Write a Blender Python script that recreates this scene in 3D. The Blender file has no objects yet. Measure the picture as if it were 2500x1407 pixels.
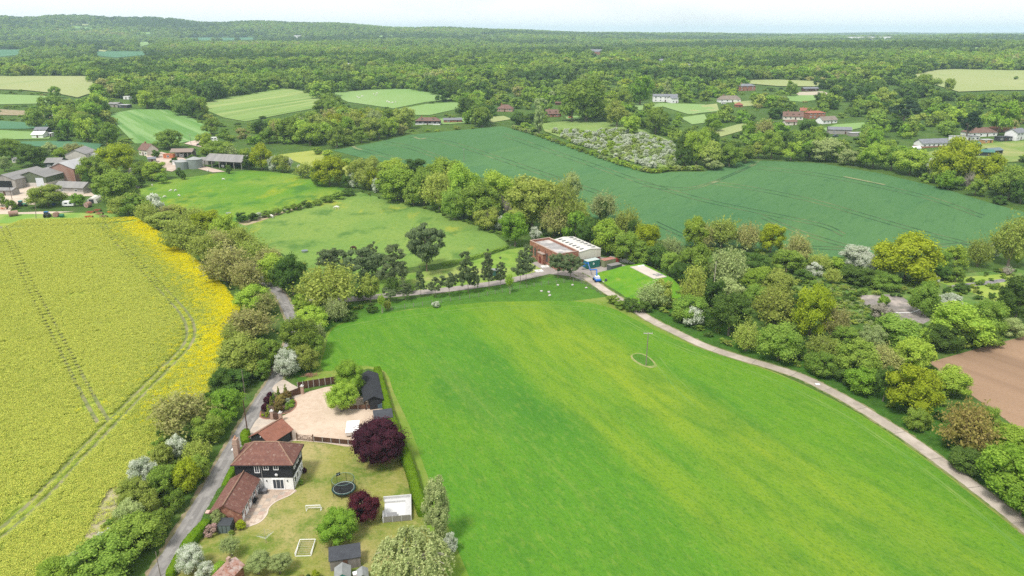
import bpy, bmesh, math, random
import numpy as np
from mathutils import Vector, Matrix
from mathutils.geometry import delaunay_2d_cdt

random.seed(7); RNG = np.random.default_rng(7)
R = math.radians
scene = bpy.context.scene
COL = scene.collection

# ------------------------------------------------------------------ camera
CAMH, FPX, CX, CY, PITCH = 75.0, 1733.0, 1250.0, 703.5, R(19.64)
cam_d = bpy.data.cameras.new('camera'); cam = bpy.data.objects.new('camera', cam_d); COL.objects.link(cam)
cam.location = (0, 0, CAMH); cam.rotation_euler = (R(90) - PITCH, 0, 0)
cam_d.sensor_width = 36.0; cam_d.lens = 36.0 * FPX / 2500.0
cam_d.clip_start = 1.0; cam_d.clip_end = 60000.0
scene.camera = cam

# ------------------------------------------------------------------ sky, sun, exposure
SUN_EL, SUN_AZ = R(58), R(215)          # high, behind and to the left of the camera, behind thin cloud
world = bpy.data.worlds.new('World'); scene.world = world; world.use_nodes = True
wt = world.node_tree; wt.nodes.clear()
wo = wt.nodes.new('ShaderNodeOutputWorld'); wb = wt.nodes.new('ShaderNodeBackground')
sky = wt.nodes.new('ShaderNodeTexSky'); sky.sky_type = 'NISHITA'; sky.sun_disc = False
sky.sun_elevation = SUN_EL; sky.sun_rotation = SUN_AZ
tc = wt.nodes.new('ShaderNodeTexCoord'); mp = wt.nodes.new('ShaderNodeMapping')
mp.inputs['Scale'].default_value = (1.0, 1.0, 3.0)
cn = wt.nodes.new('ShaderNodeTexNoise'); cn.inputs['Scale'].default_value = 3.2; cn.inputs['Detail'].default_value = 6
cr = wt.nodes.new('ShaderNodeValToRGB')
cr.color_ramp.elements[0].position = 0.34; cr.color_ramp.elements[0].color = (7.2, 7.3, 7.4, 1)
cr.color_ramp.elements[1].position = 0.50; cr.color_ramp.elements[1].color = (9.4, 9.4, 9.4, 1)
mx = wt.nodes.new('ShaderNodeMix'); mx.data_type = 'RGBA'; mx.inputs[0].default_value = 0.90
wt.links.new(tc.outputs['Generated'], mp.inputs['Vector']); wt.links.new(mp.outputs[0], cn.inputs['Vector'])
wt.links.new(cn.outputs[0], cr.inputs[0]); wt.links.new(sky.outputs[0], mx.inputs[6]); wt.links.new(cr.outputs[0], mx.inputs[7])
wt.links.new(mx.outputs[2], wb.inputs[0]); wb.inputs[1].default_value = 0.088
wt.links.new(wb.outputs[0], wo.inputs[0])
sd = bpy.data.lights.new('sun', 'SUN'); sd.energy = 2.6; sd.angle = R(11); sd.color = (1.0, 0.96, 0.90)
sun = bpy.data.objects.new('sun', sd); COL.objects.link(sun)
_sdir = Vector((math.sin(SUN_AZ) * math.cos(SUN_EL), math.cos(SUN_AZ) * math.cos(SUN_EL), math.sin(SUN_EL)))
sun.rotation_euler = (-_sdir).to_track_quat('-Z', 'Y').to_euler(); sun.location = (0, 0, 300)
vs = scene.view_settings
vs.view_transform = 'Standard'; vs.look = 'None'; vs.gamma = 1.0; vs.use_curve_mapping = False; vs.exposure = 0.64
scene.cycles.max_bounces = 6; scene.cycles.diffuse_bounces = 3; scene.cycles.glossy_bounces = 2
scene.cycles.transmission_bounces = 3; scene.cycles.transparent_max_bounces = 6; scene.cycles.volume_bounces = 1
scene.cycles.use_denoising = False
scene.cycles.caustics_reflective = False; scene.cycles.caustics_refractive = False

# ------------------------------------------------------------------ terrain shape
_D = np.arange(0, 16000.0, 10.0)
_R = np.interp(_D, [0, 380, 560, 720, 1000, 1300, 2000, 3000, 5000, 8000, 11000, 16000],
               [0, 0, 4.5, 11, 20, 27, 36, 41, 50, 60, 66, 60])
_k = np.hanning(25); _k /= _k.sum()
_R = np.convolve(np.pad(_R, 12, mode='edge'), _k, mode='valid'); _R[_D < 330] = 0
HPIX = []      # photograph boxes of far buildings, kept free of covering trees
_UU = [-1.2, -.72, -.58, -.43, -.32, -.14, 0.06, 0.2, 0.4, 0.75, 1.2]
_RA = [112, 108, 100, 92, 80, 58, 36, 20, 9, 6, 6]
def hgt(x, y):
    x = np.asarray(x, float); y = np.asarray(y, float)
    d = np.hypot(x, y); u = np.where(y > 1, x / np.maximum(y, 1), np.sign(x) * 1.2)
    h = np.interp(d, _D, _R)
    a = np.interp(u, _UU, _RA)
    w = np.exp(-((d - 4300 - 250 * np.sin(u * 9)) / 900.0) ** 2)
    h = h + a * w * (1 + 0.06 * np.sin(u * 23 + 1) + 0.05 * np.sin(u * 51))
    far = np.clip((d - 6500) / 3500.0, 0, 1); far = far * far * (3 - 2 * far)
    h = h + far * (8 + 9 * np.exp(-((u - 0.58) / 0.12) ** 2) + 5 * np.exp(-((u - 0.33) / 0.08) ** 2) + 3 * np.sin(u * 17))
    k = np.clip((d - 900) / 1200.0, 0, 1)
    h = h + k * (7.0 * np.sin(x / 330.0 + 1.3) * np.sin(y / 450.0 + .4) + 2.5 * np.sin(x / 150.0) * np.cos(y / 260.0))
    # shallow valley on the left before the ridge
    h = h - 16 * np.exp(-((d - 1900) / 500.0) ** 2) * np.clip((-u - 0.25) / 0.25, 0, 1)
    return h
def hz(x, y): return float(hgt(x, y))
_f = (0, math.cos(PITCH), -math.sin(PITCH)); _u = (0, math.sin(PITCH), math.cos(PITCH))
def ray(px, py):
    x = (px - CX) / FPX; u = -(py - CY) / FPX
    return Vector((x, _f[1] + u * _u[1], _f[2] + u * _u[2]))
_TT = np.concatenate([np.arange(60, 1500, 6.0), np.arange(1500, 14000, 40.0)])
def at(px, py, z=None):
    """ground point seen at a photograph pixel"""
    d = ray(px, py)
    if z is not None:
        t = (z - CAMH) / d.z; return Vector((d.x * t, d.y * t, z))
    if d.z < 0:
        t = -CAMH / d.z
        if math.hypot(d.x * t, d.y * t) < 320: return Vector((d.x * t, d.y * t, 0))
    g = CAMH + d.z * _TT - hgt(d.x * _TT, d.y * _TT)
    i = int(np.argmax(g < 0)) if (g < 0).any() else int(np.argmin(g / _TT))
    i = max(i, 1); a, b = _TT[i - 1], _TT[i]; ga, gb = g[i - 1], g[i]
    t = a + (b - a) * ga / (ga - gb) if ga != gb else b
    t = min(max(t, 60.0), 13500.0); x, y = d.x * t, d.y * t
    return Vector((x, y, hz(x, y)))
def pix(p):
    v = Vector(p) - Vector((0, 0, CAMH)); zc = v.y * _f[1] + v.z * _f[2]; yc = v.y * _u[1] + v.z * _u[2]
    return CX + FPX * v.x / zc, CY - FPX * yc / zc, zc
def mpp(p): return pix(p)[2] / FPX
def W(pts): return [at(a, b) for a, b in pts]

# ------------------------------------------------------------------ object helpers
def tag(o, label=None, cat=None, group=None, kind=None):
    if label: o['label'] = label
    if cat: o['category'] = cat
    if group: o['group'] = group
    if kind: o['kind'] = kind
    return o
def link(o, parent=None):
    COL.objects.link(o)
    if parent: o.parent = parent
    return o
def thing(name, label, cat, loc, rz=0.0, group=None):
    o = bpy.data.objects.new(name, None); o.empty_display_size = 0.5; COL.objects.link(o)
    o.location = loc; o.rotation_euler = (0, 0, rz)
    return tag(o, label, cat, group)
def raw_mesh(name, v, f, smooth=False):
    me = bpy.data.meshes.new(name); me.from_pydata([tuple(map(float, q)) for q in v], [], f)
    if smooth: me.shade_smooth()
    return me
def fast_mesh(name, V, Q, smooth=False):
    """numpy verts (n,3) and quads/tris (m,k)"""
    me = bpy.data.meshes.new(name); n = len(V); m, k = Q.shape
    me.vertices.add(n); me.vertices.foreach_set('co', np.ascontiguousarray(V, np.float32).ravel())
    me.loops.add(m * k); me.loops.foreach_set('vertex_index', np.ascontiguousarray(Q, np.int32).ravel())
    me.polygons.add(m); me.polygons.foreach_set('loop_start', np.arange(0, m * k, k, dtype=np.int32))
    me.polygons.foreach_set('loop_total', np.full(m, k, np.int32))
    me.update(calc_edges=True); me.validate()
    if smooth: me.shade_smooth()
    return me
class MB:
    def __init__(s): s.v = []; s.f = []
    def add(s, v, f):
        o = len(s.v); s.v += [tuple(q) for q in v]; s.f += [tuple(i + o for i in q) for q in f]; return s
    def box(s, x0, x1, y0, y1, z0, z1, rz=0, c=None):
        v = [(x, y, z) for z in (z0, z1) for y in (y0, y1) for x in (x0, x1)]
        if rz:
            cx, cy = c if c else ((x0 + x1) / 2, (y0 + y1) / 2); a, b = math.cos(rz), math.sin(rz)
            v = [(cx + (x - cx) * a - (y - cy) * b, cy + (x - cx) * b + (y - cy) * a, z) for x, y, z in v]
        return s.add(v, [(0, 2, 3, 1), (4, 5, 7, 6), (0, 1, 5, 4), (2, 6, 7, 3), (0, 4, 6, 2), (1, 3, 7, 5)])
    def tube(s, a, b, r0, r1=None, n=6):
        a = Vector(a); b = Vector(b); r1 = r0 if r1 is None else r1
        d = (b - a).normalized(); t = Vector((1, 0, 0)) if abs(d.z) > 0.9 else Vector((0, 0, 1))
        p = d.cross(t).normalized(); q = d.cross(p); v = []
        for c, r in ((a, r0), (b, r1)):
            for i in range(n):
                w = 2 * math.pi * i / n; v.append(c + p * (r * math.cos(w)) + q * (r * math.sin(w)))
        return s.add(v, [(i, (i + 1) % n, n + (i + 1) % n, n + i) for i in range(n)] + [tuple(range(n))[::-1], tuple(range(n, 2 * n))])
    def prism(s, prof, y0, y1):
        """profile in x,z extruded along y"""
        n = len(prof); v = [(x, y0, z) for x, z in prof] + [(x, y1, z) for x, z in prof]
        return s.add(v, [(i, (i + 1) % n, n + (i + 1) % n, n + i) for i in range(n)] + [tuple(range(n))[::-1], tuple(range(n, 2 * n))])
    def plate(s, poly, z0, z1):
        n = len(poly); v = [(p[0], p[1], z0) for p in poly] + [(p[0], p[1], z1) for p in poly]
        return s.add(v, [(i, (i + 1) % n, n + (i + 1) % n, n + i) for i in range(n)] + [tuple(range(n))[::-1], tuple(range(n, 2 * n))])
    def slab(s, a, b, c, d, t):
        """a quad given thickness t along its normal"""
        a, b, c, d = map(Vector, (a, b, c, d)); nn = (b - a).cross(d - a).normalized() * t
        v = [a, b, c, d, a + nn, b + nn, c + nn, d + nn]
        return s.add(v, [(3, 2, 1, 0), (4, 5, 6, 7), (0, 1, 5, 4), (1, 2, 6, 5), (2, 3, 7, 6), (3, 0, 4, 7)])
    def ball(s, c, rx, ry, rz, n=10, m=6, jit=0.0):
        v = [(c[0], c[1], c[2] - rz)]; f = []
        for j in range(1, m):
            t = math.pi * j / m - math.pi / 2
            for i in range(n):
                w = 2 * math.pi * i / n; k = 1 + random.uniform(-jit, jit)
                v.append((c[0] + rx * k * math.cos(t) * math.cos(w), c[1] + ry * k * math.cos(t) * math.sin(w), c[2] + rz * k * math.sin(t)))
        v.append((c[0], c[1], c[2] + rz)); L = len(v) - 1
        for i in range(n):
            f.append((0, 1 + (i + 1) % n, 1 + i)); f.append((L, 1 + (m - 2) * n + i, 1 + (m - 2) * n + (i + 1) % n))
            for j in range(m - 2): f.append((1 + j * n + i, 1 + j * n + (i + 1) % n, 1 + (j + 1) * n + (i + 1) % n, 1 + (j + 1) * n + i))
        return s.add(v, f)
    def mesh(s, name, smooth=False): return raw_mesh(name, s.v, s.f, smooth)
    def build(s, name, mat, parent=None, smooth=False, loc=None, rz=None):
        me = s.mesh(name, smooth); me.materials.append(mat)
        o = link(bpy.data.objects.new(name, me), parent)
        if loc is not None: o.location = loc
        if rz is not None: o.rotation_euler = (0, 0, rz)
        return o
def dup(o, parent=None):
    c = o.copy(); COL.objects.link(c); c.parent = parent
    for ch in o.children: dup(ch, c)
    return c

# ------------------------------------------------------------------ materials
MATS = {}
def mat(name, col, rough=0.85, col2=None, scale=1.0, stretch=None, bump=0.0, bscale=None, metal=0.0, col3=None, scale3=0.1,
        t3=(0.5, 0.62), spec=0.2, obj=False, rot=0.0, det=6, t2=(0.35, 0.65)):
    if name in MATS: return MATS[name]
    m = bpy.data.materials.new(name); m.use_nodes = True; nt = m.node_tree; N = nt.nodes; L = nt.links
    b = N['Principled BSDF']; b.inputs['Roughness'].default_value = rough; b.inputs['Metallic'].default_value = metal
    b.inputs['Specular IOR Level'].default_value = spec
    b.inputs['Base Color'].default_value = (*col, 1)
    if col2 or col3 or bump:
        if obj: t = N.new('ShaderNodeTexCoord'); src = t.outputs['Object']
        else: g = N.new('ShaderNodeNewGeometry'); src = g.outputs['Position']
        mpn = N.new('ShaderNodeMapping'); L.new(src, mpn.inputs['Vector'])
        mpn.inputs['Rotation'].default_value = (0, 0, rot)
        if stretch: mpn.inputs['Scale'].default_value = stretch
        src = mpn.outputs[0]
        out = None
        if col2:
            n = N.new('ShaderNodeTexNoise'); n.inputs['Scale'].default_value = scale; n.inputs['Detail'].default_value = det; n.inputs['Roughness'].default_value = 0.65
            L.new(src, n.inputs['Vector'])
            r = N.new('ShaderNodeValToRGB'); r.color_ramp.elements[0].position = t2[0]; r.color_ramp.elements[1].position = t2[1]
            r.color_ramp.elements[0].color = (*col, 1); r.color_ramp.elements[1].color = (*col2, 1)
            L.new(n.outputs[0], r.inputs[0]); out = r.outputs[0]
        if col3:
            n3 = N.new('ShaderNodeTexNoise'); n3.inputs['Scale'].default_value = scale3; n3.inputs['Detail'].default_value = 5; n3.inputs['Roughness'].default_value = 0.6
            L.new(src, n3.inputs['Vector'])
            r3 = N.new('ShaderNodeValToRGB'); r3.color_ramp.elements[0].position = t3[0]; r3.color_ramp.elements[1].position = t3[1]
            L.new(n3.outputs[0], r3.inputs[0])
            x = N.new('ShaderNodeMix'); x.data_type = 'RGBA'; L.new(r3.outputs[0], x.inputs[0])
            if out: L.new(out, x.inputs[6])
            else: x.inputs[6].default_value = (*col, 1)
            x.inputs[7].default_value = (*col3, 1); out = x.outputs[2]
        if out: L.new(out, b.inputs['Base Color'])
        if bump:
            nb = N.new('ShaderNodeTexNoise'); nb.inputs['Scale'].default_value = bscale or scale * 3; nb.inputs['Detail'].default_value = 4
            L.new(src, nb.inputs['Vector']); bp = N.new('ShaderNodeBump'); bp.inputs['Strength'].default_value = bump; bp.inputs['Distance'].default_value = 0.1
            L.new(nb.outputs[0], bp.inputs['Height']); L.new(bp.outputs[0], b.inputs['Normal'])
    MATS[name] = m; return m
def field_mat(name, layers, base, rough=0.95, bump=0.25, bscale=2.5):
    """layers: (colour, noise scale xyz-mapped, rotation, (stretch x, y), ramp lo, hi, amount)"""
    m = bpy.data.materials.new(name); m.use_nodes = True; nt = m.node_tree; N = nt.nodes; L = nt.links
    b = N['Principled BSDF']; b.inputs['Roughness'].default_value = rough; b.inputs['Specular IOR Level'].default_value = 0.05
    g = N.new('ShaderNodeNewGeometry'); out = None
    for col, sc, rot, st, lo, hi, amt in layers:
        mpn = N.new('ShaderNodeMapping'); mpn.vector_type = 'TEXTURE'
        mpn.inputs['Rotation'].default_value = (0, 0, rot); mpn.inputs['Scale'].default_value = (1 / st[0], 1 / st[1], 1)
        L.new(g.outputs['Position'], mpn.inputs['Vector'])
        n = N.new('ShaderNodeTexNoise'); n.inputs['Scale'].default_value = sc; n.inputs['Detail'].default_value = 7; n.inputs['Roughness'].default_value = 0.62
        L.new(mpn.outputs[0], n.inputs['Vector'])
        mr = N.new('ShaderNodeMapRange'); mr.inputs[1].default_value = lo; mr.inputs[2].default_value = hi; mr.inputs[3].default_value = 0; mr.inputs[4].default_value = amt
        L.new(n.outputs[0], mr.inputs[0])
        x = N.new('ShaderNodeMix'); x.data_type = 'RGBA'; L.new(mr.outputs[0], x.inputs[0])
        if out: L.new(out, x.inputs[6])
        else: x.inputs[6].default_value = (*base, 1)
        x.inputs[7].default_value = (*col, 1); out = x.outputs[2]
    if out: L.new(out, b.inputs['Base Color'])
    else: b.inputs['Base Color'].default_value = (*base, 1)
    nb = N.new('ShaderNodeTexNoise'); nb.inputs['Scale'].default_value = bscale; nb.inputs['Detail'].default_value = 5
    L.new(g.outputs['Position'], nb.inputs['Vector']); bp = N.new('ShaderNodeBump'); bp.inputs['Strength'].default_value = bump; bp.inputs['Distance'].default_value = 0.25
    L.new(nb.outputs[0], bp.inputs['Height']); L.new(bp.outputs[0], b.inputs['Normal'])
    MATS[name] = m; return m
def leaf_mat(name, col, col2, hue=0.03, val=0.35, trans=0.35):
    m = bpy.data.materials.new(name); m.use_nodes = True; nt = m.node_tree; N = nt.nodes; L = nt.links
    N.remove(N['Principled BSDF']); o = N['Material Output']
    oi = N.new('ShaderNodeObjectInfo'); at_ = N.new('ShaderNodeAttribute'); at_.attribute_name = 'rnd'
    x = N.new('ShaderNodeMix'); x.data_type = 'RGBA'; L.new(at_.outputs['Fac'], x.inputs[0])
    x.inputs[6].default_value = (*col, 1); x.inputs[7].default_value = (*col2, 1)
    hs = N.new('ShaderNodeHueSaturation'); L.new(x.outputs[2], hs.inputs['Color'])
    m1 = N.new('ShaderNodeMapRange'); m1.inputs[3].default_value = 0.5 - hue; m1.inputs[4].default_value = 0.5 + hue; L.new(oi.outputs['Random'], m1.inputs[0])
    mu = N.new('ShaderNodeMath'); mu.operation = 'MULTIPLY'; mu.inputs[1].default_value = 7.31; L.new(oi.outputs['Random'], mu.inputs[0])
    fr = N.new('ShaderNodeMath'); fr.operation = 'FRACT'; L.new(mu.outputs[0], fr.inputs[0])
    m2 = N.new('ShaderNodeMapRange'); m2.inputs[3].default_value = 1 - val; m2.inputs[4].default_value = 1 + val; L.new(fr.outputs[0], m2.inputs[0])
    L.new(m1.outputs[0], hs.inputs['Hue']); L.new(m2.outputs[0], hs.inputs['Value'])
    d = N.new('ShaderNodeBsdfDiffuse'); t = N.new('ShaderNodeBsdfTranslucent'); ms = N.new('ShaderNodeMixShader'); ms.inputs[0].default_value = trans
    L.new(hs.outputs[0], d.inputs[0]); L.new(hs.outputs[0], t.inputs[0]); L.new(d.outputs[0], ms.inputs[1]); L.new(t.outputs[0], ms.inputs[2])
    L.new(ms.outputs[0], o.inputs[0]); MATS[name] = m; return m
def glass(name='window_glass', col=(0.035, 0.045, 0.06)): return mat(name, col, rough=0.12, spec=0.6)
# ------------------------------------------------------------------ ground sheet and fields
def catmull(P, n=6, closed=False):
    P = [Vector((p[0], p[1], 0)) for p in P]; out = []; N = len(P); seg = N if closed else N - 1
    for i in range(seg):
        if closed: a, b, c, d = P[i - 1], P[i], P[(i + 1) % N], P[(i + 2) % N]
        else: a, b, c, d = P[max(i - 1, 0)], P[i], P[i + 1], P[min(i + 2, N - 1)]
        for k in range(n):
            t = k / n
            out.append(0.5 * ((2 * b) + (c - a) * t + (2 * a - 5 * b + 4 * c - d) * t * t + (3 * b - a - 3 * c + d) * t ** 3))
    if not closed: out.append(P[-1])
    return out
def inside(P, X, Y):
    X = np.asarray(X, float); Y = np.asarray(Y, float); r = np.zeros(X.shape, bool); n = len(P); j = n - 1
    for i in range(n):
        xi, yi, xj, yj = P[i][0], P[i][1], P[j][0], P[j][1]
        if yi != yj:
            r ^= ((yi > Y) != (yj > Y)) & (X < (xj - xi) * (Y - yi) / (yj - yi) + xi)
        j = i
    return r
CLEAR = []     # world polygons where no woodland grows
def sheet(name, P, m, off=0.02, step=None, clear=True, smooth=0, label=None, kind='structure', cat=None):
    if smooth: P = catmull(P, smooth, True)
    P = [(p[0], p[1]) for p in P]
    if clear: CLEAR.append(P)
    xs = [p[0] for p in P]; ys = [p[1] for p in P]
    dmax = max(math.hypot(*p) for p in P)
    pts = []
    if dmax > 325:
        step = step or max(12.0, dmax / 45)
        for i in range(len(P)):
            a, b = Vector(P[i]), Vector(P[(i + 1) % len(P)]); k = max(1, int((b - a).length / step))
            pts += [a.lerp(b, q / k) for q in range(k)]
    else: pts = [Vector(p) for p in P]
    nb = len(pts); edges = [(i, (i + 1) % nb) for i in range(nb)]
    if dmax > 325:
        gx, gy = np.meshgrid(np.arange(min(xs), max(xs), step), np.arange(min(ys), max(ys), step))
        ok = inside(P, gx, gy); pts += [Vector((a, b)) for a, b in zip(gx[ok], gy[ok])]
    v, e, f, *_ = delaunay_2d_cdt(pts, edges, [], 1, 1e-4)
    X = np.array([q[0] for q in v]); Y = np.array([q[1] for q in v]); Z = hgt(X, Y) + off
    me = raw_mesh(name, np.stack([X, Y, Z], 1), [tuple(q) for q in f]); me.materials.append(m)
    bm = bmesh.new(); bm.from_mesh(me); bmesh.ops.recalc_face_normals(bm, faces=bm.faces)
    if bm.faces and sum(q.normal.z for q in bm.faces) < 0: bmesh.ops.reverse_faces(bm, faces=bm.faces)
    bm.to_mesh(me); bm.free()
    o = link(bpy.data.objects.new(name, me)); tag(o, label, cat, None, kind); return o
def strip(name, P, width, m, off=0.03, n=5, parent=None, kind='structure', label=None, rough=0.0):
    C = catmull(P, n); V = []; Fc = []
    for i, c in enumerate(C):
        t = (C[min(i + 1, len(C) - 1)] - C[max(i - 1, 0)]); t.z = 0; t.normalize(); q = Vector((-t.y, t.x, 0))
        w = width[0] + (width[1] - width[0]) * i / (len(C) - 1) if isinstance(width, tuple) else width
        for s in (-1, 1):
            p = c + q * (s * w / 2 * (1 + rough * random.uniform(-1, 1))); V.append((p.x, p.y, hz(p.x, p.y) + off))
        if i: Fc.append((2 * i - 2, 2 * i - 1, 2 * i + 1, 2 * i))
    me = raw_mesh(name, V, Fc); me.materials.append(m); o = link(bpy.data.objects.new(name, me), parent)
    if not parent: tag(o, label, None, None, kind)
    return o
# one ground sheet out to the horizon
rings = [0.0] + list(np.arange(30, 330, 30)) + list(np.arange(330, 1400, 16)) + list(np.geomspace(1400, 15500, 70))
NA = 480; ang = np.linspace(0, 2 * np.pi, NA, endpoint=False)
_V = [(0, 0, -0.02)]
for r_ in rings[1:]:
    X = r_ * np.sin(ang); Y = r_ * np.cos(ang); Z = hgt(X, Y) - 0.02
    _V += list(zip(X, Y, Z))
_F = [(0, 1 + (i + 1) % NA, 1 + i) for i in range(NA)]
for k in range(len(rings) - 2):
    a = 1 + k * NA; b = a + NA
    _F += [(a + i, a + (i + 1) % NA, b + (i + 1) % NA, b + i) for i in range(NA)]
gm = field_mat('rough_ground', [((0.055, 0.105, 0.022), 0.05, 0, (1, 1), .35, .65, 1), ((0.13, 0.15, 0.05), 0.16, 0, (1, 1), .52, .72, .7), ((0.03, 0.055, 0.016), 0.5, 0, (1, 1), .45, .7, .6)], (0.085, 0.15, 0.025))
me = raw_mesh('ground', _V, _F, True); me.materials.append(gm)
bm = bmesh.new(); bm.from_mesh(me); bmesh.ops.recalc_face_normals(bm, faces=bm.faces)
if sum(q.normal.z for q in bm.faces) < 0: bmesh.ops.reverse_faces(bm, faces=bm.faces)
bm.to_mesh(me); bm.free()
tag(link(bpy.data.objects.new('ground', me)), None, None, None, 'structure')

# --- field surfaces
SD = R(27)   # run of the passes across the big grass field
grass_big = field_mat('grass_big', [
    ((0.120, 0.235, 0.016), .012, SD, (1, .25), .42, .60, .9), ((0.225, 0.292, 0.022), .018, SD, (1, .09), .50, .63, .85),
    ((0.048, 0.155, 0.019), .035, SD, (1, .35), .50, .66, .7), ((0.27, 0.290, 0.085), .03, SD, (1, .05), .58, .72, .5),
    ((0.046, 0.140, 0.016), .40, SD, (1, .20), .46, .66, .45), ((0.17, 0.260, 0.040), 1.1, SD, (1, .3), .50, .68, .45), ((0.034, 0.115, 0.013), 2.4, SD, (1, .5), .50, .68, .6)], (0.080, 0.208, 0.018), bump=0.8, bscale=1.6)
grass_edge = field_mat('grass_edge', [((0.238, 0.242, 0.070), .08, SD, (1, .4), .42, .66, .8), ((0.097, 0.194, 0.018), .5, 0, (1, 1), .45, .65, .6)], (0.132, 0.220, 0.026))
verge = field_mat('verge', [((0.05, 0.125, 0.015), .35, 0, (1, 1), .4, .62, .8), ((0.12, 0.20, 0.03), 1.2, 0, (1, 1), .5, .7, .7)], (0.07, 0.175, 0.02), bump=0.5)
meadow = field_mat('meadow', [((0.20, 0.275, 0.04), .035, 0, (1, .6), .44, .60, .7), ((0.36, 0.35, 0.02), .055, 0, (1, .35), .56, .68, .5), ((0.05, 0.145, 0.025), .08, 0, (1, .6), .52, .64, .85), ((0.08, .18, .025), .7, 0, (1, .6), .45, .66, .6)], (0.105, 0.225, 0.022))
paddock = field_mat('paddock', [((0.20, 0.275, 0.06), .03, 0, (1, .7), .42, .60, .7), ((0.36, 0.34, 0.03), .05, 0, (1, .4), .57, .66, .75), ((0.065, 0.145, 0.03), .08, 0, (1, .7), .54, .66, .85), ((0.10, .185, .04), .7, 0, (1, .6), .47, .66, .6)], (0.145, 0.242, 0.05))
wheat = field_mat('wheat', [((0.080, 0.172, 0.060), .012, R(-38), (1, .35), .42, .60, .8), ((0.042, 0.125, 0.050), .02, R(-38), (1, .3), .52, .68, .7), ((0.095, 0.19, 0.078), 1.3, 0, (1, .5), .45, .7, .6), ((0.036, 0.10, 0.042), .5, R(-38), (1, .15), .52, .7, .5), ((0.11, 0.20, 0.06), .03, R(-38), (1, .2), .6, .72, .6)], (0.062, 0.145, 0.050))
wheat_track = mat('wheat_track', (0.026, 0.075, 0.026), 0.95, (0.20, 0.22, 0.09), 0.05, t2=(.45, .7))
pale_track = mat('pale_track', (0.27, 0.25, 0.13), 0.95, (0.12, 0.18, 0.07), 0.1)
soil = field_mat('plough_soil', [((0.34, 0.225, 0.145), .06, R(32), (1, .05), .42, .62, .8), ((0.20, 0.13, 0.085), .10, R(32), (1, .03), .52, .66, .75), ((.23, .15, .095), 1.6, 0, (1, 1), .45, .65, .5)], (0.28, 0.185, 0.12))
bare = mat('bare_earth', (0.34, 0.26, 0.18), 0.95, (0.20, 0.19, 0.09), 0.35)
def _dir(a, b): p, q = at(*a), at(*b); return math.atan2(q.y - p.y, q.x - p.x)
stripe = field_mat('striped_grass', [((0.20, 0.315, 0.12), .13, _dir((300, 280), (420, 345)), (.03, 1), .46, .54, .9), ((0.085, 0.20, 0.045), .09, _dir((300, 280), (420, 345)), (.03, 1), .52, .60, .8)], (0.14, 0.26, 0.07))
stripe2 = field_mat('pale_striped', [((0.27, 0.325, 0.115), .13, _dir((520, 282), (770, 242)), (.03, 1), .46, .54, .9), ((0.13, 0.22, 0.055), .10, _dir((520, 282), (770, 242)), (.03, 1), .53, .61, .8)], (0.185, 0.275, 0.08))
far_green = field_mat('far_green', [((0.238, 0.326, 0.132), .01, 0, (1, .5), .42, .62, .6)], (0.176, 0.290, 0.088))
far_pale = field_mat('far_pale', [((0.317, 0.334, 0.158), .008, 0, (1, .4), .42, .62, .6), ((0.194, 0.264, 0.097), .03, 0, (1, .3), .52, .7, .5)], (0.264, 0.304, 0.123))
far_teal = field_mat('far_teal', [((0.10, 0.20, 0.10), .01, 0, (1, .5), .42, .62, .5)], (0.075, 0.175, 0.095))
lawn = field_mat('lawn', [((0.36, 0.30, 0.135), .09, R(20), (1, .7), .46, .62, .85), ((0.115, 0.175, 0.025), .16, 0, (1, 1), .47, .62, .9), ((.31, .275, .10), .9, 0, (1, 1), .48, .66, .65), ((.095, .15, .028), 2.0, 0, (1, 1), .52, .68, .65)], (0.225, 0.232, 0.055), bump=.6)

main_field = W([(788, 905), (795, 850), (806, 812), (842, 788), (930, 768), (1060, 750), (1250, 737), (1400, 736), (1490, 752), (1548, 780), (1610, 812), (1700, 848), (1800, 880),
    (1900, 915), (1980, 950), (2080, 1003), (2180, 1068), (2280, 1138), (2380, 1215), (2500, 1310), (2720, 1500), (2720, 1900), (1400, 1900), (1230, 1600), (1140, 1395), (1082, 1260), (1036, 1140), (1000, 1040), (962, 960), (940, 908), (880, 893)])
sheet('grass_field', main_field, grass_big, 0.02, smooth=4)
margin = W([(740, 935), (775, 900), (790, 830), (820, 790), (880, 770), (1000, 748), (1200, 722), (1300, 700), (1390, 697), (1480, 725), (1540, 762), (1620, 806), (1720, 850), (1900, 912), (2100, 1012), (2300, 1148), (2520, 1318), (2740, 1510), (2740, 1950), (1300, 1950), (1060, 1400), (1000, 1180), (965, 1040), (925, 905), (830, 920)])
sheet('field_margin', margin, grass_edge, 0.008, smooth=3)
# worn lines round the edge of the grass field
for k, (o1, o2, w_) in enumerate(((0, 10, 0.45), (0, 17, 0.25))):
    P = [(815, 800), (862, 785), (960, 768), (1120, 748), (1280, 738), (1420, 742), (1500, 760), (1600, 812), (1720, 862), (1860, 908), (1970, 956), (2080, 1015), (2200, 1095), (2320, 1185), (2420, 1268), (2520, 1356)]
    P = [(a - 0.15 * o2 * (1 if a > 1450 else -0.3), b + o2 * .8) for a, b in P]
    strip('wheel_line', W(P), w_, mat('worn_grass', (0.16, 0.25, 0.045), 0.95, (0.075, 0.20, 0.02), 0.12), 0.03, 4)
strip('wheel_line', W([(1604, 893), (1630, 925), (1665, 965), (1700, 995)]), .3, MATS['worn_grass'], 0.03, 5)
strip('wheel_line', W([(1610, 872), (1645, 915), (1690, 958)]), .25, MATS['worn_grass'], 0.034, 5)
sheet('rough_patch', W([(1540, 868), (1560, 862), (1585, 872), (1604, 893), (1590, 899), (1566, 893), (1545, 880)]), mat('dry_grass', (0.30, 0.28, 0.12), .95, (.15, .22, .05), .6), 0.036, smooth=3)
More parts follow.
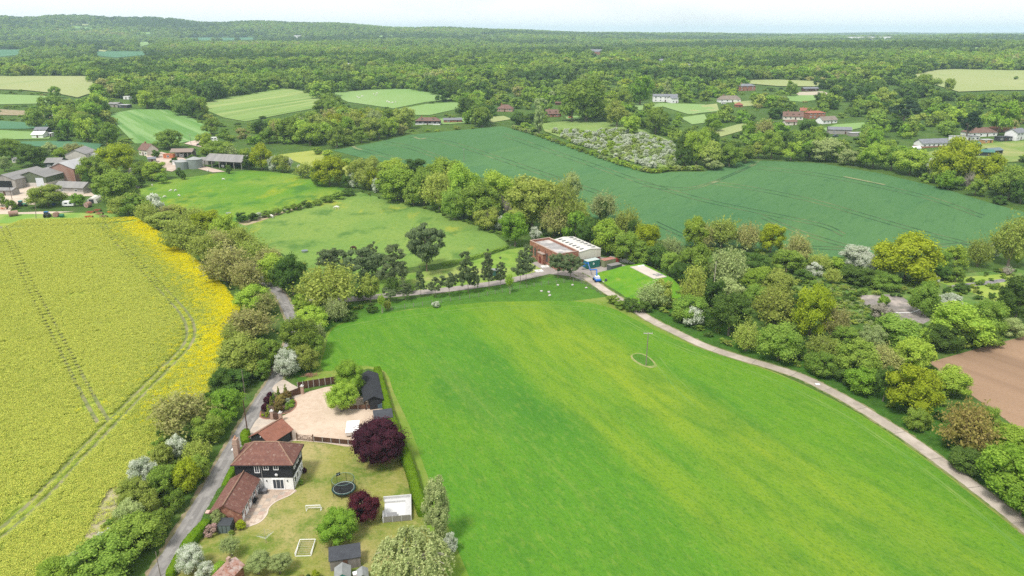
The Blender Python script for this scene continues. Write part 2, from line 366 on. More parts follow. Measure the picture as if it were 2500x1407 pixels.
sheet('nettle_patch', W([(1544, 869), (1560, 864), (1582, 873), (1597, 891), (1576, 893), (1553, 881)]), verge, 0.044, smooth=3)

sheet('verge_grass', W([(690, 800), (700, 740), (760, 735), (880, 745), (980, 735), (1100, 715), (1250, 693), (1350, 675), (1420, 690), (1480, 725), (1400, 735), (1200, 737), (1000, 755), (840, 785), (790, 810), (780, 900), (735, 935), (700, 900)]), verge, 0.012, smooth=0)
sheet('verge_grass', W([(1570, 760), (1640, 800), (1720, 836), (1830, 870), (1920, 895), (2000, 930), (2100, 985), (2200, 1050), (2300, 1120), (2400, 1200), (2520, 1300), (2620, 1280), (2450, 1100), (2250, 960), (2000, 860), (1800, 780), (1640, 720), (1580, 735)]), field_mat('verge_shaded', [((0.035, 0.085, 0.013), .35, 0, (1, 1), .4, .62, .8), ((0.10, 0.17, 0.03), 1.2, 0, (1, 1), .5, .7, .6)], (0.05, 0.13, 0.016), bump=.5), 0.014)  # darker green paints the tree shade lying on this trackside verge
sheet('works_lawn', W([(905, 735), (870, 725), (900, 680), (1100, 655), (1240, 610), (1300, 600), (1300, 640), (1340, 655), (1250, 680), (1080, 708)]), field_mat('works_grass', [((.34, .33, .13), .06, 0, (1, 1), .48, .66, .7), ((.09, .2, .025), .2, 0, (1, 1), .45, .65, .7)], (.19, .29, .05)), 0.016)
sheet('meadow', W([(335, 462), (400, 442), (520, 425), (600, 416), (700, 424), (760, 436), (845, 462), (760, 495), (640, 525), (560, 545), (420, 520), (350, 490)]), meadow, 0.1)
sheet('paddock', W([(575, 550), (640, 530), (780, 490), (880, 470), (960, 492), (1080, 522), (1190, 560), (1245, 600), (1100, 640), (900, 668), (760, 670), (690, 620), (620, 585)]), paddock, 0.06)
sheet('worn_earth', W([(580, 545), (650, 527), (700, 514), (735, 504), (740, 508), (690, 522), (650, 536), (600, 552)]), mat('pink_earth', (.40, .31, .22), .95, (.30, .28, .13), .2), 0.11, clear=False)
sheet('wheat_field', W([(812, 368), (900, 352), (1000, 330), (1100, 320), (1225, 309), (1290, 325), (1400, 362), (1500, 398), (1590, 425), (1640, 421), (1720, 420), (1800, 396), (1860, 393), (2000, 399), (2150, 424), (2300, 460), (2420, 497), (2540, 530), (2560, 570), (2440, 580), (2360, 632), (2150, 630), (2000, 628), (1800, 605), (1650, 600), (1500, 560), (1350, 480), (1180, 435), (1020, 410), (900, 390)]), wheat, 0.12)
for P in ([(860, 360), (930, 378), (1010, 400), (1080, 410)], [(1230, 330), (1330, 365), (1450, 405), (1580, 450), (1720, 490), (1900, 528), (2010, 552), (2060, 575)],
          [(1000, 332), (1100, 350), (1240, 395), (1400, 450), (1500, 485)], [(940, 350), (1000, 360), (1100, 395)], [(1570, 452), (1680, 462), (1780, 430), (1850, 398)],
          [(1740, 447), (1830, 460), (1980, 490), (2120, 530), (2260, 570), (2380, 600)], [(1850, 410), (1980, 425), (2120, 450), (2270, 485), (2400, 530)], [(1600, 545), (1700, 590), (1760, 605)], [(1980, 605), (2100, 608), (2300, 600), (2440, 590)],
          [(1860, 530), (1960, 570), (2070, 603)]):
    for s in (-1, 1):
        strip('tramline', W([(a + s * 3, b - s * 3.2) for a, b in P]), 0.9, wheat_track, 0.16, 5)
for P in ([(862, 358), (872, 364), (884, 366)], [(1012, 335), (1024, 340), (1040, 338)], [(1740, 447), (1752, 444)], [(2060, 432), (2110, 442), (2160, 452)]):
    strip('bare_strip', W(P), 2.0, pale_track, 0.19, 4)
sheet('ploughed_field', W([(2268, 885), (2340, 865), (2420, 842), (2500, 822), (2700, 775), (2760, 1240), (2500, 1058), (2400, 985), (2320, 930)]), soil, 0.03)
sheet('scrub_ground', W([(1900, 690), (2000, 650), (2100, 680), (2230, 690), (2340, 670), (2480, 655), (2560, 680), (2480, 830), (2340, 850), (2200, 800), (2050, 760), (1960, 720)]), field_mat('scrub', [((.20, .24, .07), .08, 0, (1, 1), .45, .62, .8), ((.05, .12, .03), .3, 0, (1, 1), .45, .65, .7), ((.30, .28, .12), .5, 0, (1, 1), .56, .7, .6)], (.11, .20, .04), bump=.6), 0.02, clear=False)
sheet('scrub_lawn', W([(2290, 690), (2340, 678), (2470, 668), (2480, 690), (2400, 760), (2440, 740), (2330, 700)]), field_mat('scrub_grass', [((.36, .36, .10), .1, 0, (1, 1), .45, .65, .7)], (.22, .32, .05)), 0.03, clear=False)
sheet('old_yard', W([(2095, 722), (2170, 719), (2205, 727), (2240, 752), (2272, 782), (2225, 806), (2195, 790), (2150, 765), (2110, 745)]), mat('old_concrete', (.27, .235, .225), .9, (.16, .15, .125), .5, col3=(.36, .31, .27), scale3=.2, bump=.2), 0.04, clear=False)
sheet('dark_path', W([(2310, 699), (2360, 692), (2450, 681), (2458, 688), (2400, 697), (2330, 704)]), mat('dark_sheeting', (.12, .12, .15), .7, (.30, .27, .24), .5), 0.05, clear=False)
sheet('fence_garden', W([(680, 378), (780, 366), (870, 408), (850, 432), (800, 420), (740, 402)]), field_mat('yellow_grass', [((.15, .24, .04), .05, 0, (1, 1), .5, .66, .7)], (.29, .32, .075)), 0.1)

# --- far fields
FAR = [([(262, 280), (330, 268), (405, 268), (470, 290), (525, 320), (500, 340), (430, 352), (330, 352), (300, 322)], stripe), ([(475, 258), (560, 238), (700, 216), (745, 225), (810, 258), (700, 278), (600, 298), (545, 288)], stripe2),
    ([(800, 228), (900, 220), (1000, 218), (1070, 232), (1115, 243), (1040, 250), (960, 266), (850, 250)], far_green), ([(960, 270), (1040, 255), (1120, 250), (1140, 262), (1050, 282), (1010, 282)], far_green),
    ([(-80, 186), (0, 187), (110, 187), (215, 187), (245, 222), (190, 240), (140, 230), (60, 222), (-80, 218)], far_pale), ([(-80, 230), (0, 231), (110, 235), (140, 246), (100, 254), (0, 256), (-80, 256)], far_green),
    ([(-80, 294), (0, 296), (120, 304), (125, 312), (60, 316), (-80, 316)], far_teal), ([(-80, 318), (0, 319), (80, 323), (125, 332), (120, 340), (0, 342), (-80, 342)], far_green),
    ([(2205, 188), (2290, 172), (2330, 170), (2420, 172), (2600, 175), (2600, 222), (2440, 222), (2340, 226), (2300, 214), (2250, 200)], far_pale), ([(1820, 197), (1900, 196), (2000, 200), (2005, 213), (1900, 212), (1830, 206)], far_pale),
    ([(-60, 122), (0, 122), (62, 122), (45, 135), (0, 140), (-60, 140)], far_teal), ([(228, 127), (300, 126), (372, 127), (365, 134), (280, 142), (240, 137)], far_teal), ([(310, 146), (340, 142), (395, 137), (398, 141), (350, 149)], far_teal),
    ([(140, 119), (190, 117), (190, 121), (150, 123)], far_pale), ([(225, 120), (262, 124), (256, 127), (228, 125)], far_pale), ([(255, 113), (300, 116), (300, 119), (262, 117)], far_pale), ([(330, 104), (370, 102), (372, 108), (340, 116)], far_green),
    ([(430, 94), (500, 92), (600, 92), (690, 95), (600, 98), (450, 98)], far_teal), ([(225, 96), (280, 98), (270, 102), (230, 100)], far_green), ([(175, 64), (230, 69), (225, 73), (180, 69)], far_green), ([(170, 57), (220, 60), (210, 63), (172, 60)], far_pale),
    ([(805, 162), (860, 158), (866, 163), (830, 168)], far_green), ([(1382, 164), (1440, 159), (1446, 164), (1400, 170)], far_green), ([(780, 204), (850, 199), (852, 208), (790, 212)], far_green),
    ([(1320, 302), (1400, 296), (1480, 300), (1560, 316), (1640, 345), (1670, 380), (1640, 410), (1590, 408), (1500, 385), (1400, 348), (1330, 322)], field_mat('orchard_grass', [((.30, .31, .13), .03, 0, (1, 1), .5, .66, .7), ((.12, .2, .05), .1, 0, (1, 1), .5, .66, .7)], (.19, .27, .075))),
    ([(1540, 252), (1600, 252), (1720, 256), (1760, 272), (1680, 280), (1620, 262), (1560, 270)], far_green), ([(1680, 262), (1750, 254), (1755, 270), (1690, 280)], far_pale), ([(1660, 288), (1720, 280), (1730, 300), (1690, 305)], far_green), ([(1740, 322), (1800, 305), (1840, 298), (1840, 312), (1760, 335)], far_pale),
    ([(1915, 236), (1980, 232), (2010, 242), (1960, 250), (1915, 246)], far_green), ([(1940, 226), (2010, 224), (2030, 232), (1950, 234)], mat('sand_school', (.42, .37, .28), .95, (.36, .32, .24), .2)),
    ([(2000, 318), (2040, 305), (2110, 300), (2115, 310), (2050, 325)], far_green), ([(1790, 250), (1840, 246), (1850, 258), (1800, 262)], far_pale), ([(2240, 378), (2300, 365), (2420, 350), (2500, 345), (2500, 395), (2420, 400), (2300, 395)], field_mat('garden_scrub', [((.33, .32, .14), .05, 0, (1, 1), .46, .64, .8)], (.17, .24, .06))),
    ([(1060, 292), (1120, 288), (1200, 286), (1210, 296), (1100, 304), (1030, 306)], far_green), ([(0, 268), (70, 272), (125, 284), (120, 291), (60, 283), (0, 282)], bare), ([(1180, 288), (1230, 284), (1250, 292), (1200, 300)], far_pale), ([(1380, 286), (1410, 284), (1420, 292), (1385, 294)], far_green)]
FAR += [([(50, 347), (150, 345), (250, 353), (240, 366), (120, 361), (55, 356)], far_teal), ([(520, 82), (600, 79), (640, 80), (560, 84)], far_green), ([(60, 98), (130, 100), (120, 104), (70, 103)], far_pale), ([(330, 78), (380, 80), (370, 84), (335, 82)], far_green), ([(900, 88), (960, 86), (990, 88), (930, 91)], far_green), ([(1150, 86), (1200, 85), (1230, 87), (1180, 89)], far_pale), ([(20, 160), (0, 156), (-60, 156), (-60, 166), (0, 168)], far_green),
    ([(640, 118), (700, 116), (720, 119), (660, 122)], far_pale), ([(1950, 110), (2010, 108), (2040, 111), (1980, 114)], far_pale), ([(2330, 118), (2420, 116), (2450, 120), (2380, 123)], far_green), ([(1700, 104), (1760, 103), (1790, 105), (1730, 107)], far_pale)]
for P, m_ in FAR: sheet('field', W(P), m_, 0.35 if P[0][1] > 200 else 0.8)

# --- tracks, lane, yards
asphalt = mat('asphalt', (0.225, 0.212, 0.20), 0.9, (0.165, 0.156, 0.148), 0.25, bump=.15, bscale=6, col3=(.28, .265, .25), scale3=.5)
concrete = mat('concrete_track', (0.40, 0.345, 0.285), 0.9, (0.29, 0.25, 0.205), 0.35, bump=.15, bscale=5, col3=(.46, .40, .34), scale3=.12)
drive_tar = mat('drive_tar', (0.34, 0.30, 0.27), 0.9, (0.25, 0.225, 0.205), 0.35, bump=.1)
gravel = mat('gravel', (0.53, 0.425, 0.33), 0.95, (0.45, 0.345, 0.255), 0.9, bump=.35, bscale=7, col3=(.55, .44, .34), scale3=.1)
LANE = [(330, 1500), (372, 1430), (412, 1365), (470, 1270), (515, 1192), (560, 1110), (600, 1043), (640, 975), (670, 930), (690, 890), (706, 850), (716, 815), (716, 790), (706, 762), (694, 738), (680, 715), (650, 690), (610, 655), (560, 605), (500, 555), (430, 515), (370, 485), (330, 455), (318, 432), (326, 410), (332, 402)]
lane_w = W(LANE)
strip('dirt_edge', lane_w, 4.3, mat('verge_dirt', (.30, .225, .16), .95, (.15, .17, .06), .5), 0.028, 12, rough=.12)
strip('lane', lane_w, 3.1, asphalt, 0.045, 12, rough=.05)
def offset(P, d):
    C = catmull(P, 6); return [c + Vector((-(t := (C[min(i + 1, len(C) - 1)] - C[max(i - 1, 0)]).normalized()).y, t.x, 0)) * d for i, c in enumerate(C)]
for d_ in (-.75, .75): strip('wheel_path', offset(lane_w, d_), .55, mat('worn_tar', (.28, .265, .25), .85, (.215, .203, .19), .3), .052, 1, rough=.15)
TRACK = [(1410, 668), (1440, 684), (1475, 708), (1510, 730), (1550, 756), (1590, 782), (1650, 812), (1720, 845), (1800, 872), (1880, 895), (1950, 918), (2010, 946), (2080, 984), (2150, 1027), (2220, 1073), (2300, 1130), (2380, 1190), (2460, 1252), (2560, 1335), (2700, 1450)]
track_w = W(TRACK)
strip('track_edge', track_w, 3.7, mat('track_verge', (.25, .22, .12), .95, (.10, .16, .03), .4), 0.046, 12, rough=.14)
strip('track', track_w, 2.8, concrete, 0.05, 12, rough=.04)
joint = mat('joint', (.16, .14, .12), .95)
_tc = catmull(track_w, 6); _acc = 0
for i in range(1, len(_tc)):
    _acc += (_tc[i] - _tc[i - 1]).length
    if _acc > 9:
        _acc = 0; t = (_tc[i] - _tc[i - 1]).normalized(); q = Vector((-t.y, t.x, 0))
        a, b = _tc[i] - q * 1.4, _tc[i] + q * 1.4; strip('track_joint', [a, b], 0.12, joint, 0.056, 1)
DRIVE = [(702, 752), (735, 742), (790, 733), (870, 730), (960, 720), (1060, 711), (1150, 700), (1230, 688), (1300, 673), (1350, 662), (1390, 662), (1420, 674)]
strip('drive', W(DRIVE), 4.2, drive_tar, 0.035, 6)
sheet('works_yard', W([(1310, 645), (1345, 655), (1420, 620), (1480, 630), (1530, 650), (1500, 672), (1440, 690), (1390, 675), (1330, 668)]), drive_tar, 0.04, clear=False)
strip('footpath', W([(1305, 640), (1330, 655), (1350, 664)]), 3.0, drive_tar, 0.042, 4)
sheet('junction', W([(690, 745), (718, 735), (728, 742), (722, 760), (715, 780), (700, 770)]), concrete, 0.036)
sheet('farm_yard', W([(-60, 468), (40, 455), (120, 452), (210, 460), (235, 480), (150, 478), (95, 480), (85, 500), (40, 500), (20, 520), (100, 517), (180, 517), (110, 523), (-60, 524)]), mat('yard_dust', (.55, .46, .37), .95, (.43, .36, .28), .1), 0.07)
sheet('rape_headland', W([(-100, 522), (200, 520), (330, 524), (345, 540), (320, 545), (-100, 545)]), field_mat('headland', [((.30, .34, .10), .1, 0, (1, .5), .46, .64, .7)], (.16, .28, .05)), 0.05)
sheet('farm_yard', W([(355, 380), (395, 372), (440, 384), (505, 408), (550, 420), (520, 422), (450, 405), (420, 420), (380, 412)]), mat('yard_pink', (.52, .42, .35), .95, (.38, .30, .24), .1), 0.22, step=6)
sheet('farm_yard', W([(450, 352), (480, 340), (500, 338), (515, 352), (490, 360)]), MATS['yard_pink'], 0.3, step=6)
# ------------------------------------------------------------------ foliage meshes
def leaves(C, Nn, S, rng, jit=0.6, aspect=0.75):
    """leaf-clump cards at C facing Nn (jittered), size S"""
    n = len(C); N = Nn + rng.normal(0, jit, (n, 3)); N /= np.linalg.norm(N, axis=1)[:, None] + 1e-9
    T = np.cross(N, rng.normal(0, 1, (n, 3))); T /= np.linalg.norm(T, axis=1)[:, None] + 1e-9; B = np.cross(N, T)
    S = S[:, None]; a = T * S; b = B * S * aspect
    V = np.stack([C - a, C - b * .9 + a * .1, C + a, C + b * .9 + a * .15], 1).reshape(-1, 3)
    Q = np.arange(n * 4).reshape(n, 4); return V, Q
def icos(c, r, rng, jit=0.12):
    bm = bmesh.new(); bmesh.ops.create_icosphere(bm, subdivisions=1, radius=1)
    V = np.array([v.co[:] for v in bm.verts]); Fc = np.array([[v.index for v in f.verts] for f in bm.faces]); bm.free()
    return V * (r * (1 + rng.normal(0, jit, (len(V), 1)))) + c, Fc
_ICO = None
def crown_mesh(name, seed, nl, nleaf, ls, shape='round', core=0.8, jit=0.6, flat=0.0):
    """unit crown: diameter 1, height 1, z from 0 to 1"""
    rng = np.random.default_rng(seed); cs = []; rs = []
    tries = 0
    while len(cs) < nl and tries < 6000:
        tries += 1
        p = rng.uniform(-1, 1, 3)
        if shape == 'round':
            r = np.linalg.norm(p * [1, 1, 0.96]); ok = 0.30 < r < 1.0; q = p * 0.66
            if p[2] < -0.75: ok = False
        elif shape == 'bush':
            p[2] = rng.uniform(-0.9, 1); r = np.linalg.norm([p[0], p[1], max(p[2], 0) * .95]); ok = 0.25 < r < 1.0; q = p * [.68, .68, .66]
        elif shape == 'tall':
            k = 1 - abs(p[2]) ** 2.6; r = math.hypot(p[0], p[1]); ok = r < k * 0.95; q = p * [.66, .66, .8]
        elif shape == 'cone':
            k = (1 - (p[2] + 1) / 2) ** 0.8; r = math.hypot(p[0], p[1]); ok = k * 0.25 < r < k * 0.95; q = p * [.8, .8, .9]
        elif shape == 'column':
            k = 0.9 - 0.75 * max(0, p[2]) ** 2 - .3 * max(0, -p[2]) ** 2; r = math.hypot(p[0], p[1]); ok = r < k; q = p * [.62, .62, .9]
        elif shape == 'pine':
            t_ = (p[2] + 1) / 2; k = (1 - t_ ** 1.7) * (.8 + .2 * math.sin(t_ * 19 + p[0] * 2)) + .14; r = math.hypot(p[0], p[1]); ok = r < k; q = p * [.78, .78, .9]
        elif shape == 'umbrella':
            r = math.hypot(p[0], p[1]); ok = r < 1 and p[2] > -0.6 + 0.5 * r and p[2] < 1 - 0.55 * r * r; q = p * [.72, .72, .72]
        if not ok: continue
        rad = rng.uniform(.15, .34) if shape not in ('column', 'cone', 'umbrella', 'pine') else rng.uniform(.13, .22)
        if any(np.linalg.norm(q - c) < 0.42 * (rad + r2) for c, r2 in zip(cs, rs)): continue
        cs.append(q); rs.append(rad)
    cs = np.array(cs); rs = np.array(rs); nl = len(cs)
    w = rs ** 2; w /= w.sum(); idx = rng.choice(nl, nleaf, p=w)
    D = rng.normal(0, 1, (nleaf, 3)); out = cs[idx] / (np.linalg.norm(cs[idx], axis=1)[:, None] + .15)
    D = D / np.linalg.norm(D, axis=1)[:, None] + out * 0.75 + np.array([0, 0, .25]); D /= np.linalg.norm(D, axis=1)[:, None]
    if flat: D[:, 2] *= 1 - flat
    C = cs[idx] + D * (rs[idx] * np.where(rng.uniform(0, 1, nleaf) < .22, rng.uniform(1.0, 1.32, nleaf), rng.uniform(.74, 1.08, nleaf)))[:, None]
    V, Q = leaves(C, D, ls * rng.uniform(.6, 1.35, nleaf), rng, jit)
    rnd = rng.uniform(0, 1, nleaf) * .6 + rng.uniform(0, 1, nl)[idx] * .4
    T = np.concatenate([Q[:, [0, 1, 2]], Q[:, [0, 2, 3]]]); rn = np.concatenate([rnd, rnd])
    if core:
        for c, r in zip(cs, rs):
            v, f = icos(c, r * core, rng); T = np.concatenate([T, f + len(V)]); V = np.concatenate([V, v]); rn = np.concatenate([rn, rng.uniform(0, .5, len(f))])
    V = V / 2.0; V[:, 2] += 0.5
    lo, hi = V.min(0), V.max(0); sx = max(hi[0] - lo[0], hi[1] - lo[1])
    V[:, 0] = (V[:, 0] - (lo[0] + hi[0]) / 2) / sx; V[:, 1] = (V[:, 1] - (lo[1] + hi[1]) / 2) / sx; V[:, 2] = (V[:, 2] - lo[2]) / (hi[2] - lo[2])
    me = fast_mesh(name, V, T); at_ = me.attributes.new('rnd', 'FLOAT', 'FACE'); at_.data.foreach_set('value', rn.astype(np.float32))
    me.materials.append(None); return me
def twig_mesh(name, seed, nb, nleaf, ls):
    """loosely leaved crown: radiating thin branches with sprays of small cards"""
    rng = np.random.default_rng(seed); Vs = []; Ts = []; rn = []; off = 0; tips = []
    def sliver(a, b, r):
        nonlocal off
        d = b - a; t = np.cross(d, rng.normal(0, 1, 3)); t = t / (np.linalg.norm(t) + 1e-9) * r; s = np.cross(d, t); s = s / (np.linalg.norm(s) + 1e-9) * r
        Vs.append(np.array([a - t, a + t * .5 + s, a + t * .5 - s, b])); Ts.append(np.array([[0, 1, 3], [1, 2, 3], [2, 0, 3]]) + off); rn.extend([1.0] * 3); off += 4
    for i in range(nb):
        az = rng.uniform(0, 2 * np.pi); el = np.arcsin(rng.uniform(-.15, 1)); rr = rng.uniform(.75, 1.0)
        e = np.array([math.cos(az) * math.cos(el), math.sin(az) * math.cos(el), math.sin(el)]) * rr * .5; e[2] = e[2] * 1.05 + .42
        a = np.array([0, 0, .08]) + e * .12; m_ = a * .5 + e * .5 + rng.normal(0, .045, 3) + [0, 0, .05]
        sliver(a, m_, .011); sliver(m_, e, .007)
        for j in range(7):
            t0 = m_ + (e - m_) * rng.uniform(0, 1); t1 = t0 + (e - a) * rng.uniform(.05, .25) + rng.normal(0, .075, 3); sliver(t0, t1, .0045); tips.append(t1); tips.append((t0 + t1) / 2)
    tips = np.array(tips); k = rng.integers(0, len(tips), nleaf); C = tips[k] + rng.normal(0, .035, (nleaf, 3))
    V, Q = leaves(C, C - np.array([0, 0, .35]), ls * rng.uniform(.5, 1.3, nleaf), rng, .9)
    T = np.concatenate([Q[:, [0, 1, 2]], Q[:, [0, 2, 3]]]) + off; rl = rng.uniform(0, .8, nleaf)
    V = np.concatenate(Vs + [V]); T = np.concatenate(Ts + [T]); rn = np.concatenate([np.array(rn), rl, rl])
    for j in range(7):
        c = np.array([rng.normal(0, .13), rng.normal(0, .13), rng.uniform(.25, .6)]); v, f = icos(c, rng.uniform(.10, .16), rng); T = np.concatenate([T, f + len(V)]); V = np.concatenate([V, v]); rn = np.concatenate([rn, np.full(len(f), .1)])
    lo, hi = V.min(0), V.max(0); sx = max(hi[0] - lo[0], hi[1] - lo[1]); V[:, :2] -= (lo[:2] + hi[:2]) / 2; V[:, :2] /= sx; V[:, 2] = (V[:, 2] - lo[2]) / (hi[2] - lo[2])
    me = fast_mesh(name, V, T); at_ = me.attributes.new('rnd', 'FLOAT', 'FACE'); at_.data.foreach_set('value', rn.astype(np.float32)); me.materials.append(None); return me
def trunk_mesh(name, seed, limbs=5, top=.62, lean=0.0):
    rnd = random.Random(seed); mb = MB(); p = Vector((0, 0, -.02)); r = .035
    pts = [p]
    for k in range(3): pts.append(Vector((rnd.uniform(-.02, .02) + lean * (k + 1) / 3, rnd.uniform(-.02, .02), top * (k + 1) / 3)))
    for k in range(3): mb.tube(pts[k], pts[k + 1], r * (1 - .25 * k), r * (.75 - .25 * k), 7)
    for k in range(limbs):
        b = pts[1].lerp(pts[3], rnd.uniform(0, .95)); a = rnd.uniform(0, 6.28); l = rnd.uniform(.18, .34)
        e = b + Vector((math.cos(a) * l, math.sin(a) * l, rnd.uniform(.08, .25))); mb.tube(b, e, .014, .004, 5)
    me = mb.mesh(name); me.materials.append(None); return me
# palettes
PAL = {
 'L': leaf_mat('leaf_lime', (0.230, 0.362, 0.040), (0.414, 0.531, 0.083), .008, .18), 'M': leaf_mat('leaf_mid', (0.156, 0.262, 0.039), (0.306, 0.413, 0.075), .010, .2),
 'D': leaf_mat('leaf_dark', (0.067, 0.134, 0.026), (0.151, 0.237, 0.051), .010, .2), 'O': leaf_mat('leaf_olive', (0.254, 0.336, 0.055), (0.425, 0.482, 0.116), .008, .18),
 'T': leaf_mat('leaf_tan', (0.269, 0.307, 0.079), (0.482, 0.452, 0.184), .008, .15), 'W': leaf_mat('blossom_white', (0.3, 0.38, 0.2), (1.0, 1.0, 0.92), .004, .05, .5),
 'Y': leaf_mat('leaf_yellow', (0.24, 0.315, 0.02), (0.4, 0.46, 0.04), .006, .12), 'P': leaf_mat('leaf_pale', (0.263, 0.353, 0.116), (0.448, 0.515, 0.220), .008, .15),
 'G': leaf_mat('twig_grey', (0.264, 0.240, 0.180), (0.480, 0.444, 0.372), .006, .12), 'R': leaf_mat('leaf_rust', (0.24, 0.225, 0.05), (0.39, 0.3, 0.11), .008, .12),
 'U': leaf_mat('leaf_purple', (0.033, 0.013, 0.021), (0.128, 0.036, 0.056), .01, .1), 'N': leaf_mat('needles', (0.095, 0.143, 0.060), (0.229, 0.280, 0.129), .01, .15),
 'H': leaf_mat('hedge_leaf', (0.114, 0.226, 0.013), (0.204, 0.319, 0.022), .006, .08), 'K': leaf_mat('blossom_pink', (0.300, 0.260, 0.160), (0.750, 0.450, 0.480), .01, .1),
 'B': leaf_mat('leaf_maroon', (0.058, 0.014, 0.019), (0.169, 0.041, 0.050), .01, .1), 'V': leaf_mat('leaf_vivid', (0.150, 0.287, 0.029), (0.294, 0.443, 0.061), .008, .12),
 'S': leaf_mat('willow_leaf', (0.277, 0.351, 0.122), (0.538, 0.582, 0.265), .006, .1), 'C': leaf_mat('copper_green', (0.130, 0.140, 0.030), (0.270, 0.150, 0.070), .006, .08), 'F': leaf_mat('conifer_teal', (0.030, 0.066, 0.030), (0.070, 0.120, 0.060), .01, .15)}
bark = mat('bark', (.13, .105, .08), .95, (.22, .18, .14), 3.0); bark_pale = mat('bark_pale', (.42, .38, .32), .9, (.30, .27, .22), 2.0); bark_pine = mat('bark_pine', (.17, .125, .09), .95, (.27, .20, .15), 2.0)
CR = {'round0': [crown_mesh('crown_round', 10 + i, 36, 5200, .036, 'round', jit=.75) for i in range(5)], 'bush0': [crown_mesh('crown_bush', 20 + i, 36, 5200, .036, 'bush', jit=.75) for i in range(5)],
      'round1': [crown_mesh('crown_round', 30 + i, 26, 1900, .056, 'round') for i in range(5)], 'bush1': [crown_mesh('crown_bush', 40 + i, 26, 1900, .056, 'bush') for i in range(5)],
      'tall1': [crown_mesh('crown_tall', 50 + i, 26, 1800, .060, 'tall') for i in range(3)], 'twig0': [twig_mesh('crown_twig', 60 + i, 90, 3600, .028) for i in range(3)], 'twig1': [twig_mesh('crown_twig', 64 + i, 60, 1700, .042) for i in range(3)],
      'bare': [twig_mesh('crown_bare', 68 + i, 70, 260, .02) for i in range(2)],
      'cone1': [crown_mesh('crown_cone', 70 + i, 40, 2200, .05, 'cone') for i in range(2)], 'column': [crown_mesh('crown_column', 75, 60, 4200, .035, 'column')],
      'umb': [crown_mesh('crown_umbrella', 80 + i, 34, 2600, .042, 'umbrella', core=.7, flat=.35) for i in range(4)], 'ball': [crown_mesh('crown_ball', 90, 60, 5000, .030, 'bush', jit=.4)]}
FARM_ = [crown_mesh('canopy', 100 + i, 14, 420, .10, ('round', 'bush')[i % 2]) for i in range(4)]
TR = [trunk_mesh('trunk', 5 + i, 6) for i in range(4)]
def set_mat(o, m):
    o.material_slots[0].link = 'OBJECT'; o.material_slots[0].material = m
def tree(label, loc, h, w, crown, pal, name='tree', cat='tree', group=None, cb=.10, tr=None, tw=None, lean=0, bk=None, rz=None):
    t = thing(name, label, cat, loc, random.uniform(0, 6.28) if rz is None else rz, group)
    k = link(bpy.data.objects.new('trunk', tr or random.choice(TR)), t); set_mat(k, bk or bark); kw = tw if tw else w; k.scale = (kw, kw, h)
    c = link(bpy.data.objects.new('crown', random.choice(crown) if isinstance(crown, list) else crown), t); set_mat(c, PAL[pal]); c.location = (0, 0, h * cb); c.scale = (w * random.uniform(.86, 1.14), w * random.uniform(.86, 1.14), h * (1 - cb) * random.uniform(.95, 1.06))
    if lean: t.rotation_euler[1] = lean
    return t
ORD = ['first', 'second', 'third', 'fourth', 'fifth', 'sixth', 'seventh', 'eighth', 'ninth', 'tenth', 'eleventh', 'twelfth', 'thirteenth', 'fourteenth', 'fifteenth', 'sixteenth', 'seventeenth', 'eighteenth', 'nineteenth', 'twentieth'] + ['%dth' % k for k in range(21, 60)]
COLW = {'L': 'bright green', 'M': 'mid green', 'D': 'dark green', 'O': 'olive green', 'T': 'brownish budding', 'W': 'white-blossomed', 'Y': 'yellow-green', 'P': 'pale green', 'G': 'grey leafless', 'R': 'rusty brown', 'F': 'dark conifer', 'N': 'dark pine', 'V': 'vivid green', 'U': 'dark purple', 'C': 'coppery'}
def boxdim(cx, yt, yb, w):
    b = at(cx, yb); dep = math.atan2(CAMH - b.z, math.hypot(b.x, b.y)); s, c = math.sin(dep), math.cos(dep)
    b = at(cx, yb - .22 * w * s); m = mpp(b); wm = w * m
    hm = max(((yb - yt) * m - .33 * wm * s) / c, wm * .55); return b, hm, wm
USED = []      # (x, y, radius) of every placed tree
def grove(place, L, group, hf=1.16):
    """L: (centre x, top y, bottom y, width, palette [, shape]) boxes in the photograph"""
    items = []
    for q in L:
        cx, yt, yb, w, pal = q[:5]; shp = q[5] if len(q) > 5 else None
        b, hm, wm = boxdim(cx, yt, yb, w)
        noun = 'bush' if (pal == 'W' or hm < 5.0) else 'tree'
        items.append([cx, b, hm, wm, pal, shp, noun, w])
    items.sort(key=lambda q: q[0]); tot = {}; cnt = {}
    for q in items: tot[(q[4], q[6])] = tot.get((q[4], q[6]), 0) + 1
    for cx, b, hm, wm, pal, shp, noun, wpx in items:
        k = (pal, noun); cnt[k] = cnt.get(k, 0) + 1
        who = '%s %s' % (COLW[pal], noun)
        lab = ('the only %s %s' % (who, place)) if tot[k] == 1 else ('%s %s from the left %s' % (ORD[cnt[k] - 1], who, place))
        big = wpx > 52
        if shp is None:
            shp = 'twig' if (pal == 'T' or (pal in 'OP' and random.random() < .45)) else ('bare' if pal == 'G' else random.choice(['round', 'bush', 'bush']))
        key = shp + ('0' if big else '1')
        cr_ = CR.get(key) or CR.get(shp + '1') or CR[shp]
        cb = .03 if noun == 'bush' else (.06 if shp in ('bush', 'twig', 'bare') else .12)
        nm = {'W': 'hawthorn_bush'}.get(pal, 'bush' if noun == 'bush' else 'tree')
        tree(lab, b, hm * hf, wm * (1.2 if hf > 1.1 else 1.1), cr_, pal, nm, noun, group, cb, tw=min(wm, hm))
        USED.append((b.x, b.y, wm * .5))

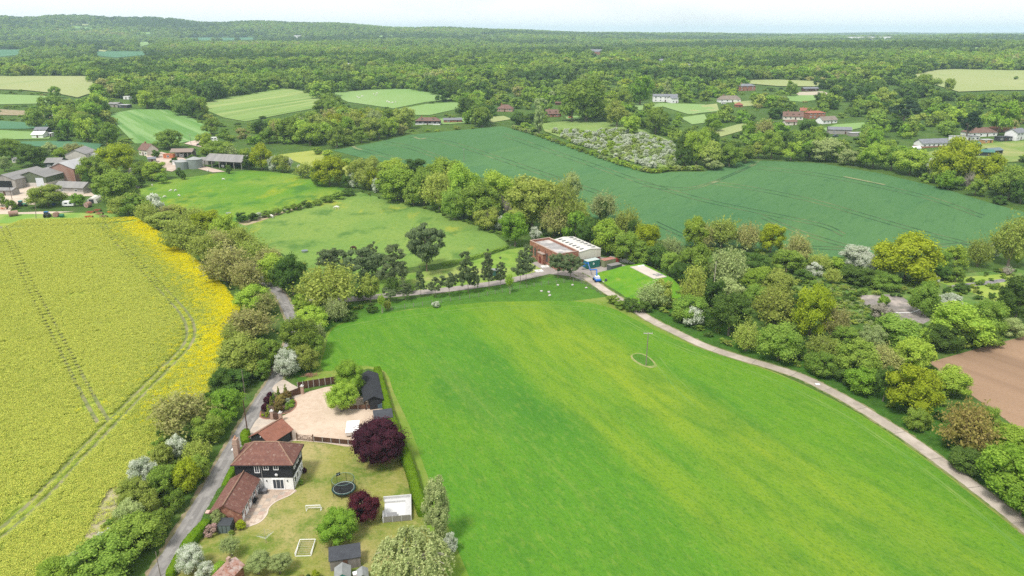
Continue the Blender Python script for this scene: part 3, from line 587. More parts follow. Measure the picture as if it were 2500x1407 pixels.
grove('in the hedge west of the lane', [(400, 520, 562, 70, 'O'), (445, 536, 618, 95, 'O'), (418, 500, 545, 60, 'T'), (500, 575, 645, 85, 'O'), (563, 600, 700, 125, 'T'), (530, 560, 625, 80, 'T'), (608, 640, 720, 80, 'T'), (620, 698, 768, 82, 'L'), (645, 715, 775, 78, 'T'), (612, 752, 840, 135, 'T'), (593, 828, 925, 112, 'O'), (655, 832, 905, 66, 'M'), (568, 905, 962, 84, 'D'), (640, 880, 930, 50, 'M'), (575, 790, 850, 70, 'O')], 'lane hedge trees')
grove('between lane and paddocks', [(330, 478, 530, 70, 'M'), (362, 490, 545, 60, 'O'), (375, 480, 520, 40, 'W'), (480, 505, 570, 66, 'O'), (515, 520, 585, 74, 'Y'), (555, 530, 600, 66, 'L'), (590, 552, 615, 74, 'O'), (625, 575, 650, 86, 'O'), (545, 585, 600, 22, 'W'), (668, 625, 695, 66, 'L'), (716, 632, 725, 66, 'D'), (690, 655, 720, 50, 'D'), (655, 600, 660, 70, 'T'), (440, 505, 545, 50, 'O'), (510, 565, 610, 40, 'M'), (575, 580, 605, 26, 'W')], 'paddock hedge trees')
grove('beside the lane bend', [(800, 648, 765, 150, 'O'), (820, 722, 790, 68, 'P'), (740, 722, 772, 44, 'L'), (762, 758, 812, 74, 'L'), (735, 785, 885, 88, 'M'), (778, 792, 855, 52, 'P'), (706, 860, 924, 54, 'W'), (748, 845, 910, 62, 'O'), (775, 750, 790, 50, 'M'), (760, 820, 880, 60, 'M'), (850, 760, 785, 40, 'D')], 'lane bend trees')
grove('beside the lower rape field', [(267, 1336, 1425, 168, 'M'), (330, 1272, 1362, 124, 'M'), (262, 1298, 1345, 46, 'W'), (325, 1230, 1292, 78, 'P'), (400, 1245, 1295, 50, 'M'), (375, 1203, 1268, 50, 'O'), (335, 1172, 1245, 70, 'O'), (355, 1120, 1180, 64, 'W'), (403, 1142, 1220, 80, 'M'), (460, 1128, 1208, 64, 'Y'), (430, 1198, 1250, 48, 'M'), (437, 1066, 1120, 48, 'W'), (488, 1072, 1135, 78, 'O'), (455, 958, 1070, 165, 'T'), (512, 1018, 1090, 74, 'M'), (465, 1040, 1085, 54, 'D'), (555, 950, 1025, 84, 'V'), (490, 1118, 1170, 60, 'M'), (150, 1368, 1435, 104, 'L'), (545, 905, 965, 60, 'D'), (535, 1000, 1060, 56, 'V'), (400, 1090, 1140, 50, 'O'), (300, 1290, 1330, 40, 'D'), (380, 1270, 1320, 50, 'M'), (200, 1350, 1400, 60, 'P'), (500, 985, 1040, 60, 'O')], 'roadside hedge bushes')
grove('between paddock and wheat field', [(668, 385, 418, 27, 'W'), (690, 383, 422, 42, 'O'), (703, 388, 420, 24, 'W'), (745, 400, 438, 52, 'O'), (733, 405, 430, 16, 'W'), (805, 388, 458, 88, 'Y'), (862, 427, 460, 24, 'W'), (847, 430, 460, 24, 'D'), (897, 390, 464, 56, 'O'), (912, 415, 468, 44, 'Y'), (920, 440, 472, 22, 'W'), (960, 392, 445, 74, 'L'), (1014, 390, 428, 54, 'D'), (970, 413, 492, 90, 'L'), (1035, 420, 503, 66, 'M'), (1085, 393, 475, 95, 'L'), (1075, 425, 518, 90, 'O'), (1130, 415, 525, 90, 'L'), (1170, 450, 548, 104, 'M'), (1215, 428, 535, 90, 'L'), (1190, 510, 565, 64, 'O'), (1238, 465, 540, 60, 'G'), (1220, 530, 563, 44, 'W'), (1110, 470, 540, 60, 'M'), (1010, 450, 505, 50, 'M'), (1000, 480, 500, 20, 'W'), (870, 400, 440, 40, 'O'), (775, 415, 455, 34, 'M')], 'paddock belt trees')
grove('behind the waterworks', [(1257, 528, 606, 68, 'V'), (1300, 445, 570, 120, 'O'), (1370, 440, 580, 110, 'O', 'twig'), (1327, 462, 530, 42, 'L'), (1352, 500, 583, 70, 'T'), (1392, 430, 500, 54, 'P'), (1405, 522, 590, 48, 'V'), (1436, 540, 600, 54, 'D'), (1308, 556, 588, 32, 'W'), (1470, 468, 545, 84, 'P', 'twig'), (1474, 495, 545, 26, 'D'), (1530, 505, 585, 74, 'O'), (1482, 540, 625, 80, 'L'), (1572, 555, 635, 74, 'Y'), (1530, 575, 645, 74, 'M'), (1542, 542, 600, 30, 'D'), (1568, 600, 650, 64, 'M'), (1603, 600, 660, 50, 'D'), (1635, 572, 640, 64, 'P'), (1633, 620, 680, 54, 'M'), (1410, 480, 560, 60, 'O'), (1500, 560, 620, 40, 'D'), (1590, 570, 620, 44, 'P')], 'trees behind the waterworks')
grove('in the wood below the wheat', [(1695, 590, 695, 84, 'M'), (1770, 593, 705, 115, 'P'), (1697, 527, 610, 64, 'L'), (1760, 518, 610, 104, 'O', 'twig'), (1820, 535, 615, 70, 'T'), (1880, 545, 620, 54, 'Y'), (1945, 562, 650, 66, 'T'), (1920, 610, 670, 74, 'M'), (1850, 620, 675, 60, 'D'), (1720, 540, 610, 60, 'T'), (1660, 640, 700, 56, 'D'), (2000, 610, 662, 64, 'O'), (2040, 625, 660, 36, 'L'), (2090, 598, 655, 78, 'W'), (2124, 625, 672, 44, 'W'), (2030, 652, 695, 54, 'O'), (2095, 648, 698, 80, 'D'), (2208, 570, 695, 142, 'Y', 'bush'), (2293, 608, 660, 44, 'M'), (2328, 596, 660, 52, 'L'), (2385, 562, 655, 80, 'O'), (2460, 512, 655, 100, 'O'), (2425, 595, 630, 34, 'W'), (2332, 650, 692, 36, 'M'), (2255, 662, 700, 58, 'Y'), (2278, 670, 695, 26, 'W'), (2305, 648, 685, 60, 'D'), (2457, 642, 674, 30, 'G'), (2160, 682, 712, 70, 'M'), (2250, 688, 775, 64, 'M'), (2315, 715, 760, 66, 'W'), (2156, 720, 752, 36, 'V'), (2150, 740, 782, 52, 'G', 'bush'), (2478, 672, 785, 90, 'D'), (2465, 773, 828, 58, 'P'), (1985, 640, 680, 40, 'W'), (1960, 655, 690, 50, 'D'), (2140, 660, 700, 60, 'M'), (2345, 690, 715, 40, 'D')], 'wood behind the mound', 1.02)
grove('along the concrete track', [(1595, 683, 756, 78, 'P', 'twig'), (1615, 690, 755, 50, 'O'), (1690, 648, 765, 64, 'O', 'twig'), (1680, 726, 795, 70, 'M'), (1695, 752, 800, 48, 'W'), (1735, 690, 770, 50, 'D'), (1775, 686, 750, 80, 'P'), (1778, 732, 828, 100, 'D'), (1850, 653, 720, 84, 'L'), (1895, 668, 735, 74, 'O'), (1890, 700, 805, 120, 'O'), (1820, 778, 864, 80, 'O'), (1900, 798, 888, 94, 'M'), (1975, 708, 835, 94, 'Y'), (2030, 742, 835, 74, 'T'), (2003, 812, 880, 88, 'O'), (2003, 860, 922, 70, 'M'), (2082, 842, 935, 104, 'M'), (2100, 902, 966, 80, 'V'), (2150, 842, 920, 92, 'T'), (2222, 830, 910, 96, 'L'), (2155, 902, 985, 50, 'D'), (2228, 905, 1025, 128, 'Y'), (2312, 902, 970, 90, 'L'), (2235, 1000, 1055, 56, 'M'), (2345, 985, 1112, 155, 'R', 'twig'), (2450, 1042, 1115, 115, 'L'), (2455, 1096, 1230, 145, 'V'), (2355, 1105, 1158, 86, 'D'), (2490, 1178, 1268, 95, 'V'), (2180, 788, 845, 108, 'M'), (2250, 806, 855, 48, 'L'), (2330, 748, 845, 132, 'L'), (2395, 740, 840, 94, 'M'), (2295, 798, 860, 94, 'D'), (1660, 745, 790, 50, 'M'), (1840, 700, 760, 60, 'M'), (1940, 720, 800, 60, 'D'), (2060, 800, 850, 60, 'M'), (2120, 800, 860, 60, 'P'), (2400, 1000, 1080, 60, 'M'), (1570, 735, 765, 36, 'D'), (2420, 820, 850, 50, 'M'), (2550, 1200, 1320, 110, 'M'), (1495, 722, 745, 30, 'M'), (1540, 728, 762, 34, 'D'), (1515, 738, 755, 30, 'M'), (1945, 835, 880, 50, 'D'), (2060, 900, 940, 44, 'D')], 'trackside wood')
grove('beyond the wheat field', [(1882, 325, 390, 54, 'M'), (1930, 348, 393, 48, 'L'), (2016, 344, 396, 76, 'P'), (2070, 368, 405, 48, 'P'), (2130, 358, 413, 70, 'L'), (2175, 363, 418, 48, 'M'), (2220, 368, 430, 74, 'L'), (2330, 352, 455, 98, 'Y'), (2265, 390, 434, 42, 'W'), (2330, 400, 445, 28, 'W'), (2300, 393, 450, 58, 'L'), (2405, 383, 462, 80, 'Y'), (2460, 410, 490, 76, 'M'), (2362, 415, 465, 36, 'G'), (1975, 358, 395, 44, 'D'), (2040, 360, 398, 40, 'M'), (2100, 375, 405, 40, 'D'), (1850, 350, 388, 40, 'O'), (1820, 360, 400, 44, 'M'), (1780, 355, 410, 60, 'M'), (1730, 350, 412, 50, 'O'), (1700, 320, 405, 66, 'L'), (1665, 340, 400, 40, 'D'), (1740, 385, 415, 50, 'P'), (2250, 400, 435, 40, 'D'), (2490, 440, 500, 50, 'D'), (2380, 440, 480, 40, 'M'), (2440, 480, 500, 30, 'D')], 'far wheat hedge trees')
grove('around the farmyards', [(240, 388, 450, 74, 'M'), (287, 360, 428, 78, 'Y'), (302, 352, 400, 62, 'O'), (287, 426, 498, 104, 'M'), (380, 400, 442, 54, 'L'), (350, 398, 435, 58, 'M'), (118, 455, 506, 84, 'O'), (195, 474, 504, 28, 'V'), (83, 357, 408, 68, 'D', 'bush'), (30, 343, 390, 54, 'M'), (122, 352, 382, 34, 'P'), (150, 364, 394, 32, 'L'), (182, 352, 378, 48, 'T'), (315, 478, 528, 68, 'O'), (414, 320, 365, 70, 'M'), (540, 352, 390, 74, 'M'), (640, 356, 416, 58, 'Y'), (608, 384, 416, 30, 'D'), (503, 328, 368, 34, 'L'), (565, 358, 392, 36, 'P'), (12, 388, 420, 26, 'P'), (600, 365, 390, 26, 'L'), (470, 380, 395, 22, 'D'), (425, 385, 402, 20, 'D'), (438, 412, 432, 18, 'D'), (447, 420, 440, 14, 'D'), (560, 405, 425, 14, 'D'), (370, 362, 378, 24, 'W'), (382, 368, 386, 20, 'D'), (5, 475, 505, 30, 'M'), (30, 490, 512, 24, 'M'), (250, 440, 470, 40, 'M'), (330, 430, 460, 40, 'D'), (395, 425, 450, 30, 'M'), (215, 425, 455, 20, 'D')], 'farmyard trees')
grove('between meadow and paddock', [(595, 520, 545, 30, 'D'), (620, 520, 540, 26, 'D'), (650, 517, 532, 26, 'M'), (675, 511, 526, 26, 'M'), (700, 505, 520, 26, 'M'), (725, 500, 514, 26, 'M'), (750, 490, 508, 24, 'D'), (775, 488, 503, 24, 'M'), (800, 480, 496, 28, 'M'), (825, 472, 488, 30, 'M'), (850, 463, 480, 30, 'D'), (633, 520, 534, 16, 'W')], 'meadow hedge bushes')
grove('below the wheat-side wood', [(775, 362, 378, 30, 'M'), (800, 372, 386, 30, 'L'), (822, 380, 394, 28, 'M'), (845, 390, 404, 26, 'L'), (862, 398, 412, 22, 'M')], 'wood corner hedge')
grove('on the drive bank', [(905, 675, 742, 44, 'O', 'tall'), (1065, 738, 752, 20, 'W'), (945, 735, 760, 22, 'O'), (910, 742, 765, 26, 'D'), (995, 690, 716, 40, 'D'), (885, 700, 735, 40, 'M'), (960, 680, 716, 30, 'D')], 'drive bank bushes')
# single trees among the far gardens and fields
for nm, q, lab in [('tree', (1562, 188, 258, 66, 'V', 'tall'), 'tall bright green lime tree beside the white house on the far hillside'), ('tree', (1522, 218, 268, 40, 'M', 'round'), 'mid green tree left of the tall bright lime tree near the white house'),
    ('poplar_tree', (1316, 254, 332, 30, 'P', 'column'), 'slender pale poplar standing in the hedge by the blossom orchard'), ('tree', (1430, 190, 300, 110, 'M', 'round'), 'broad pale green tree left of the white hillside house'), ('tree', (1505, 245, 312, 66, 'O', 'round'), 'olive tree above the blossom orchard'),
    ('cedar_tree', (2205, 244, 304, 78, 'F', 'umb'), 'dark spreading cedar in the far right woodland'), ('cedar_tree', (2358, 272, 345, 66, 'F', 'umb'), 'dark cedar beside the brown roofed bungalow on the right'), ('tree', (2258, 182, 222, 60, 'M', 'round'), 'dark green tree on the near edge of the pale field on the right'),
    ('tree', (2316, 190, 228, 30, 'O', 'tall'), 'slim olive tree standing in the pale field on the right'), ('conifer_tree', (1626, 195, 240, 28, 'P', 'cone'), 'pale grey conifer behind the white hillside house'), ('tree', (1930, 198, 236, 28, 'M', 'tall'), 'birch-like tree left of the dark stable'),
    ('tree', (2480, 186, 196, 12, 'M', 'round'), 'tiny tree out in the pale field'), ('tree', (136, 211, 240, 30, 'M', 'round'), 'dark round tree at the corner of the pale far left field'), ('tree', (190, 275, 322, 44, 'V', 'round'), 'vivid green tree beside the small white barn on the far left'), ('tree', (165, 290, 335, 40, 'V', 'tall'), 'bright green tree left of its twin near the far left barn'),
    ('tree', (1280, 75, 85, 6, 'D', 'round'), '') , ('tree', (1395, 225, 300, 70, 'M', 'bush'), 'dense green tree behind the red car house'), ('tree', (1600, 262, 330, 70, 'M', 'bush'), 'large green tree at the right end of the blossom orchard'), ('tree', (1540, 280, 330, 60, 'L', 'bush'), 'bright tree overlooking the blossom orchard'),
    ('tree', (2435, 245, 330, 70, 'V', 'bush'), 'bright green tree above the bungalow on the far right'), ('tree', (2150, 215, 262, 60, 'O', 'round'), 'bare-stemmed olive tree in the far right wood'), ('tree', (1862, 285, 345, 50, 'T', 'twig'), 'brownish budding tree beside the red houses')]:
    if not lab: continue
    b, hm, wm = boxdim(*q[:4]); key = q[5]
    tree(lab, b, hm, wm, CR.get(key + '1') or CR[key], q[4], nm, 'tree', None, .1 if key != 'umb' else .3); USED.append((b.x, b.y, wm * .5))

# blossom orchard: individual hawthorn bushes
_o = W([(1335, 318), (1420, 322), (1500, 318), (1560, 326), (1635, 350), (1668, 385), (1640, 410), (1585, 412), (1480, 382), (1400, 354)])
_xs = [p.x for p in _o]; _ys = [p.y for p in _o]; _n = 0; _pl = []
_a = at(1340, 322); _b = at(1640, 400); _dx = Vector((_b.x - _a.x, _b.y - _a.y, 0)).normalized(); _dn = Vector((-_dx.y, _dx.x, 0))
for i in range(-30, 40):
    for j in range(-10, 70):
        p = _a + _dx * (j * 4.1 + random.uniform(-1, 1)) + _dn * (i * 6.2 + random.uniform(-.8, .8))
        if random.random() < .9 and inside(_o, [p.x], [p.y])[0]: _pl.append((p.x, p.y))
random.shuffle(_pl); _pl = _pl[:290]
for x, y in _pl:
    w = random.uniform(3.0, 5.2); h = w * random.uniform(.6, .85)
    wb_ = random.random() < .5
    tree('white-blossomed hawthorn bush in the orchard beyond the wheat field' if wb_ else 'green hawthorn bush in the orchard beyond the wheat field', (x, y, hz(x, y)), h, w, CR['bush1'], 'W' if wb_ else random.choice('PLP'), 'hawthorn_bush', 'bush', 'blossoming orchard bushes' if wb_ else 'green orchard bushes', .03)
    USED.append((x, y, 2.5))
# low bushes along the orchard hedge
_hp = catmull(W([(1255, 316), (1300, 330), (1400, 365), (1500, 400), (1590, 424), (1640, 418), (1710, 418)]), 9)
for i, p in enumerate(_hp):
    if i and (p - _hp[i - 1]).length < 0.5: continue
    q = Vector((p.x + random.uniform(-.5, .5), p.y + 1.5, 0)); q.z = hz(q.x, q.y); w = random.uniform(4, 6)
    tree('bush in the hedge between the orchard and the wheat field', q, w * .62, w, CR['bush1'], random.choice('LMLOMP'), 'bush', 'bush', 'orchard hedge bushes', .02); USED.append((q.x, q.y, 2.5))
# ------------------------------------------------------------------ building materials
white = mat('white_render', (.80, .80, .79), .7, (.70, .70, .69), 1.5); wframe = mat('white_frame', (.82, .82, .82), .45)
tarred = mat('black_boards', (.018, .019, .024), .65, (.034, .035, .04), 2.0, bump=.6, bscale=1.0, stretch=(.2, .2, 9))
tile = mat('clay_tile', (.185, .088, .068), .9, (.135, .064, .052), 1.3, bump=.5, bscale=6, col3=(.27, .185, .145), scale3=1.9, t3=(.56, .72))
tile_new = mat('clay_tile_new', (.27, .115, .078), .85, (.21, .09, .062), 1.0, bump=.4, bscale=6, col3=(.32, .17, .115), scale3=2.2, t3=(.58, .75))
ridge_t = mat('ridge_tile', (.31, .20, .14), .9, (.23, .14, .10), 2.5)
brick_m = mat('brick', (.31, .135, .088), .9, (.22, .098, .07), 2.2, bump=.3, bscale=8, col3=(.37, .20, .14), scale3=1.2)
brick_pale = mat('brick_pale', (.42, .30, .235), .9, (.33, .22, .17), 2.5, bump=.3, bscale=8)
felt = mat('grey_felt', (.062, .066, .075), .9, (.045, .048, .056), .8, bump=.2); felt_l = mat('pale_felt', (.27, .28, .275), .9, (.20, .21, .205), 1.0)
wood_d = mat('dark_wood', (.105, .055, .035), .85, (.065, .034, .024), 2.0, stretch=(1, 1, .15), bump=.3); wood_b = mat('brown_wood', (.16, .09, .055), .85, (.11, .06, .04), 2.0)
conc = mat('concrete_post', (.45, .43, .40), .9, (.36, .34, .32), 2.0); grey_metal = mat('grey_metal', (.32, .33, .34), .45, metal=.6); black = mat('black_plastic', (.015, .015, .017), .5)
GL = glass(); green_p = mat('green_plastic', (.02, .14, .06), .45); orange_p = mat('orange_plastic', (.70, .13, .02), .45)
def window(parent, x0, x1, z0, z1, y, nx=2, t=.07, side='y', sgn=-1, fm=None, name='window', b=.1):
    """framed window on the wall plane; frame mesh with a glass pane under it"""
    fm = fm or wframe; f = MB()
    def bx(a0, a1, c0, c1, e0, e1):
        lo, hi = sorted((y + e0 * sgn, y + e1 * sgn))
        if side == 'y': f.box(a0, a1, lo, hi, c0, c1)
        else: f.box(lo, hi, a0, a1, c0, c1)
    bx(x0, x1, z0, z0 + b, .004, .08); bx(x0, x1, z1 - b, z1, .004, .08); bx(x0, x0 + b, z0 + b, z1 - b, .004, .078); bx(x1 - b, x1, z0 + b, z1 - b, .004, .078)
    for k in range(1, nx): xx = x0 + (x1 - x0) * k / nx; bx(xx - .03, xx + .03, z0 + b, z1 - b, .004, .07)
    w = f.build(name, fm, parent); f = MB(); bx(x0 + b, x1 - b, z0 + b, z1 - b, .002, .03); f.build('pane', GL, w); return w
# ------------------------------------------------------------------ garden ground
sheet('lawn', W([(735, 1076), (865, 1090), (985, 1110), (1030, 1258), (1098, 1420), (1140, 1560), (300, 1560), (420, 1400), (512, 1290), (560, 1192), (596, 1085), (640, 1070)]), lawn, .03)
sheet('gravel_court', W([(738, 962), (772, 952), (806, 944), (850, 948), (900, 980), (940, 990), (948, 1015), (905, 1060), (866, 1091), (790, 1082), (725, 1077), (700, 1082), (655, 1090), (612, 1070), (636, 1022), (660, 1026), (690, 1016), (712, 1004), (724, 990), (718, 975)]), gravel, .05, smooth=3)
sheet('drive_apron', W([(690, 928), (712, 938), (738, 953), (740, 962), (722, 972), (706, 973), (690, 968), (664, 950)]), mat('apron', (.50, .42, .34), .95, (.38, .33, .28), .8), .056, smooth=3)
sheet('drive_apron', W([(632, 1020), (660, 1024), (680, 1026), (660, 1060), (612, 1072), (606, 1062)]), MATS['apron'], .058, smooth=3)
patio_m = mat('patio_stone', (.44, .345, .27), .9, (.33, .255, .20), .9, col3=(.52, .44, .36), scale3=.7, bump=.15)
patio_o = sheet('patio', [(-44.05, 105.1), (-37.9, 105.1), (-38.3, 103.6), (-40.2, 101.8), (-40.9, 100.0), (-40.7, 98.2), (-41.2, 96.3), (-42.6, 95.2), (-44.05, 95.5)], patio_m, .05, smooth=3)
# single paving slabs on the patio
_ps = raw_mesh('slab', [(-.43, -.43, 0), (.43, -.43, 0), (.43, .43, 0), (-.43, .43, 0), (-.41, -.41, .02), (.41, -.41, .02), (.41, .41, .02), (-.41, .41, .02)], [(0, 1, 5, 4), (1, 2, 6, 5), (2, 3, 7, 6), (3, 0, 4, 7), (4, 5, 6, 7)]); _ps.materials.append(None)
_pm = [mat('slab_%s' % n_, c_, .9, tuple(q * .8 for q in c_), 2.0) for n_, c_ in (('buff', (.46, .36, .28)), ('pink', (.47, .34, .275)), ('grey', (.40, .345, .29)), ('sand', (.52, .42, .33)))]
_pp = [(-44, 105.0), (-38.1, 105.0), (-38.5, 103.7), (-40.4, 101.8), (-41.1, 100.0), (-40.9, 98.3), (-41.5, 96.5), (-42.8, 95.5), (-44, 95.6)]
for i in range(9):
    for j in range(12):
        x, y = -43.5 + i * .9, 95.9 + j * .9
        if all(inside(_pp, [x + a, x], [y + b, y])[0] for a in (-.35, .35) for b in (-.35, .35)):
            o = link(bpy.data.objects.new('paving_slab', _ps), patio_o); set_mat(o, random.choice(_pm)); o.location = (x, y, .052); o.rotation_euler = (0, 0, random.uniform(-.01, .01))
strip('patio_edging', [Vector(p) for p in [(-37.9, 105.1, 0), (-38.3, 103.6, 0), (-40.2, 101.8, 0), (-40.9, 100.0, 0), (-40.7, 98.2, 0), (-41.2, 96.3, 0), (-42.6, 95.2, 0)]], .22, mat('edging_stone', (.55, .47, .40), .9), .075, 4)
# ------------------------------------------------------------------ main house
H = thing('house', 'black boarded and white detached house with red hipped roof beside the lane', 'house', (-43.0, 108.0, 0))
hw, hd = 4.9, 2.85     # half width, half depth
b = MB().box(-hw, hw, -hd, hd, -.05, 2.5).build('lower_wall', white, H)
b = MB().box(-hw - .04, hw + .04, -hd - .04, hd + .04, 2.5, 5.2).build('upper_wall', tarred, H)
bd = MB()
for k in range(15): z = 2.52 + k * .178; bd.box(-hw - .075, hw + .075, -hd - .075, hd + .075, z, z + .15)
bd.build('weatherboards', tarred, H)['kind'] = 'stuff'
e = 5.15; rz_ = 7.75; ex, ey = hw + .45, hd + .45; rx0, rx1 = -2.1, 2.1
r_ = MB(); tk = .14
A_, B_, C_, D_ = (-ex, -ey, e), (ex, -ey, e), (ex, ey, e), (-ex, ey, e); P0, P1 = (rx0, 0, rz_), (rx1, 0, rz_)
def up(p, k=tk): return (p[0], p[1], p[2] + k)
r_.add([A_, B_, C_, D_, up(A_), up(B_), up(C_), up(D_), up(P0), up(P1)], [(0, 3, 2, 1), (0, 1, 5, 4), (1, 2, 6, 5), (2, 3, 7, 6), (3, 0, 4, 7), (4, 5, 9, 8), (5, 6, 9), (6, 7, 8, 9), (7, 4, 8)])
roof = r_.build('roof', tile, H)
rt = MB()
for a, c in ((A_, P0), (D_, P0), (B_, P1), (C_, P1), (P0, P1)): rt.tube(up(a, tk + .02), up(c, tk + .02), .11, .11, 6)
rt.build('ridge_tiles', ridge_t, roof)
g_ = MB()
for p, q in (((-ex, -ey), (ex, -ey)), ((ex, -ey), (ex, ey)), ((-ex, -ey), (-ex, ey))): g_.tube((p[0] * 1.01, p[1] * 1.02, e + .02), (q[0] * 1.01, q[1] * 1.02, e + .02), .07)
g_.build('gutter', black, H)
yf = -hd - .08
for x0, x1, z0, z1 in ((-1.55, -.65, 3.5, 5.05), (.0, .95, 4.1, 5.05), (1.75, 2.65, 4.1, 5.05)): window(H, x0, x1, z0, z1, yf)
window(H, 1.2, 3.35, .08, 2.25, -hd, 3, name='french_door', b=.17)
for y0, y1 in ((-2.2, -1.2), (-.6, .6), (1.3, 2.3)): window(H, y0, y1, 3.7, 4.95, hw + .08, 2, side='x', sgn=1)
for y0, y1 in ((-2.3, -1.4), (-.9, .1), (.7, 1.4), (1.8, 2.4)): window(H, y0, y1, .9, 2.1, hw, 1, side='x', sgn=1)
p_ = MB().tube((-.35, yf - .06, 0.05), (-.35, yf - .06, 5.1), .05); p_.build('drainpipe', mat('grey_pipe', (.30, .30, .30), .5), H)
MB().tube((hw + .1, yf - .02, 0.05), (hw + .1, yf - .02, 5.1), .05).build('drainpipe', black, H)
d_ = MB().ball((2.2, yf - .25, 3.25), .28, .08, .28); d_.tube((2.2, yf, 3.2), (2.2, yf - .2, 3.25), .03); d_.build('satellite_dish', mat('dish', (.6, .6, .62), .5), H)
for x in (.3, 3.9): MB().box(x - .07, x + .07, -hd - .14, -hd - .01, 1.7, 2.0).build('wall_lamp', black, H)
ch = MB().box(-hw - .95, -hw - .1, -.55, .55, -.05, 7.6).box(-hw - 1.0, -hw - .05, -.6, .6, 7.6, 7.75).box(-hw - .9, -hw - .15, -.5, .5, 7.75, 8.5).build('chimney', brick_pale, H)
MB().tube((-hw - .55, -.2, 8.5), (-hw - .55, -.2, 8.95), .13, .1, 8).tube((-hw - .55, .2, 8.5), (-hw - .55, .2, 8.95), .13, .1, 8).build('chimney_pot', mat('pot', (.50, .27, .16), .9), ch)
MB().box(-hw - 1.35, -hw - .98, -.25, .25, 6.2, 6.45).build('alarm_box', wframe, H)
# low rear wing toward the camera
ax0, ax1, ay0, ay1 = -5.7, -1.1, -12.1, -hd - .02
MB().box(ax0, ax1, ay0, ay1, -.05, 2.35).build('wing_wall', brick_m, H)
MB().add([(ax0, ay0, 2.35), (ax1, ay0, 2.35), ((ax0 + ax1) / 2, ay0, 3.75), (ax0, ay0 + .25, 2.35), (ax1, ay0 + .25, 2.35), ((ax0 + ax1) / 2, ay0 + .25, 3.75)], [(0, 1, 2), (5, 4, 3), (0, 3, 4, 1), (1, 4, 5, 2), (2, 5, 3, 0)]).build('wing_gable', brick_m, H)
xm = (ax0 + ax1) / 2; wr = MB()
wr.slab((xm, ay0 - .3, 3.85), (xm, ay1 + .05, 3.85), (ax0 - .35, ay1 + .05, 2.22), (ax0 - .35, ay0 - .3, 2.22), -.13); wr.slab((xm, ay1 + .05, 3.85), (xm, ay0 - .3, 3.85), (ax1 + .35, ay0 - .3, 2.22), (ax1 + .35, ay1 + .05, 2.22), -.13)
wr_ = wr.build('wing_roof', tile, H); MB().tube((xm, ay0 - .32, 3.97), (xm, ay1 + .05, 3.97), .11).build('ridge_tiles', ridge_t, wr_)
for k in range(5):
    y0 = ay0 + .5 + k * 1.75; wd = MB().box(ax1 + .003, ax1 + .09, y0, y0 + 1.25, .05, 2.15).build('wing_door', wframe, H); MB().box(ax1 + .09, ax1 + .1, y0 + .2, y0 + .55, 1.0, 1.9).box(ax1 + .09, ax1 + .1, y0 + .7, y0 + 1.05, 1.0, 1.9).build('pane', GL, wd)
MB().box(ax1 - .02, ax1 + .28, ay0 - .02, ay0 + .3, 0, 2.3).build('corner_pier', brick_m, H)
# flat roofed link behind the house
MB().box(-4.3, -.8, hd + .1, hd + 4.6, -.05, 2.45).build('link_wall', tarred, H); MB().box(-4.5, -.6, hd + .1, hd + 4.8, 2.45, 2.6).build('flat_roof', felt_l, H)
# ------------------------------------------------------------------ garage
G = thing('garage', 'black boarded garage with bright clay tiled gable roof by the gates', 'garage', (-46.75, 120.2, 0), R(62.4) - R(90))
gw, gl = 2.45, 2.75
MB().box(-gw, gw, -gl, gl, -.05, 2.3).build('wall', tarred, G)
for s in (-1, 1): MB().add([(-gw, s * gl, 2.3), (gw, s * gl, 2.3), (0, s * gl, 3.85), (-gw, s * (gl - .2), 2.3), (gw, s * (gl - .2), 2.3), (0, s * (gl - .2), 3.85)], [(0, 1, 2), (5, 4, 3), (0, 3, 4, 1), (1, 4, 5, 2), (2, 5, 3, 0)]).build('gable', tarred, G)
wr = MB(); wr.slab((0, -gl - .35, 4.0), (0, gl + .35, 4.0), (-gw - .45, gl + .35, 2.2), (-gw - .45, -gl - .35, 2.2), -.12); wr.slab((0, gl + .35, 4.0), (0, -gl - .35, 4.0), (gw + .45, -gl - .35, 2.2), (gw + .45, gl + .35, 2.2), -.12)
gr = wr.build('roof', tile_new, G); MB().tube((0, -gl - .36, 4.08), (0, gl + .36, 4.08), .1).build('ridge_tiles', ridge_t, gr)
for k in range(2): MB().box(gw, gw + .06, -gl + .2 + k * 2.6, -gl + 2.6 + k * 2.6, .02, 2.05).build('garage_door', mat('door_slate', (.035, .04, .05), .6), G)
MB().box(gw - .05, gw + .2, gl - .2, gl + .05, 0, 2.25).build('post', wood_d, G); MB().ball((.3, -gl - .1, 3.0), .12, .08, .12).build('gable_lamp', wframe, G)
# ------------------------------------------------------------------ long black barn
B = thing('barn', 'long black cart barn with dark grey roof behind the green hornbeam', 'barn', (-30.9, 139.2, 0), R(15.5))
bw, bl = 1.75, 6.1
MB().box(-bw + .9, bw, -bl, bl, -.05, 2.5).build('wall', tarred, B); MB().add([(-bw, -bl, 2.3), (bw, -bl, 2.3), (0, -bl, 3.2), (-bw, -bl + .2, 2.3), (bw, -bl + .2, 2.3), (0, -bl + .2, 3.2)], [(0, 1, 2), (5, 4, 3), (0, 3, 4, 1), (1, 4, 5, 2), (2, 5, 3, 0)]).build('gable', tarred, B)
wr = MB(); wr.slab((0, -bl - .3, 3.35), (0, bl + .3, 3.35), (-bw - .35, bl + .3, 2.3), (-bw - .35, -bl - .3, 2.3), -.1); wr.slab((0, bl + .3, 3.35), (0, -bl - .3, 3.35), (bw + .35, -bl - .3, 2.3), (bw + .35, bl + .3, 2.3), -.1); wr.build('roof', mat('black_felt', (.035, .037, .042), .9, (.027, .028, .033), .8), B)
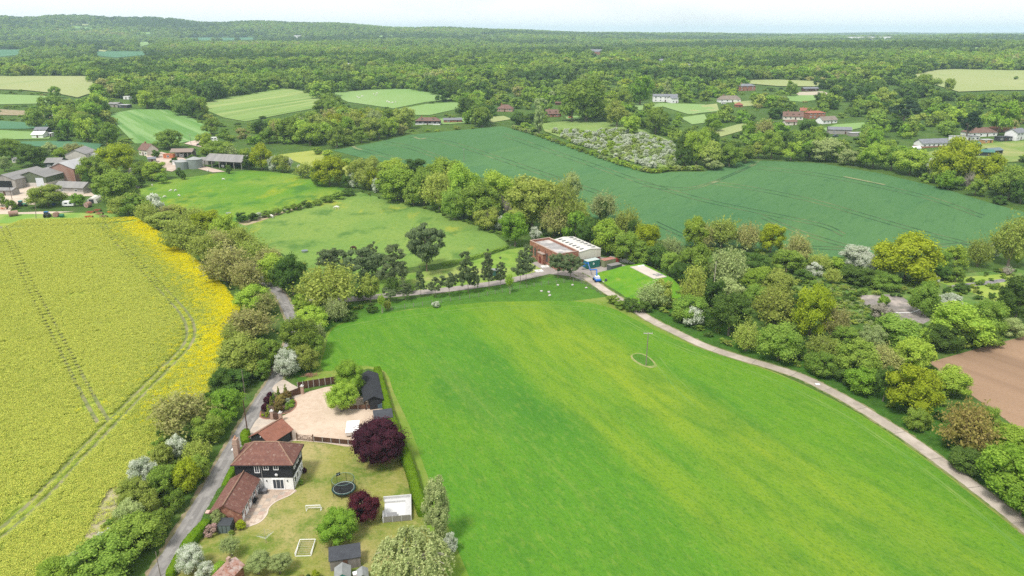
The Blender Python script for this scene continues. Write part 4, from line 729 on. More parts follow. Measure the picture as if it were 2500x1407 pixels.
for k in range(5): MB().box(-bw - .05, -bw + .12, -bl + .2 + k * 2.9, -bl + .4 + k * 2.9, 0, 2.35).build('post', wood_d, B)
# ------------------------------------------------------------------ fences, gates and piers
def fence(label, pts, h, pw, pm, postm, name='fence', cap=False, rails=False, board=.0):
    t = thing(name, label, 'fence', pts[0]); o0 = Vector(pts[0])
    for a, c in zip(pts[:-1], pts[1:]):
        a, c = Vector(a) - o0, Vector(c) - o0; L_ = (c - a).length; k = max(1, round(L_ / pw)); ang = math.atan2(c.y - a.y, c.x - a.x)
        for i in range(k + 1):
            p = a.lerp(c, i / k); MB().box(p.x - .06, p.x + .06, p.y - .06, p.y + .06, -.05, h + .08, ang).build('post', postm, t)
            if i < k:
                q = a.lerp(c, (i + .5) / k); hl = L_ / k / 2 - .07
                if rails:
                    m_ = MB()
                    for z in rails: m_.box(q.x - hl, q.x + hl, q.y - .025, q.y + .025, z, z + .1, ang)
                    m_.build('rail', pm, t)
                else:
                    MB().box(q.x - hl, q.x + hl, q.y - .03, q.y + .03, .05 + board, h, ang).build('panel', pm, t)
                    m_ = MB()
                    for z in (.1 + board, h - .1): m_.box(q.x - hl, q.x + hl, q.y - .05, q.y + .05, z, z + .07, ang)
                    m_.build('batten', pm, t)
                    if board: MB().box(q.x - hl, q.x + hl, q.y - .035, q.y + .035, .0, board, ang).build('gravel_board', postm, t)
    return t
fence('tall brown panel fence along the far edge of the gravel court', [(-48.0, 142.3, 0), (-44.8, 143.6, 0), (-41.2, 144.9, 0), (-36.5, 146.6, 0)], 1.8, 1.25, wood_d, conc)
fence('low brown panel fence in front of the black barn', [(-36.4, 133.1, 0), (-28.9, 133.5, 0)], 1.1, 1.8, wood_b, conc, board=.12)
fence('dark panel fence with pale posts between gravel court and lawn', [(-38.7, 120.7, 0), (-30.0, 119.2, 0)], 1.15, 1.75, wood_d, conc, board=.12)
def gate5(label, a, c, h, name='field_gate', m_=None):
    a = Vector(a); c = Vector(c); t = thing(name, label, 'gate', a, math.atan2(c.y - a.y, c.x - a.x)); L_ = (c - a).length; m_ = m_ or wood_b
    for x in (-.1, L_ + .1): MB().box(x - .1, x + .1, -.1, .1, -.05, h + .3).build('post', m_, t)
    for k in range(5): MB().box(0, L_, -.03, .03, .12 + k * (h - .2) / 4, .2 + k * (h - .2) / 4).build('bar', m_, t)
    b_ = MB()
    for x0, x1 in ((.05, L_ / 2), (L_ / 2, L_ - .05)): b_.tube((x0, .05, .15), (x1, .05, h - .1), .035, n=4).tube((x1, .05, .15), (x0, .05, h - .1), .035, n=4)
    b_.build('brace', m_, t); return t
gate5('five-barred wooden gate with crossed braces between gravel court and lawn', (-42.1, 121.3, 0), (-39.0, 120.8, 0), 1.25)
def arch_gate(label, a, c):
    a = Vector(a); c = Vector(c); L_ = (c - a).length; t = thing('driveway_gate', label, 'gate', a, math.atan2(c.y - a.y, c.x - a.x)); n_ = 9
    for k in range(n_):
        x0 = L_ * k / n_; u_ = (k + .5) / n_; h = 1.35 + .4 * math.sin(u_ * math.pi * .5); MB().box(x0 + .005, x0 + L_ / n_ - .01, -.03, .03, .1, h).build('board', wood_d, t)
    MB().box(0, L_, .03, .08, .35, .5).box(0, L_, .03, .08, 1.1, 1.25).build('ledge', wood_d, t)
arch_gate('curved-top boarded gate closing the far drive entrance', (-49.2, 138.4, 0), (-46.7, 140.1, 0)); arch_gate('curved-top boarded gate beside the tile roofed garage', (-49.3, 129.1, 0), (-47.9, 128.6, 0))
for x, y, l in ((-46.4, 140.3, 'pale brick gate pier with lantern at the far drive entrance'), (-49.6, 129.3, 'tall pale brick gate pier by the golden shrubs'), (-47.6, 128.6, 'short brick gate pier nearest the garage roof')):
    t = thing('gate_pier', l, 'pier', (x, y, 0)); MB().box(-.3, .3, -.3, .3, -.05, 1.9).build('shaft', brick_pale, t); MB().box(-.37, .37, -.37, .37, 1.9, 2.02).build('cap', conc, t); MB().box(-.1, .1, -.1, .1, 2.02, 2.3).build('lantern', wframe, t)
# ------------------------------------------------------------------ planted bed by the gates
sheet('flower_bed', [(-52.4, 130.2), (-50.9, 129.3), (-49.8, 129.4), (-48.9, 131.0), (-46.9, 132.1), (-46.3, 134.2), (-46.6, 136.2), (-47.5, 137.6), (-49.4, 138.9), (-50.5, 141.0), (-53.0, 139.6), (-53.6, 136), (-53.2, 132.4)], mat('bed_soil', (.09, .06, .045), .95, (.13, .09, .06), 1.5), .07)
strip('bed_edging', [Vector((a, b, 0)) for a, b in [(-48.9, 131.0), (-46.9, 132.1), (-46.3, 134.2), (-46.6, 136.2), (-47.5, 137.6)]], .25, brick_m, .10, 5)
strip('bed_edging', [Vector((a, b, 0)) for a, b in [(-53.0, 132.4), (-52.4, 130.2), (-50.9, 129.3), (-49.9, 129.4)]], .25, brick_m, .10, 5)
def shrub(label, x, y, w, h, pal, shape='ball', name='shrub', cat='shrub', group=None, cb=.0): return tree(label, (x, y, 0), h, w, CR[shape], pal, name, cat, group, cb, tw=w * .6)
for x, y, w, h, p, s, l in [(-53.0, 138.2, 1.7, 1.6, 'U', 'ball', 'purple clipped ball shrub farthest along the lane edge bed'), (-52.7, 135.8, 1.9, 1.8, 'U', 'ball', 'middle purple ball shrub in the bed beside the lane'), (-52.2, 132.6, 2.0, 1.9, 'U', 'ball', 'purple ball shrub beside the golden shrubs in the bed'),
    (-51.4, 139.2, 1.1, 2.6, 'O', 'cone1', 'left clipped cone conifer at the back of the bed'), (-50.2, 140.4, 1.1, 2.6, 'O', 'cone1', 'clipped cone conifer nearest the far drive gate'), (-51.6, 135.0, 1.1, 2.4, 'O', 'cone1', 'clipped cone between purple and coppery balls'), (-51.9, 137.4, 1.2, 1.9, 'M', 'cone1', 'dark green cone behind the purple ball shrubs'), (-51.0, 131.3, 1.0, 2.4, 'O', 'cone1', 'narrow cone conifer beside the pale brick pier'),
    (-49.2, 137.8, 2.4, 2.1, 'C', 'ball', 'coppery green ball shrub next to the far gate'), (-49.9, 135.6, 2.5, 2.2, 'R', 'ball', 'rusty ball shrub in the middle of the bed'), (-49.2, 132.3, 2.6, 2.3, 'C', 'ball', 'large coppery ball shrub nearest the court'),
    (-47.4, 136.0, 1.5, .9, 'V', 'ball', 'low green shrub at the far end of the court edging'), (-47.2, 134.4, 1.4, .8, 'V', 'ball', 'low green shrub in the middle of the court edging'), (-47.8, 133.2, 1.2, .8, 'M', 'ball', 'low dark green shrub against the brick edging'), (-48.2, 134.9, 1.2, .9, 'M', 'ball', 'low green cushion behind the edging shrubs'), (-48.5, 136.4, 1.3, 1.0, 'W', 'bush1', 'small white flowering shrub between the coppery balls'),
    (-52.0, 130.6, .8, .6, 'Y', 'ball', 'golden ball shrub at the corner nearest the lane'), (-51.1, 130.2, .8, .6, 'Y', 'ball', 'golden ball shrub nearest the brick pier'), (-51.5, 131.3, .7, .6, 'Y', 'ball', 'golden ball shrub behind its two neighbours'),
    (-43.6, 94.6, 1.9, 1.7, 'Y', 'ball', 'yellow-green domed shrub at the end of the patio'), (-44.6, 93.2, 1.1, .9, 'M', 'ball', 'small dark green ball by the patio corner'), (-48.0, 93.3, 2.6, 2.0, 'K', 'bush1', 'pink blossoming shrub at the end of the brick wing'), (-47.4, 95.2, 2.7, 3.3, 'P', 'bush0', 'pale feathery tree against the brick wing roof'),
    (-37.3, 106.5, 1.1, 1.1, 'M', 'ball', 'green ball shrub against the white side wall'), (-37.6, 110.2, .9, 1.2, 'U', 'ball', 'purple shrub at the far corner of the house'), (-49.6, 93.0, 1.2, 1.3, 'M', 'ball', 'green bush left of the pink blossoming shrub'),
    (-28.6, 83.4, 1.4, 1.7, 'Y', 'ball', 'golden egg-shaped shrub beside the playhouse'), (-30.6, 82.7, 1.6, 1.4, 'R', 'ball', 'brownish shrub left of the golden egg shrub'), (-34.8, 82.0, 2.0, 1.2, 'L', 'ball', 'low lime shrub at the foot of the garden'), (-29.6, 83.0, .9, 1.4, 'D', 'ball', 'dark shrub between brown and golden shrubs')]:
    shrub(l, x, y, w, h, p, s)
# ------------------------------------------------------------------ clipped hedges
def hedge(label, pts, w, h, pal='H', name='hedge', dens=22, lump=.12):
    pts = [Vector((p[0], p[1], 0)) for p in pts]; C = catmull(pts, max(2, int(sum((pts[i + 1] - pts[i]).length for i in range(len(pts) - 1)) / (len(pts) - 1) / .8)))
    rng = np.random.default_rng(abs(hash(label)) % 9999 if False else len(label) * 31 + int(w * 10)); prof = [(-.5, 0), (-.53, .5), (-.46, .88), (-.28, 1.0), (0, 1.03), (.28, 1.0), (.46, .88), (.53, .5), (.5, 0)]
    V = []; Fc = []; n_ = len(prof); Nn = []
    for i, c in enumerate(C):
        t = (C[min(i + 1, len(C) - 1)] - C[max(i - 1, 0)]).normalized(); q = Vector((-t.y, t.x, 0)); k = 1.0 if 0 < i < len(C) - 1 else .8
        for a, z in prof:
            j = 1 + rng.normal(0, lump * .35); p = c + q * (a * w * k * j); V.append((p.x, p.y, z * h * (1 + rng.normal(0, lump * .2)) * (.5 + .5 * k) - .02)); nn = q * a * 2 + Vector((0, 0, (z - .4))); Nn.append(nn[:])
        if i: Fc += [((i - 1) * n_ + j, (i - 1) * n_ + j + 1, i * n_ + j + 1, i * n_ + j) for j in range(n_ - 1)]
    Fc.append(tuple(range(n_ - 1, -1, -1))); Fc.append(tuple((len(C) - 1) * n_ + j for j in range(n_)))
    V = np.array(V); Nn = np.array(Nn); nl = int(len(C) * .8 * (2 * h + w) * dens)
    i0 = rng.integers(0, len(C) - 1, nl); j0 = rng.integers(0, n_ - 1, nl); a, b_ = rng.uniform(0, 1, (nl, 1)), rng.uniform(0, 1, (nl, 1))
    def I(i, j): return V[i * n_ + j]
    Pp = (I(i0, j0) * (1 - a) + I(i0 + 1, j0) * a) * (1 - b_) + (I(i0, j0 + 1) * (1 - a) + I(i0 + 1, j0 + 1) * a) * b_; NN = Nn[i0 * n_ + j0]
    LV, LQ = leaves(Pp + NN * .04, NN, rng.uniform(.07, .14, nl), rng, .5)
    o0 = pts[0]; me = bpy.data.meshes.new(name); AV = np.concatenate([V, LV]) - np.array(o0[:]); me.from_pydata(AV.tolist(), [], [tuple(f) for f in Fc] + (LQ + len(V)).tolist())
    at_ = me.attributes.new('rnd', 'FLOAT', 'FACE'); at_.data.foreach_set('value', np.concatenate([rng.uniform(.1, .5, len(Fc)), rng.uniform(0, 1, nl)]).astype(np.float32)); me.materials.append(PAL[pal])
    o = link(bpy.data.objects.new(name, me)); o.location = o0; return tag(o, label, 'hedge')
hedge('long bright clipped hedge between the garden and the big grass field', W([(921, 912), (932, 950), (945, 1000), (962, 1050), (985, 1110), (1003, 1160), (1018, 1215), (1034, 1262)]), 1.7, 2.0)
hedge('clipped hedge beside the lane next to the house chimney', W([(602, 1090), (598, 1075), (604, 1062)]), 1.5, 1.6, 'H')
hedge('low green hedge between the lane and the house', W([(548, 1195), (565, 1160), (580, 1130), (594, 1100)]), 1.1, .9, 'H')
hedge('dark hedge in sections between the lane and the brick wing', W([(502, 1292), (520, 1258), (536, 1228), (548, 1205)]), 1.7, 1.5, 'D')
hedge('bright hedge beside the lane at the foot of the garden', W([(450, 1352), (472, 1325), (492, 1303), (508, 1285)]), 1.6, 1.6, 'H')
hedge('bright hedge bottom end beside the white blossom tree', W([(415, 1415), (430, 1385), (446, 1358)]), 1.3, 1.2, 'H'); hedge('short dark clipped hedge beside the small brick hut', [(-43.4, 83.2), (-43.0, 85.4)], 1.5, 1.8, 'V')
# ------------------------------------------------------------------ garden trees
def gtree(label, px, py, h, w, crown, pal, name='tree', cb=.2, bk=None, **k): return tree(label, at(px, py), h, w, CR[crown], pal, name, 'tree', None, cb, bk=bk, **k)
wm_ = crown_mesh('crown_beech', 301, 70, 9000, .022, 'bush', jit=.9); CR['beech'] = [wm_]
CR['fine'] = [crown_mesh('crown_fine', 310 + i, 46, 7500, .026, 'round', jit=.7) for i in range(2)]; CR['fineb'] = [crown_mesh('crown_fine', 320 + i, 46, 7500, .026, 'bush', jit=.7) for i in range(2)]
gtree('large dark purple beech tree overhanging the lawn', 930, 1128, 9.2, 11.2, 'beech', 'U', 'beech_tree', .06)
gtree('maroon plum tree in front of the trampoline', 890, 1268, 5.6, 6.6, 'fineb', 'B', 'plum_tree', .08); gtree('bright green rounded tree on the lawn above the grey shed', 827, 1325, 6.0, 7.6, 'fineb', 'V', 'tree', .08)
gtree('green hornbeam tree behind the gravel court', 857, 964, 8.6, 7.6, 'fineb', 'V', 'hornbeam_tree', .05); gtree('yellow-green rounded tree standing on the gravel court', 834, 1005, 7.4, 7.8, 'fine', 'L', 'tree', .12)
gtree('white blossoming cherry tree beside the lane at the bottom edge', 470, 1395, 4.2, 5.4, 'fineb', 'W', 'cherry_tree', .1); gtree('small white cherry at the bottom edge beside its larger neighbour', 505, 1412, 2.6, 3.6, 'bush0', 'W', 'cherry_tree', .1)
gtree('pale apple tree with visible trunk on the lawn', 567, 1358, 4.0, 4.6, 'twig0', 'P', 'apple_tree', .3); gtree('pale green apple tree left of its pair on the lower lawn', 632, 1402, 3.6, 4.6, 'fine', 'P', 'apple_tree', .3); gtree('pale green apple tree right of its pair on the lower lawn', 684, 1400, 3.6, 4.0, 'fine', 'P', 'apple_tree', .3)
gtree('tall narrow poplar in the hedge at the garden corner', 1068, 1330, 12.5, 4.6, 'column', 'S', 'poplar_tree', .04, bark_pale)
# weeping willow with hanging sprays
def willow_mesh():
    rng = np.random.default_rng(9); V = []; Q = []; C = []; Nn = []
    for k in range(380):
        a = rng.uniform(0, 6.28); r = .5 * math.sqrt(rng.uniform(0, 1)); top = .55 + .42 * (1 - (r / .5) ** 2) * rng.uniform(.75, 1.05); ln = rng.uniform(.15, .42); nn = 26
        z = top - np.linspace(0, ln, nn); rr = r + np.linspace(0, .07, nn); top *= 1 + .12 * math.sin(a * 5 + r * 20); z = top - np.linspace(0, ln, nn); C.append(np.stack([rr * math.cos(a), rr * math.sin(a), z], 1) + rng.normal(0, .008, (nn, 3))); Nn.append(np.tile([math.cos(a), math.sin(a), .4], (nn, 1)))
    C = np.concatenate(C); Nn = np.concatenate(Nn); V, Q = leaves(C, Nn, rng.uniform(.010, .024, len(C)), rng, .9); T = np.concatenate([Q[:, [0, 1, 2]], Q[:, [0, 2, 3]]]); rn = np.tile(rng.uniform(0, 1, len(C)), 2)
    for k in range(14):
        c = np.array([rng.uniform(-.22, .22), rng.uniform(-.22, .22), rng.uniform(.2, .5)]); v, f = icos(c, .11, rng); T = np.concatenate([T, f + len(V)]); V = np.concatenate([V, v]); rn = np.concatenate([rn, np.zeros(len(f))])
    me = fast_mesh('crown_willow', V, T); a = me.attributes.new('rnd', 'FLOAT', 'FACE'); a.data.foreach_set('value', rn.astype(np.float32)); me.materials.append(None); return me
def limbs_mesh(seed, n_, zt=.95, ln=.105):
    rnd = random.Random(seed); mb = MB(); mb.tube((0, 0, -.02), (0, 0, .4), .04, .03, 7)
    for k in range(n_):
        a = rnd.uniform(0, 6.28); p = Vector((0, 0, rnd.uniform(.25, .4))); r = .018; d = Vector((math.cos(a) * .55, math.sin(a) * .55, 1)).normalized()
        for s in range(6):
            d = (d + Vector((math.cos(a) * .25 + rnd.uniform(-.4, .4), math.sin(a) * .25 + rnd.uniform(-.4, .4), -.22))).normalized(); q = p + d * ln; mb.tube(p, q, r, r * .75, 5); p = q; r *= .75
    me = mb.mesh('trunk_limbs'); me.materials.append(None); return me
wl = thing('willow_tree', 'big pale weeping willow with bare white limbs at the garden corner', 'tree', at(1010, 1420), 0.4)
k_ = link(bpy.data.objects.new('trunk', limbs_mesh(4, 17, ln=.088)), wl); set_mat(k_, bark_pale); k_.scale = (11.0, 11.0, 11.0); c_ = link(bpy.data.objects.new('crown', willow_mesh()), wl); set_mat(c_, PAL['S']); c_.scale = (10.8, 10.8, 8.4)
tree('white blossoming bush beside the willow on the field side', at(1098, 1350), 3.8, 3.0, CR['bush0'], 'W', 'hawthorn_bush', 'bush', None, .05); tree('yellow-green bush inside the willow', at(1020, 1345), 2.6, 2.4, CR['bush0'], 'Y', 'bush', 'bush', None, .05)
# ------------------------------------------------------------------ garden furniture
t = thing('trampoline', 'round trampoline with safety net and basketball hoop on the lawn', 'trampoline', (-29.2, 104.4, 0)); rr = 2.05; n_ = 24
def ring(z, r, tr, nm, m_, flat=False):
    mb = MB()
    for i in range(n_):
        a, b = 2 * math.pi * i / n_, 2 * math.pi * (i + 1) / n_; mb.tube((r * math.cos(a), r * math.sin(a), z), (r * math.cos(b), r * math.sin(b), z), tr, n=5)
    return mb.build(nm, m_, t)
ring(.85, rr, .05, 'frame', black); mb = MB(); mb.plate([(1.72 * math.cos(2 * math.pi * i / n_), 1.72 * math.sin(2 * math.pi * i / n_)) for i in range(n_)], .84, .87); mb.build('mat', mat('jump_mat', (.02, .022, .026), .8), t)
mb = MB()
for i in range(n_):
    a, b = 2 * math.pi * i / n_, 2 * math.pi * (i + 1) / n_; q = lambda r, w: (r * math.cos(w), r * math.sin(w), .9); mb.slab(q(1.72, a), q(2.02, a), q(2.02, b), q(1.72, b), .03)
mb.build('pad', mat('pad_green', (.03, .075, .065), .6), t); ring(.95, 1.75, .035, 'pad_edge', mat('pale_edge', (.5, .56, .52), .6))
for i in range(8):
    a = 2 * math.pi * i / 8; x, y = rr * math.cos(a), rr * math.sin(a); MB().tube((x, y, 0), (x, y, .85), .04).build('leg', black, t); MB().tube((x, y, .85), (x * 1.02, y * 1.02, 2.5), .035).tube((x * 1.02, y * 1.02, 2.5), (x * .93, y * .93, 2.72), .035).build('net_pole', black, t)
ring(2.72, rr * .93, .03, 'top_ring', mat('ring_green', (.16, .26, .22), .5))
nm_ = bpy.data.materials.new('netting'); nm_.use_nodes = True; _N = nm_.node_tree.nodes; _L = nm_.node_tree.links; _bs = _N['Principled BSDF']; _bs.inputs['Base Color'].default_value = (.02, .02, .02, 1); _tr = _N.new('ShaderNodeBsdfTransparent'); _ms = _N.new('ShaderNodeMixShader'); _ms.inputs[0].default_value = .28
_L.new(_tr.outputs[0], _ms.inputs[1]); _L.new(_bs.outputs[0], _ms.inputs[2]); _L.new(_ms.outputs[0], _N['Material Output'].inputs[0])
mb = MB()
for i in range(n_):
    a, b = 2 * math.pi * i / n_, 2 * math.pi * (i + 1) / n_; r0, r1 = 1.78, 1.9; mb.add([(r0 * math.cos(a), r0 * math.sin(a), .95), (r0 * math.cos(b), r0 * math.sin(b), .95), (r1 * math.cos(b), r1 * math.sin(b), 2.7), (r1 * math.cos(a), r1 * math.sin(a), 2.7)], [(0, 1, 2, 3)])
mb.build('net', nm_, t)
hp = MB().box(-1.55, -.85, 1.55, 1.62, 2.3, 2.9, R(35)).build('backboard', black, t); MB().box(-1.32, -1.08, 1.5, 1.54, 2.5, 2.72, R(35)).build('target_square', wframe, hp)
def goal(label, loc, rz, tip, w, h, d):
    t = thing('football_goal', label, 'goal', loc, rz); fr = MB(); r = .05
    fr.tube((0, 0, 0), (0, 0, h), r).tube((w, 0, 0), (w, 0, h), r).tube((0, 0, h), (w, 0, h), r).tube((0, d, 0), (w, d, 0), r).tube((0, 0, 0), (0, d, 0), r).tube((w, 0, 0), (w, d, 0), r).tube((0, 0, h), (0, d, 0), r * .8).tube((w, 0, h), (w, d, 0), r * .8)
    fr.build('frame', wframe, t); nn = MB()
    for i in range(13): x = w * i / 12; nn.tube((x, 0, h), (x, d, 0.02), .008, n=3)
    for i in range(8): k = i / 7; nn.tube((0, d * k, h * (1 - k)), (w, d * k, h * (1 - k)), .008, n=3)
    nn.build('net', mat('net_white', (.55, .55, .55), .8), t)
    if tip: t.rotation_euler = (tip, 0, rz)
    return t
goal('white football goal standing on the lawn below the trampoline', (-34.35, 99.1, 0), R(3), 0, 2.4, 1.2, .9)
goal('white football goal tipped on its back on the lower lawn', (-33.05, 88.25, .05), R(2), R(-90), 2.4, 3.2, .5).location = (-33.1, 88.3, .52)
t = thing('rotary_dryer', 'folding rotary clothes dryer standing on the lawn', 'clothes dryer', (-38.5, 91.3, 0)); MB().tube((0, 0, 0), (0, 0, 1.7), .03).build('pole', grey_metal, t); mb = MB(); ln = MB()
for k in range(4): a = k * math.pi / 2 + .4; mb.tube((0, 0, 1.2), (1.3 * math.cos(a), 1.3 * math.sin(a), 1.75), .018, n=4)
for s in (.5, .75, 1.0):
    for k in range(4): a, b = k * math.pi / 2 + .4, (k + 1) * math.pi / 2 + .4; ln.tube((1.3 * s * math.cos(a), 1.3 * s * math.sin(a), 1.2 + .55 * s), (1.3 * s * math.cos(b), 1.3 * s * math.sin(b), 1.2 + .55 * s), .01, n=3)
mb.build('arm', grey_metal, t); ln.build('line', mat('line_pale', (.6, .6, .6), .7), t)
# raised pale deck with bench seating and screens
dk = mat('composite_pale', (.52, .52, .51), .7, (.46, .46, .45), 1.0); dk2 = mat('composite_grey', (.25, .235, .21), .75, (.2, .19, .17), 1.2, stretch=(1, 1, 6))
t = thing('garden_deck', 'pale grey seating deck with built-in corner bench by the hedge', 'deck', (-20.9, 96.2, 0), R(8)); 
MB().box(0, 4.3, 0, 5.6, 0, .15).build('floor', mat('deck_pale', (.62, .62, .60), .8, (.55, .55, .53), .8), t); MB().box(4.3, 4.5, 0, 5.8, 0, .95).build('side_wall', dk, t); MB().box(-.2, 4.3, 5.6, 5.8, 0, .95).build('back_wall', dk, t)
MB().box(3.5, 4.3, .6, 4.9, .15, .5).build('bench', dk, t); MB().box(0, 4.3, 4.9, 5.6, .15, .5).build('bench', dk, t); MB().box(-.2, 0, 0, 2.0, 0, .9).build('side_wall', dk, t)
for k in range(3): MB().box(.02 + k * 1.45, 1.4 + k * 1.45, -.06, 0, .1, 1.15).build('screen_panel', dk2, t); MB().box(-.06 + k * 1.45, .02 + k * 1.45, -.08, .02, 0, 1.25).build('post', dk, t)
MB().box(4.4, 4.5, -.08, .0, 0, 1.25).build('post', dk, t); MB().box(.5, 2.1, .5, 1.5, .15, .8).build('covered_table', mat('cover_grey', (.22, .22, .22), .9), t)
# sheds and playhouses
def shed(label, loc, rz, w, l, e, r, wm, rm, name='shed', lean=False, trim=None):
    t = thing(name, label, 'shed', loc, rz); MB().box(-w / 2, w / 2, -l / 2, l / 2, 0, e).build('wall', wm, t)
    if lean: mb = MB().slab((-w / 2 - .15, l / 2 + .15, e + r), (-w / 2 - .15, -l / 2 - .15, e + .02), (w / 2 + .15, -l / 2 - .15, e + .02), (w / 2 + .15, l / 2 + .15, e + r), .08); MB().box(-w / 2, w / 2, l / 2 - .1, l / 2, e, e + r * .93).build('back_wall', wm, t)
    else:
        mb = MB().slab((0, -l / 2 - .15, e + r), (0, l / 2 + .15, e + r), (-w / 2 - .15, l / 2 + .15, e - .05), (-w / 2 - .15, -l / 2 - .15, e - .05), -.06); mb.slab((0, l / 2 + .15, e + r), (0, -l / 2 - .15, e + r), (w / 2 + .15, -l / 2 - .15, e - .05), (w / 2 + .15, l / 2 + .15, e - .05), -.06)
        for s in (-1, 1): MB().add([(-w / 2, s * l / 2, e), (w / 2, s * l / 2, e), (0, s * l / 2, e + r - .08), (-w / 2, s * (l / 2 - .08), e), (w / 2, s * (l / 2 - .08), e), (0, s * (l / 2 - .08), e + r - .08)], [(0, 1, 2), (5, 4, 3), (0, 3, 4, 1), (1, 4, 5, 2), (2, 5, 3, 0)]).build('gable', trim or wm, t)
    mb.build('roof', rm, t); MB().box(-.35, .35, -l / 2 - .05, -l / 2, .02, min(1.75, e - .1)).build('door', trim or wood_b, t); return t
weather = mat('weathered_wood', (.24, .215, .19), .9, (.17, .15, .135), 2, stretch=(1, 1, .2))
shed('long grey felt roofed shed below the bright green tree', (-25.0, 86.6, 0), R(13), 4.4, 2.3, 1.9, .55, weather, felt, lean=True)
shed('teal-fronted playhouse with pale felt gable roof at the bottom edge', (-24.6, 83.2, 0), R(12), 2.1, 2.2, 1.5, .75, mat('teal_paint', (.03, .22, .20), .6), felt_l, 'playhouse', trim=mat('teal_paint2', (.03, .25, .22), .6))
shed('small blue-grey gabled playhouse right of the teal one', (-21.7, 83.2, 0), R(14), 1.35, 1.6, 1.35, .5, mat('slate_paint', (.20, .23, .24), .7), felt_l, 'playhouse')
t = thing('toy_car', 'red and white ride-on toy car between the two playhouses', 'toy', (-22.9, 83.6, 0), .4); MB().box(-.35, .35, -.5, .5, .12, .55).build('body', mat('toy_red', (.6, .03, .03), .4), t); MB().box(-.3, .3, -.3, .3, .55, .95).box(-.36, .36, -.36, .36, .95, 1.02).build('roof', wframe, t)
for sx in (-.36, .36):
    for sy in (-.32, .32): MB().tube((sx - .05, sy, .14), (sx + .05, sy, .14), .14, n=10).build('wheel', black, t)
t = thing('brick_hut', 'old brick hut with rusted roof and chimney at the bottom edge', 'hut', (-41.2, 82.6, 0), R(-18)); MB().box(-1.3, 1.3, -2, 2, 0, 2.0).build('wall', brick_m, t)
rust = mat('rust_sheet', (.34, .15, .10), .85, (.42, .35, .32), 1.2, col3=(.22, .10, .07), scale3=2.0)
MB().slab((0, -2.2, 3.0), (0, 2.2, 3.0), (-1.55, 2.2, 1.95), (-1.55, -2.2, 1.95), -.07).slab((0, 2.2, 3.0), (0, -2.2, 3.0), (1.55, -2.2, 1.95), (1.55, 2.2, 1.95), -.07).build('roof', rust, t); MB().add([(-1.3, 1.99, 2), (1.3, 1.99, 2), (0, 1.99, 2.9), (-1.3, 1.8, 2), (1.3, 1.8, 2), (0, 1.8, 2.9)], [(0, 1, 2), (5, 4, 3), (1, 4, 5, 2), (2, 5, 3, 0)]).build('gable', brick_m, t)
MB().box(-.55, -.1, .9, 1.4, 2.2, 3.6).build('chimney', brick_pale, t)
# greenhouse at the end of the wing, bins, bench, box, barbecue
t = thing('greenhouse', 'small dark framed glass lean-to at the end of the brick wing', 'greenhouse', (-45.8, 94.3, 0)); MB().box(-1.0, 1.0, -.8, .8, 0, 1.5).build('glazing', mat('green_glass', (.10, .13, .14), .15, spec=.6), t); mb = MB()
for x in (-1, -.33, .33, 1): mb.box(x - .03, x + .03, -.84, .84, 0, 1.55)
mb.slab((-1.05, -.86, 1.55), (1.05, -.86, 1.55), (1.05, .86, 1.8), (-1.05, .86, 1.8), .03); mb.build('frame', mat('dark_frame', (.05, .055, .06), .5), t)
for (x, y, m_, l) in ((-49.7, 103.6, green_p, 'green-lidded wheeled bin farthest along behind the brick wing'), (-49.8, 102.8, green_p, 'second green-lidded wheeled bin behind the brick wing'), (-49.9, 101.7, orange_p, 'orange-lidded wheeled bin behind the brick wing')):
    t = thing('wheelie_bin', l, 'bin', (x, y, 0), .1); MB().add([(-.24, -.28, .06), (.24, -.28, .06), (.24, .28, .06), (-.24, .28, .06), (-.29, -.35, 1.0), (.29, -.35, 1.0), (.29, .38, 1.0), (-.29, .38, 1.0)], [(3, 2, 1, 0), (4, 5, 6, 7), (0, 1, 5, 4), (1, 2, 6, 5), (2, 3, 7, 6), (3, 0, 4, 7)]).build('body', black if m_ is green_p else mat('bin_grey', (.06, .06, .065), .5), t)
    MB().box(-.31, .31, -.37, .4, 1.0, 1.08).build('lid', m_, t)
    for s in (-.27, .27): MB().tube((s - .04, .3, .12), (s + .04, .3, .12), .12, n=8).build('wheel', black, t)
t = thing('storage_box', 'dark grey storage box against the house wall on the patio', 'box', (-43.2, 104.2, 0)); MB().box(-.65, .65, -.4, .4, 0, .6).build('body', mat('box_grey', (.10, .10, .105), .6), t); MB().box(-.69, .69, -.44, .44, .6, .7).build('lid', mat('box_lid', (.14, .14, .15), .6), t)
t = thing('garden_bench', 'black metal bench against the brick wing doors', 'bench', (-43.6, 101.6, 0)); MB().box(-.2, .2, -.7, .7, .42, .47).build('seat', black, t); MB().box(-.25, -.2, -.7, .7, .5, .9).build('backrest', black, t)
for sx in (-.18, .18):
    for sy in (-.6, .6): MB().box(sx - .025, sx + .025, sy - .025, sy + .025, .05, .42).build('leg', black, t)
t = thing('brick_pillar', 'short brick pillar in the lane hedge by the wing', 'pillar', at(512, 1272)); MB().box(-.3, .3, -.3, .3, 0, 1.7).build('shaft', brick_pale, t); MB().box(-.38, .38, -.38, .38, 1.7, 1.85).build('cap', mat('cap_pink', (.55, .38, .32), .9), t)
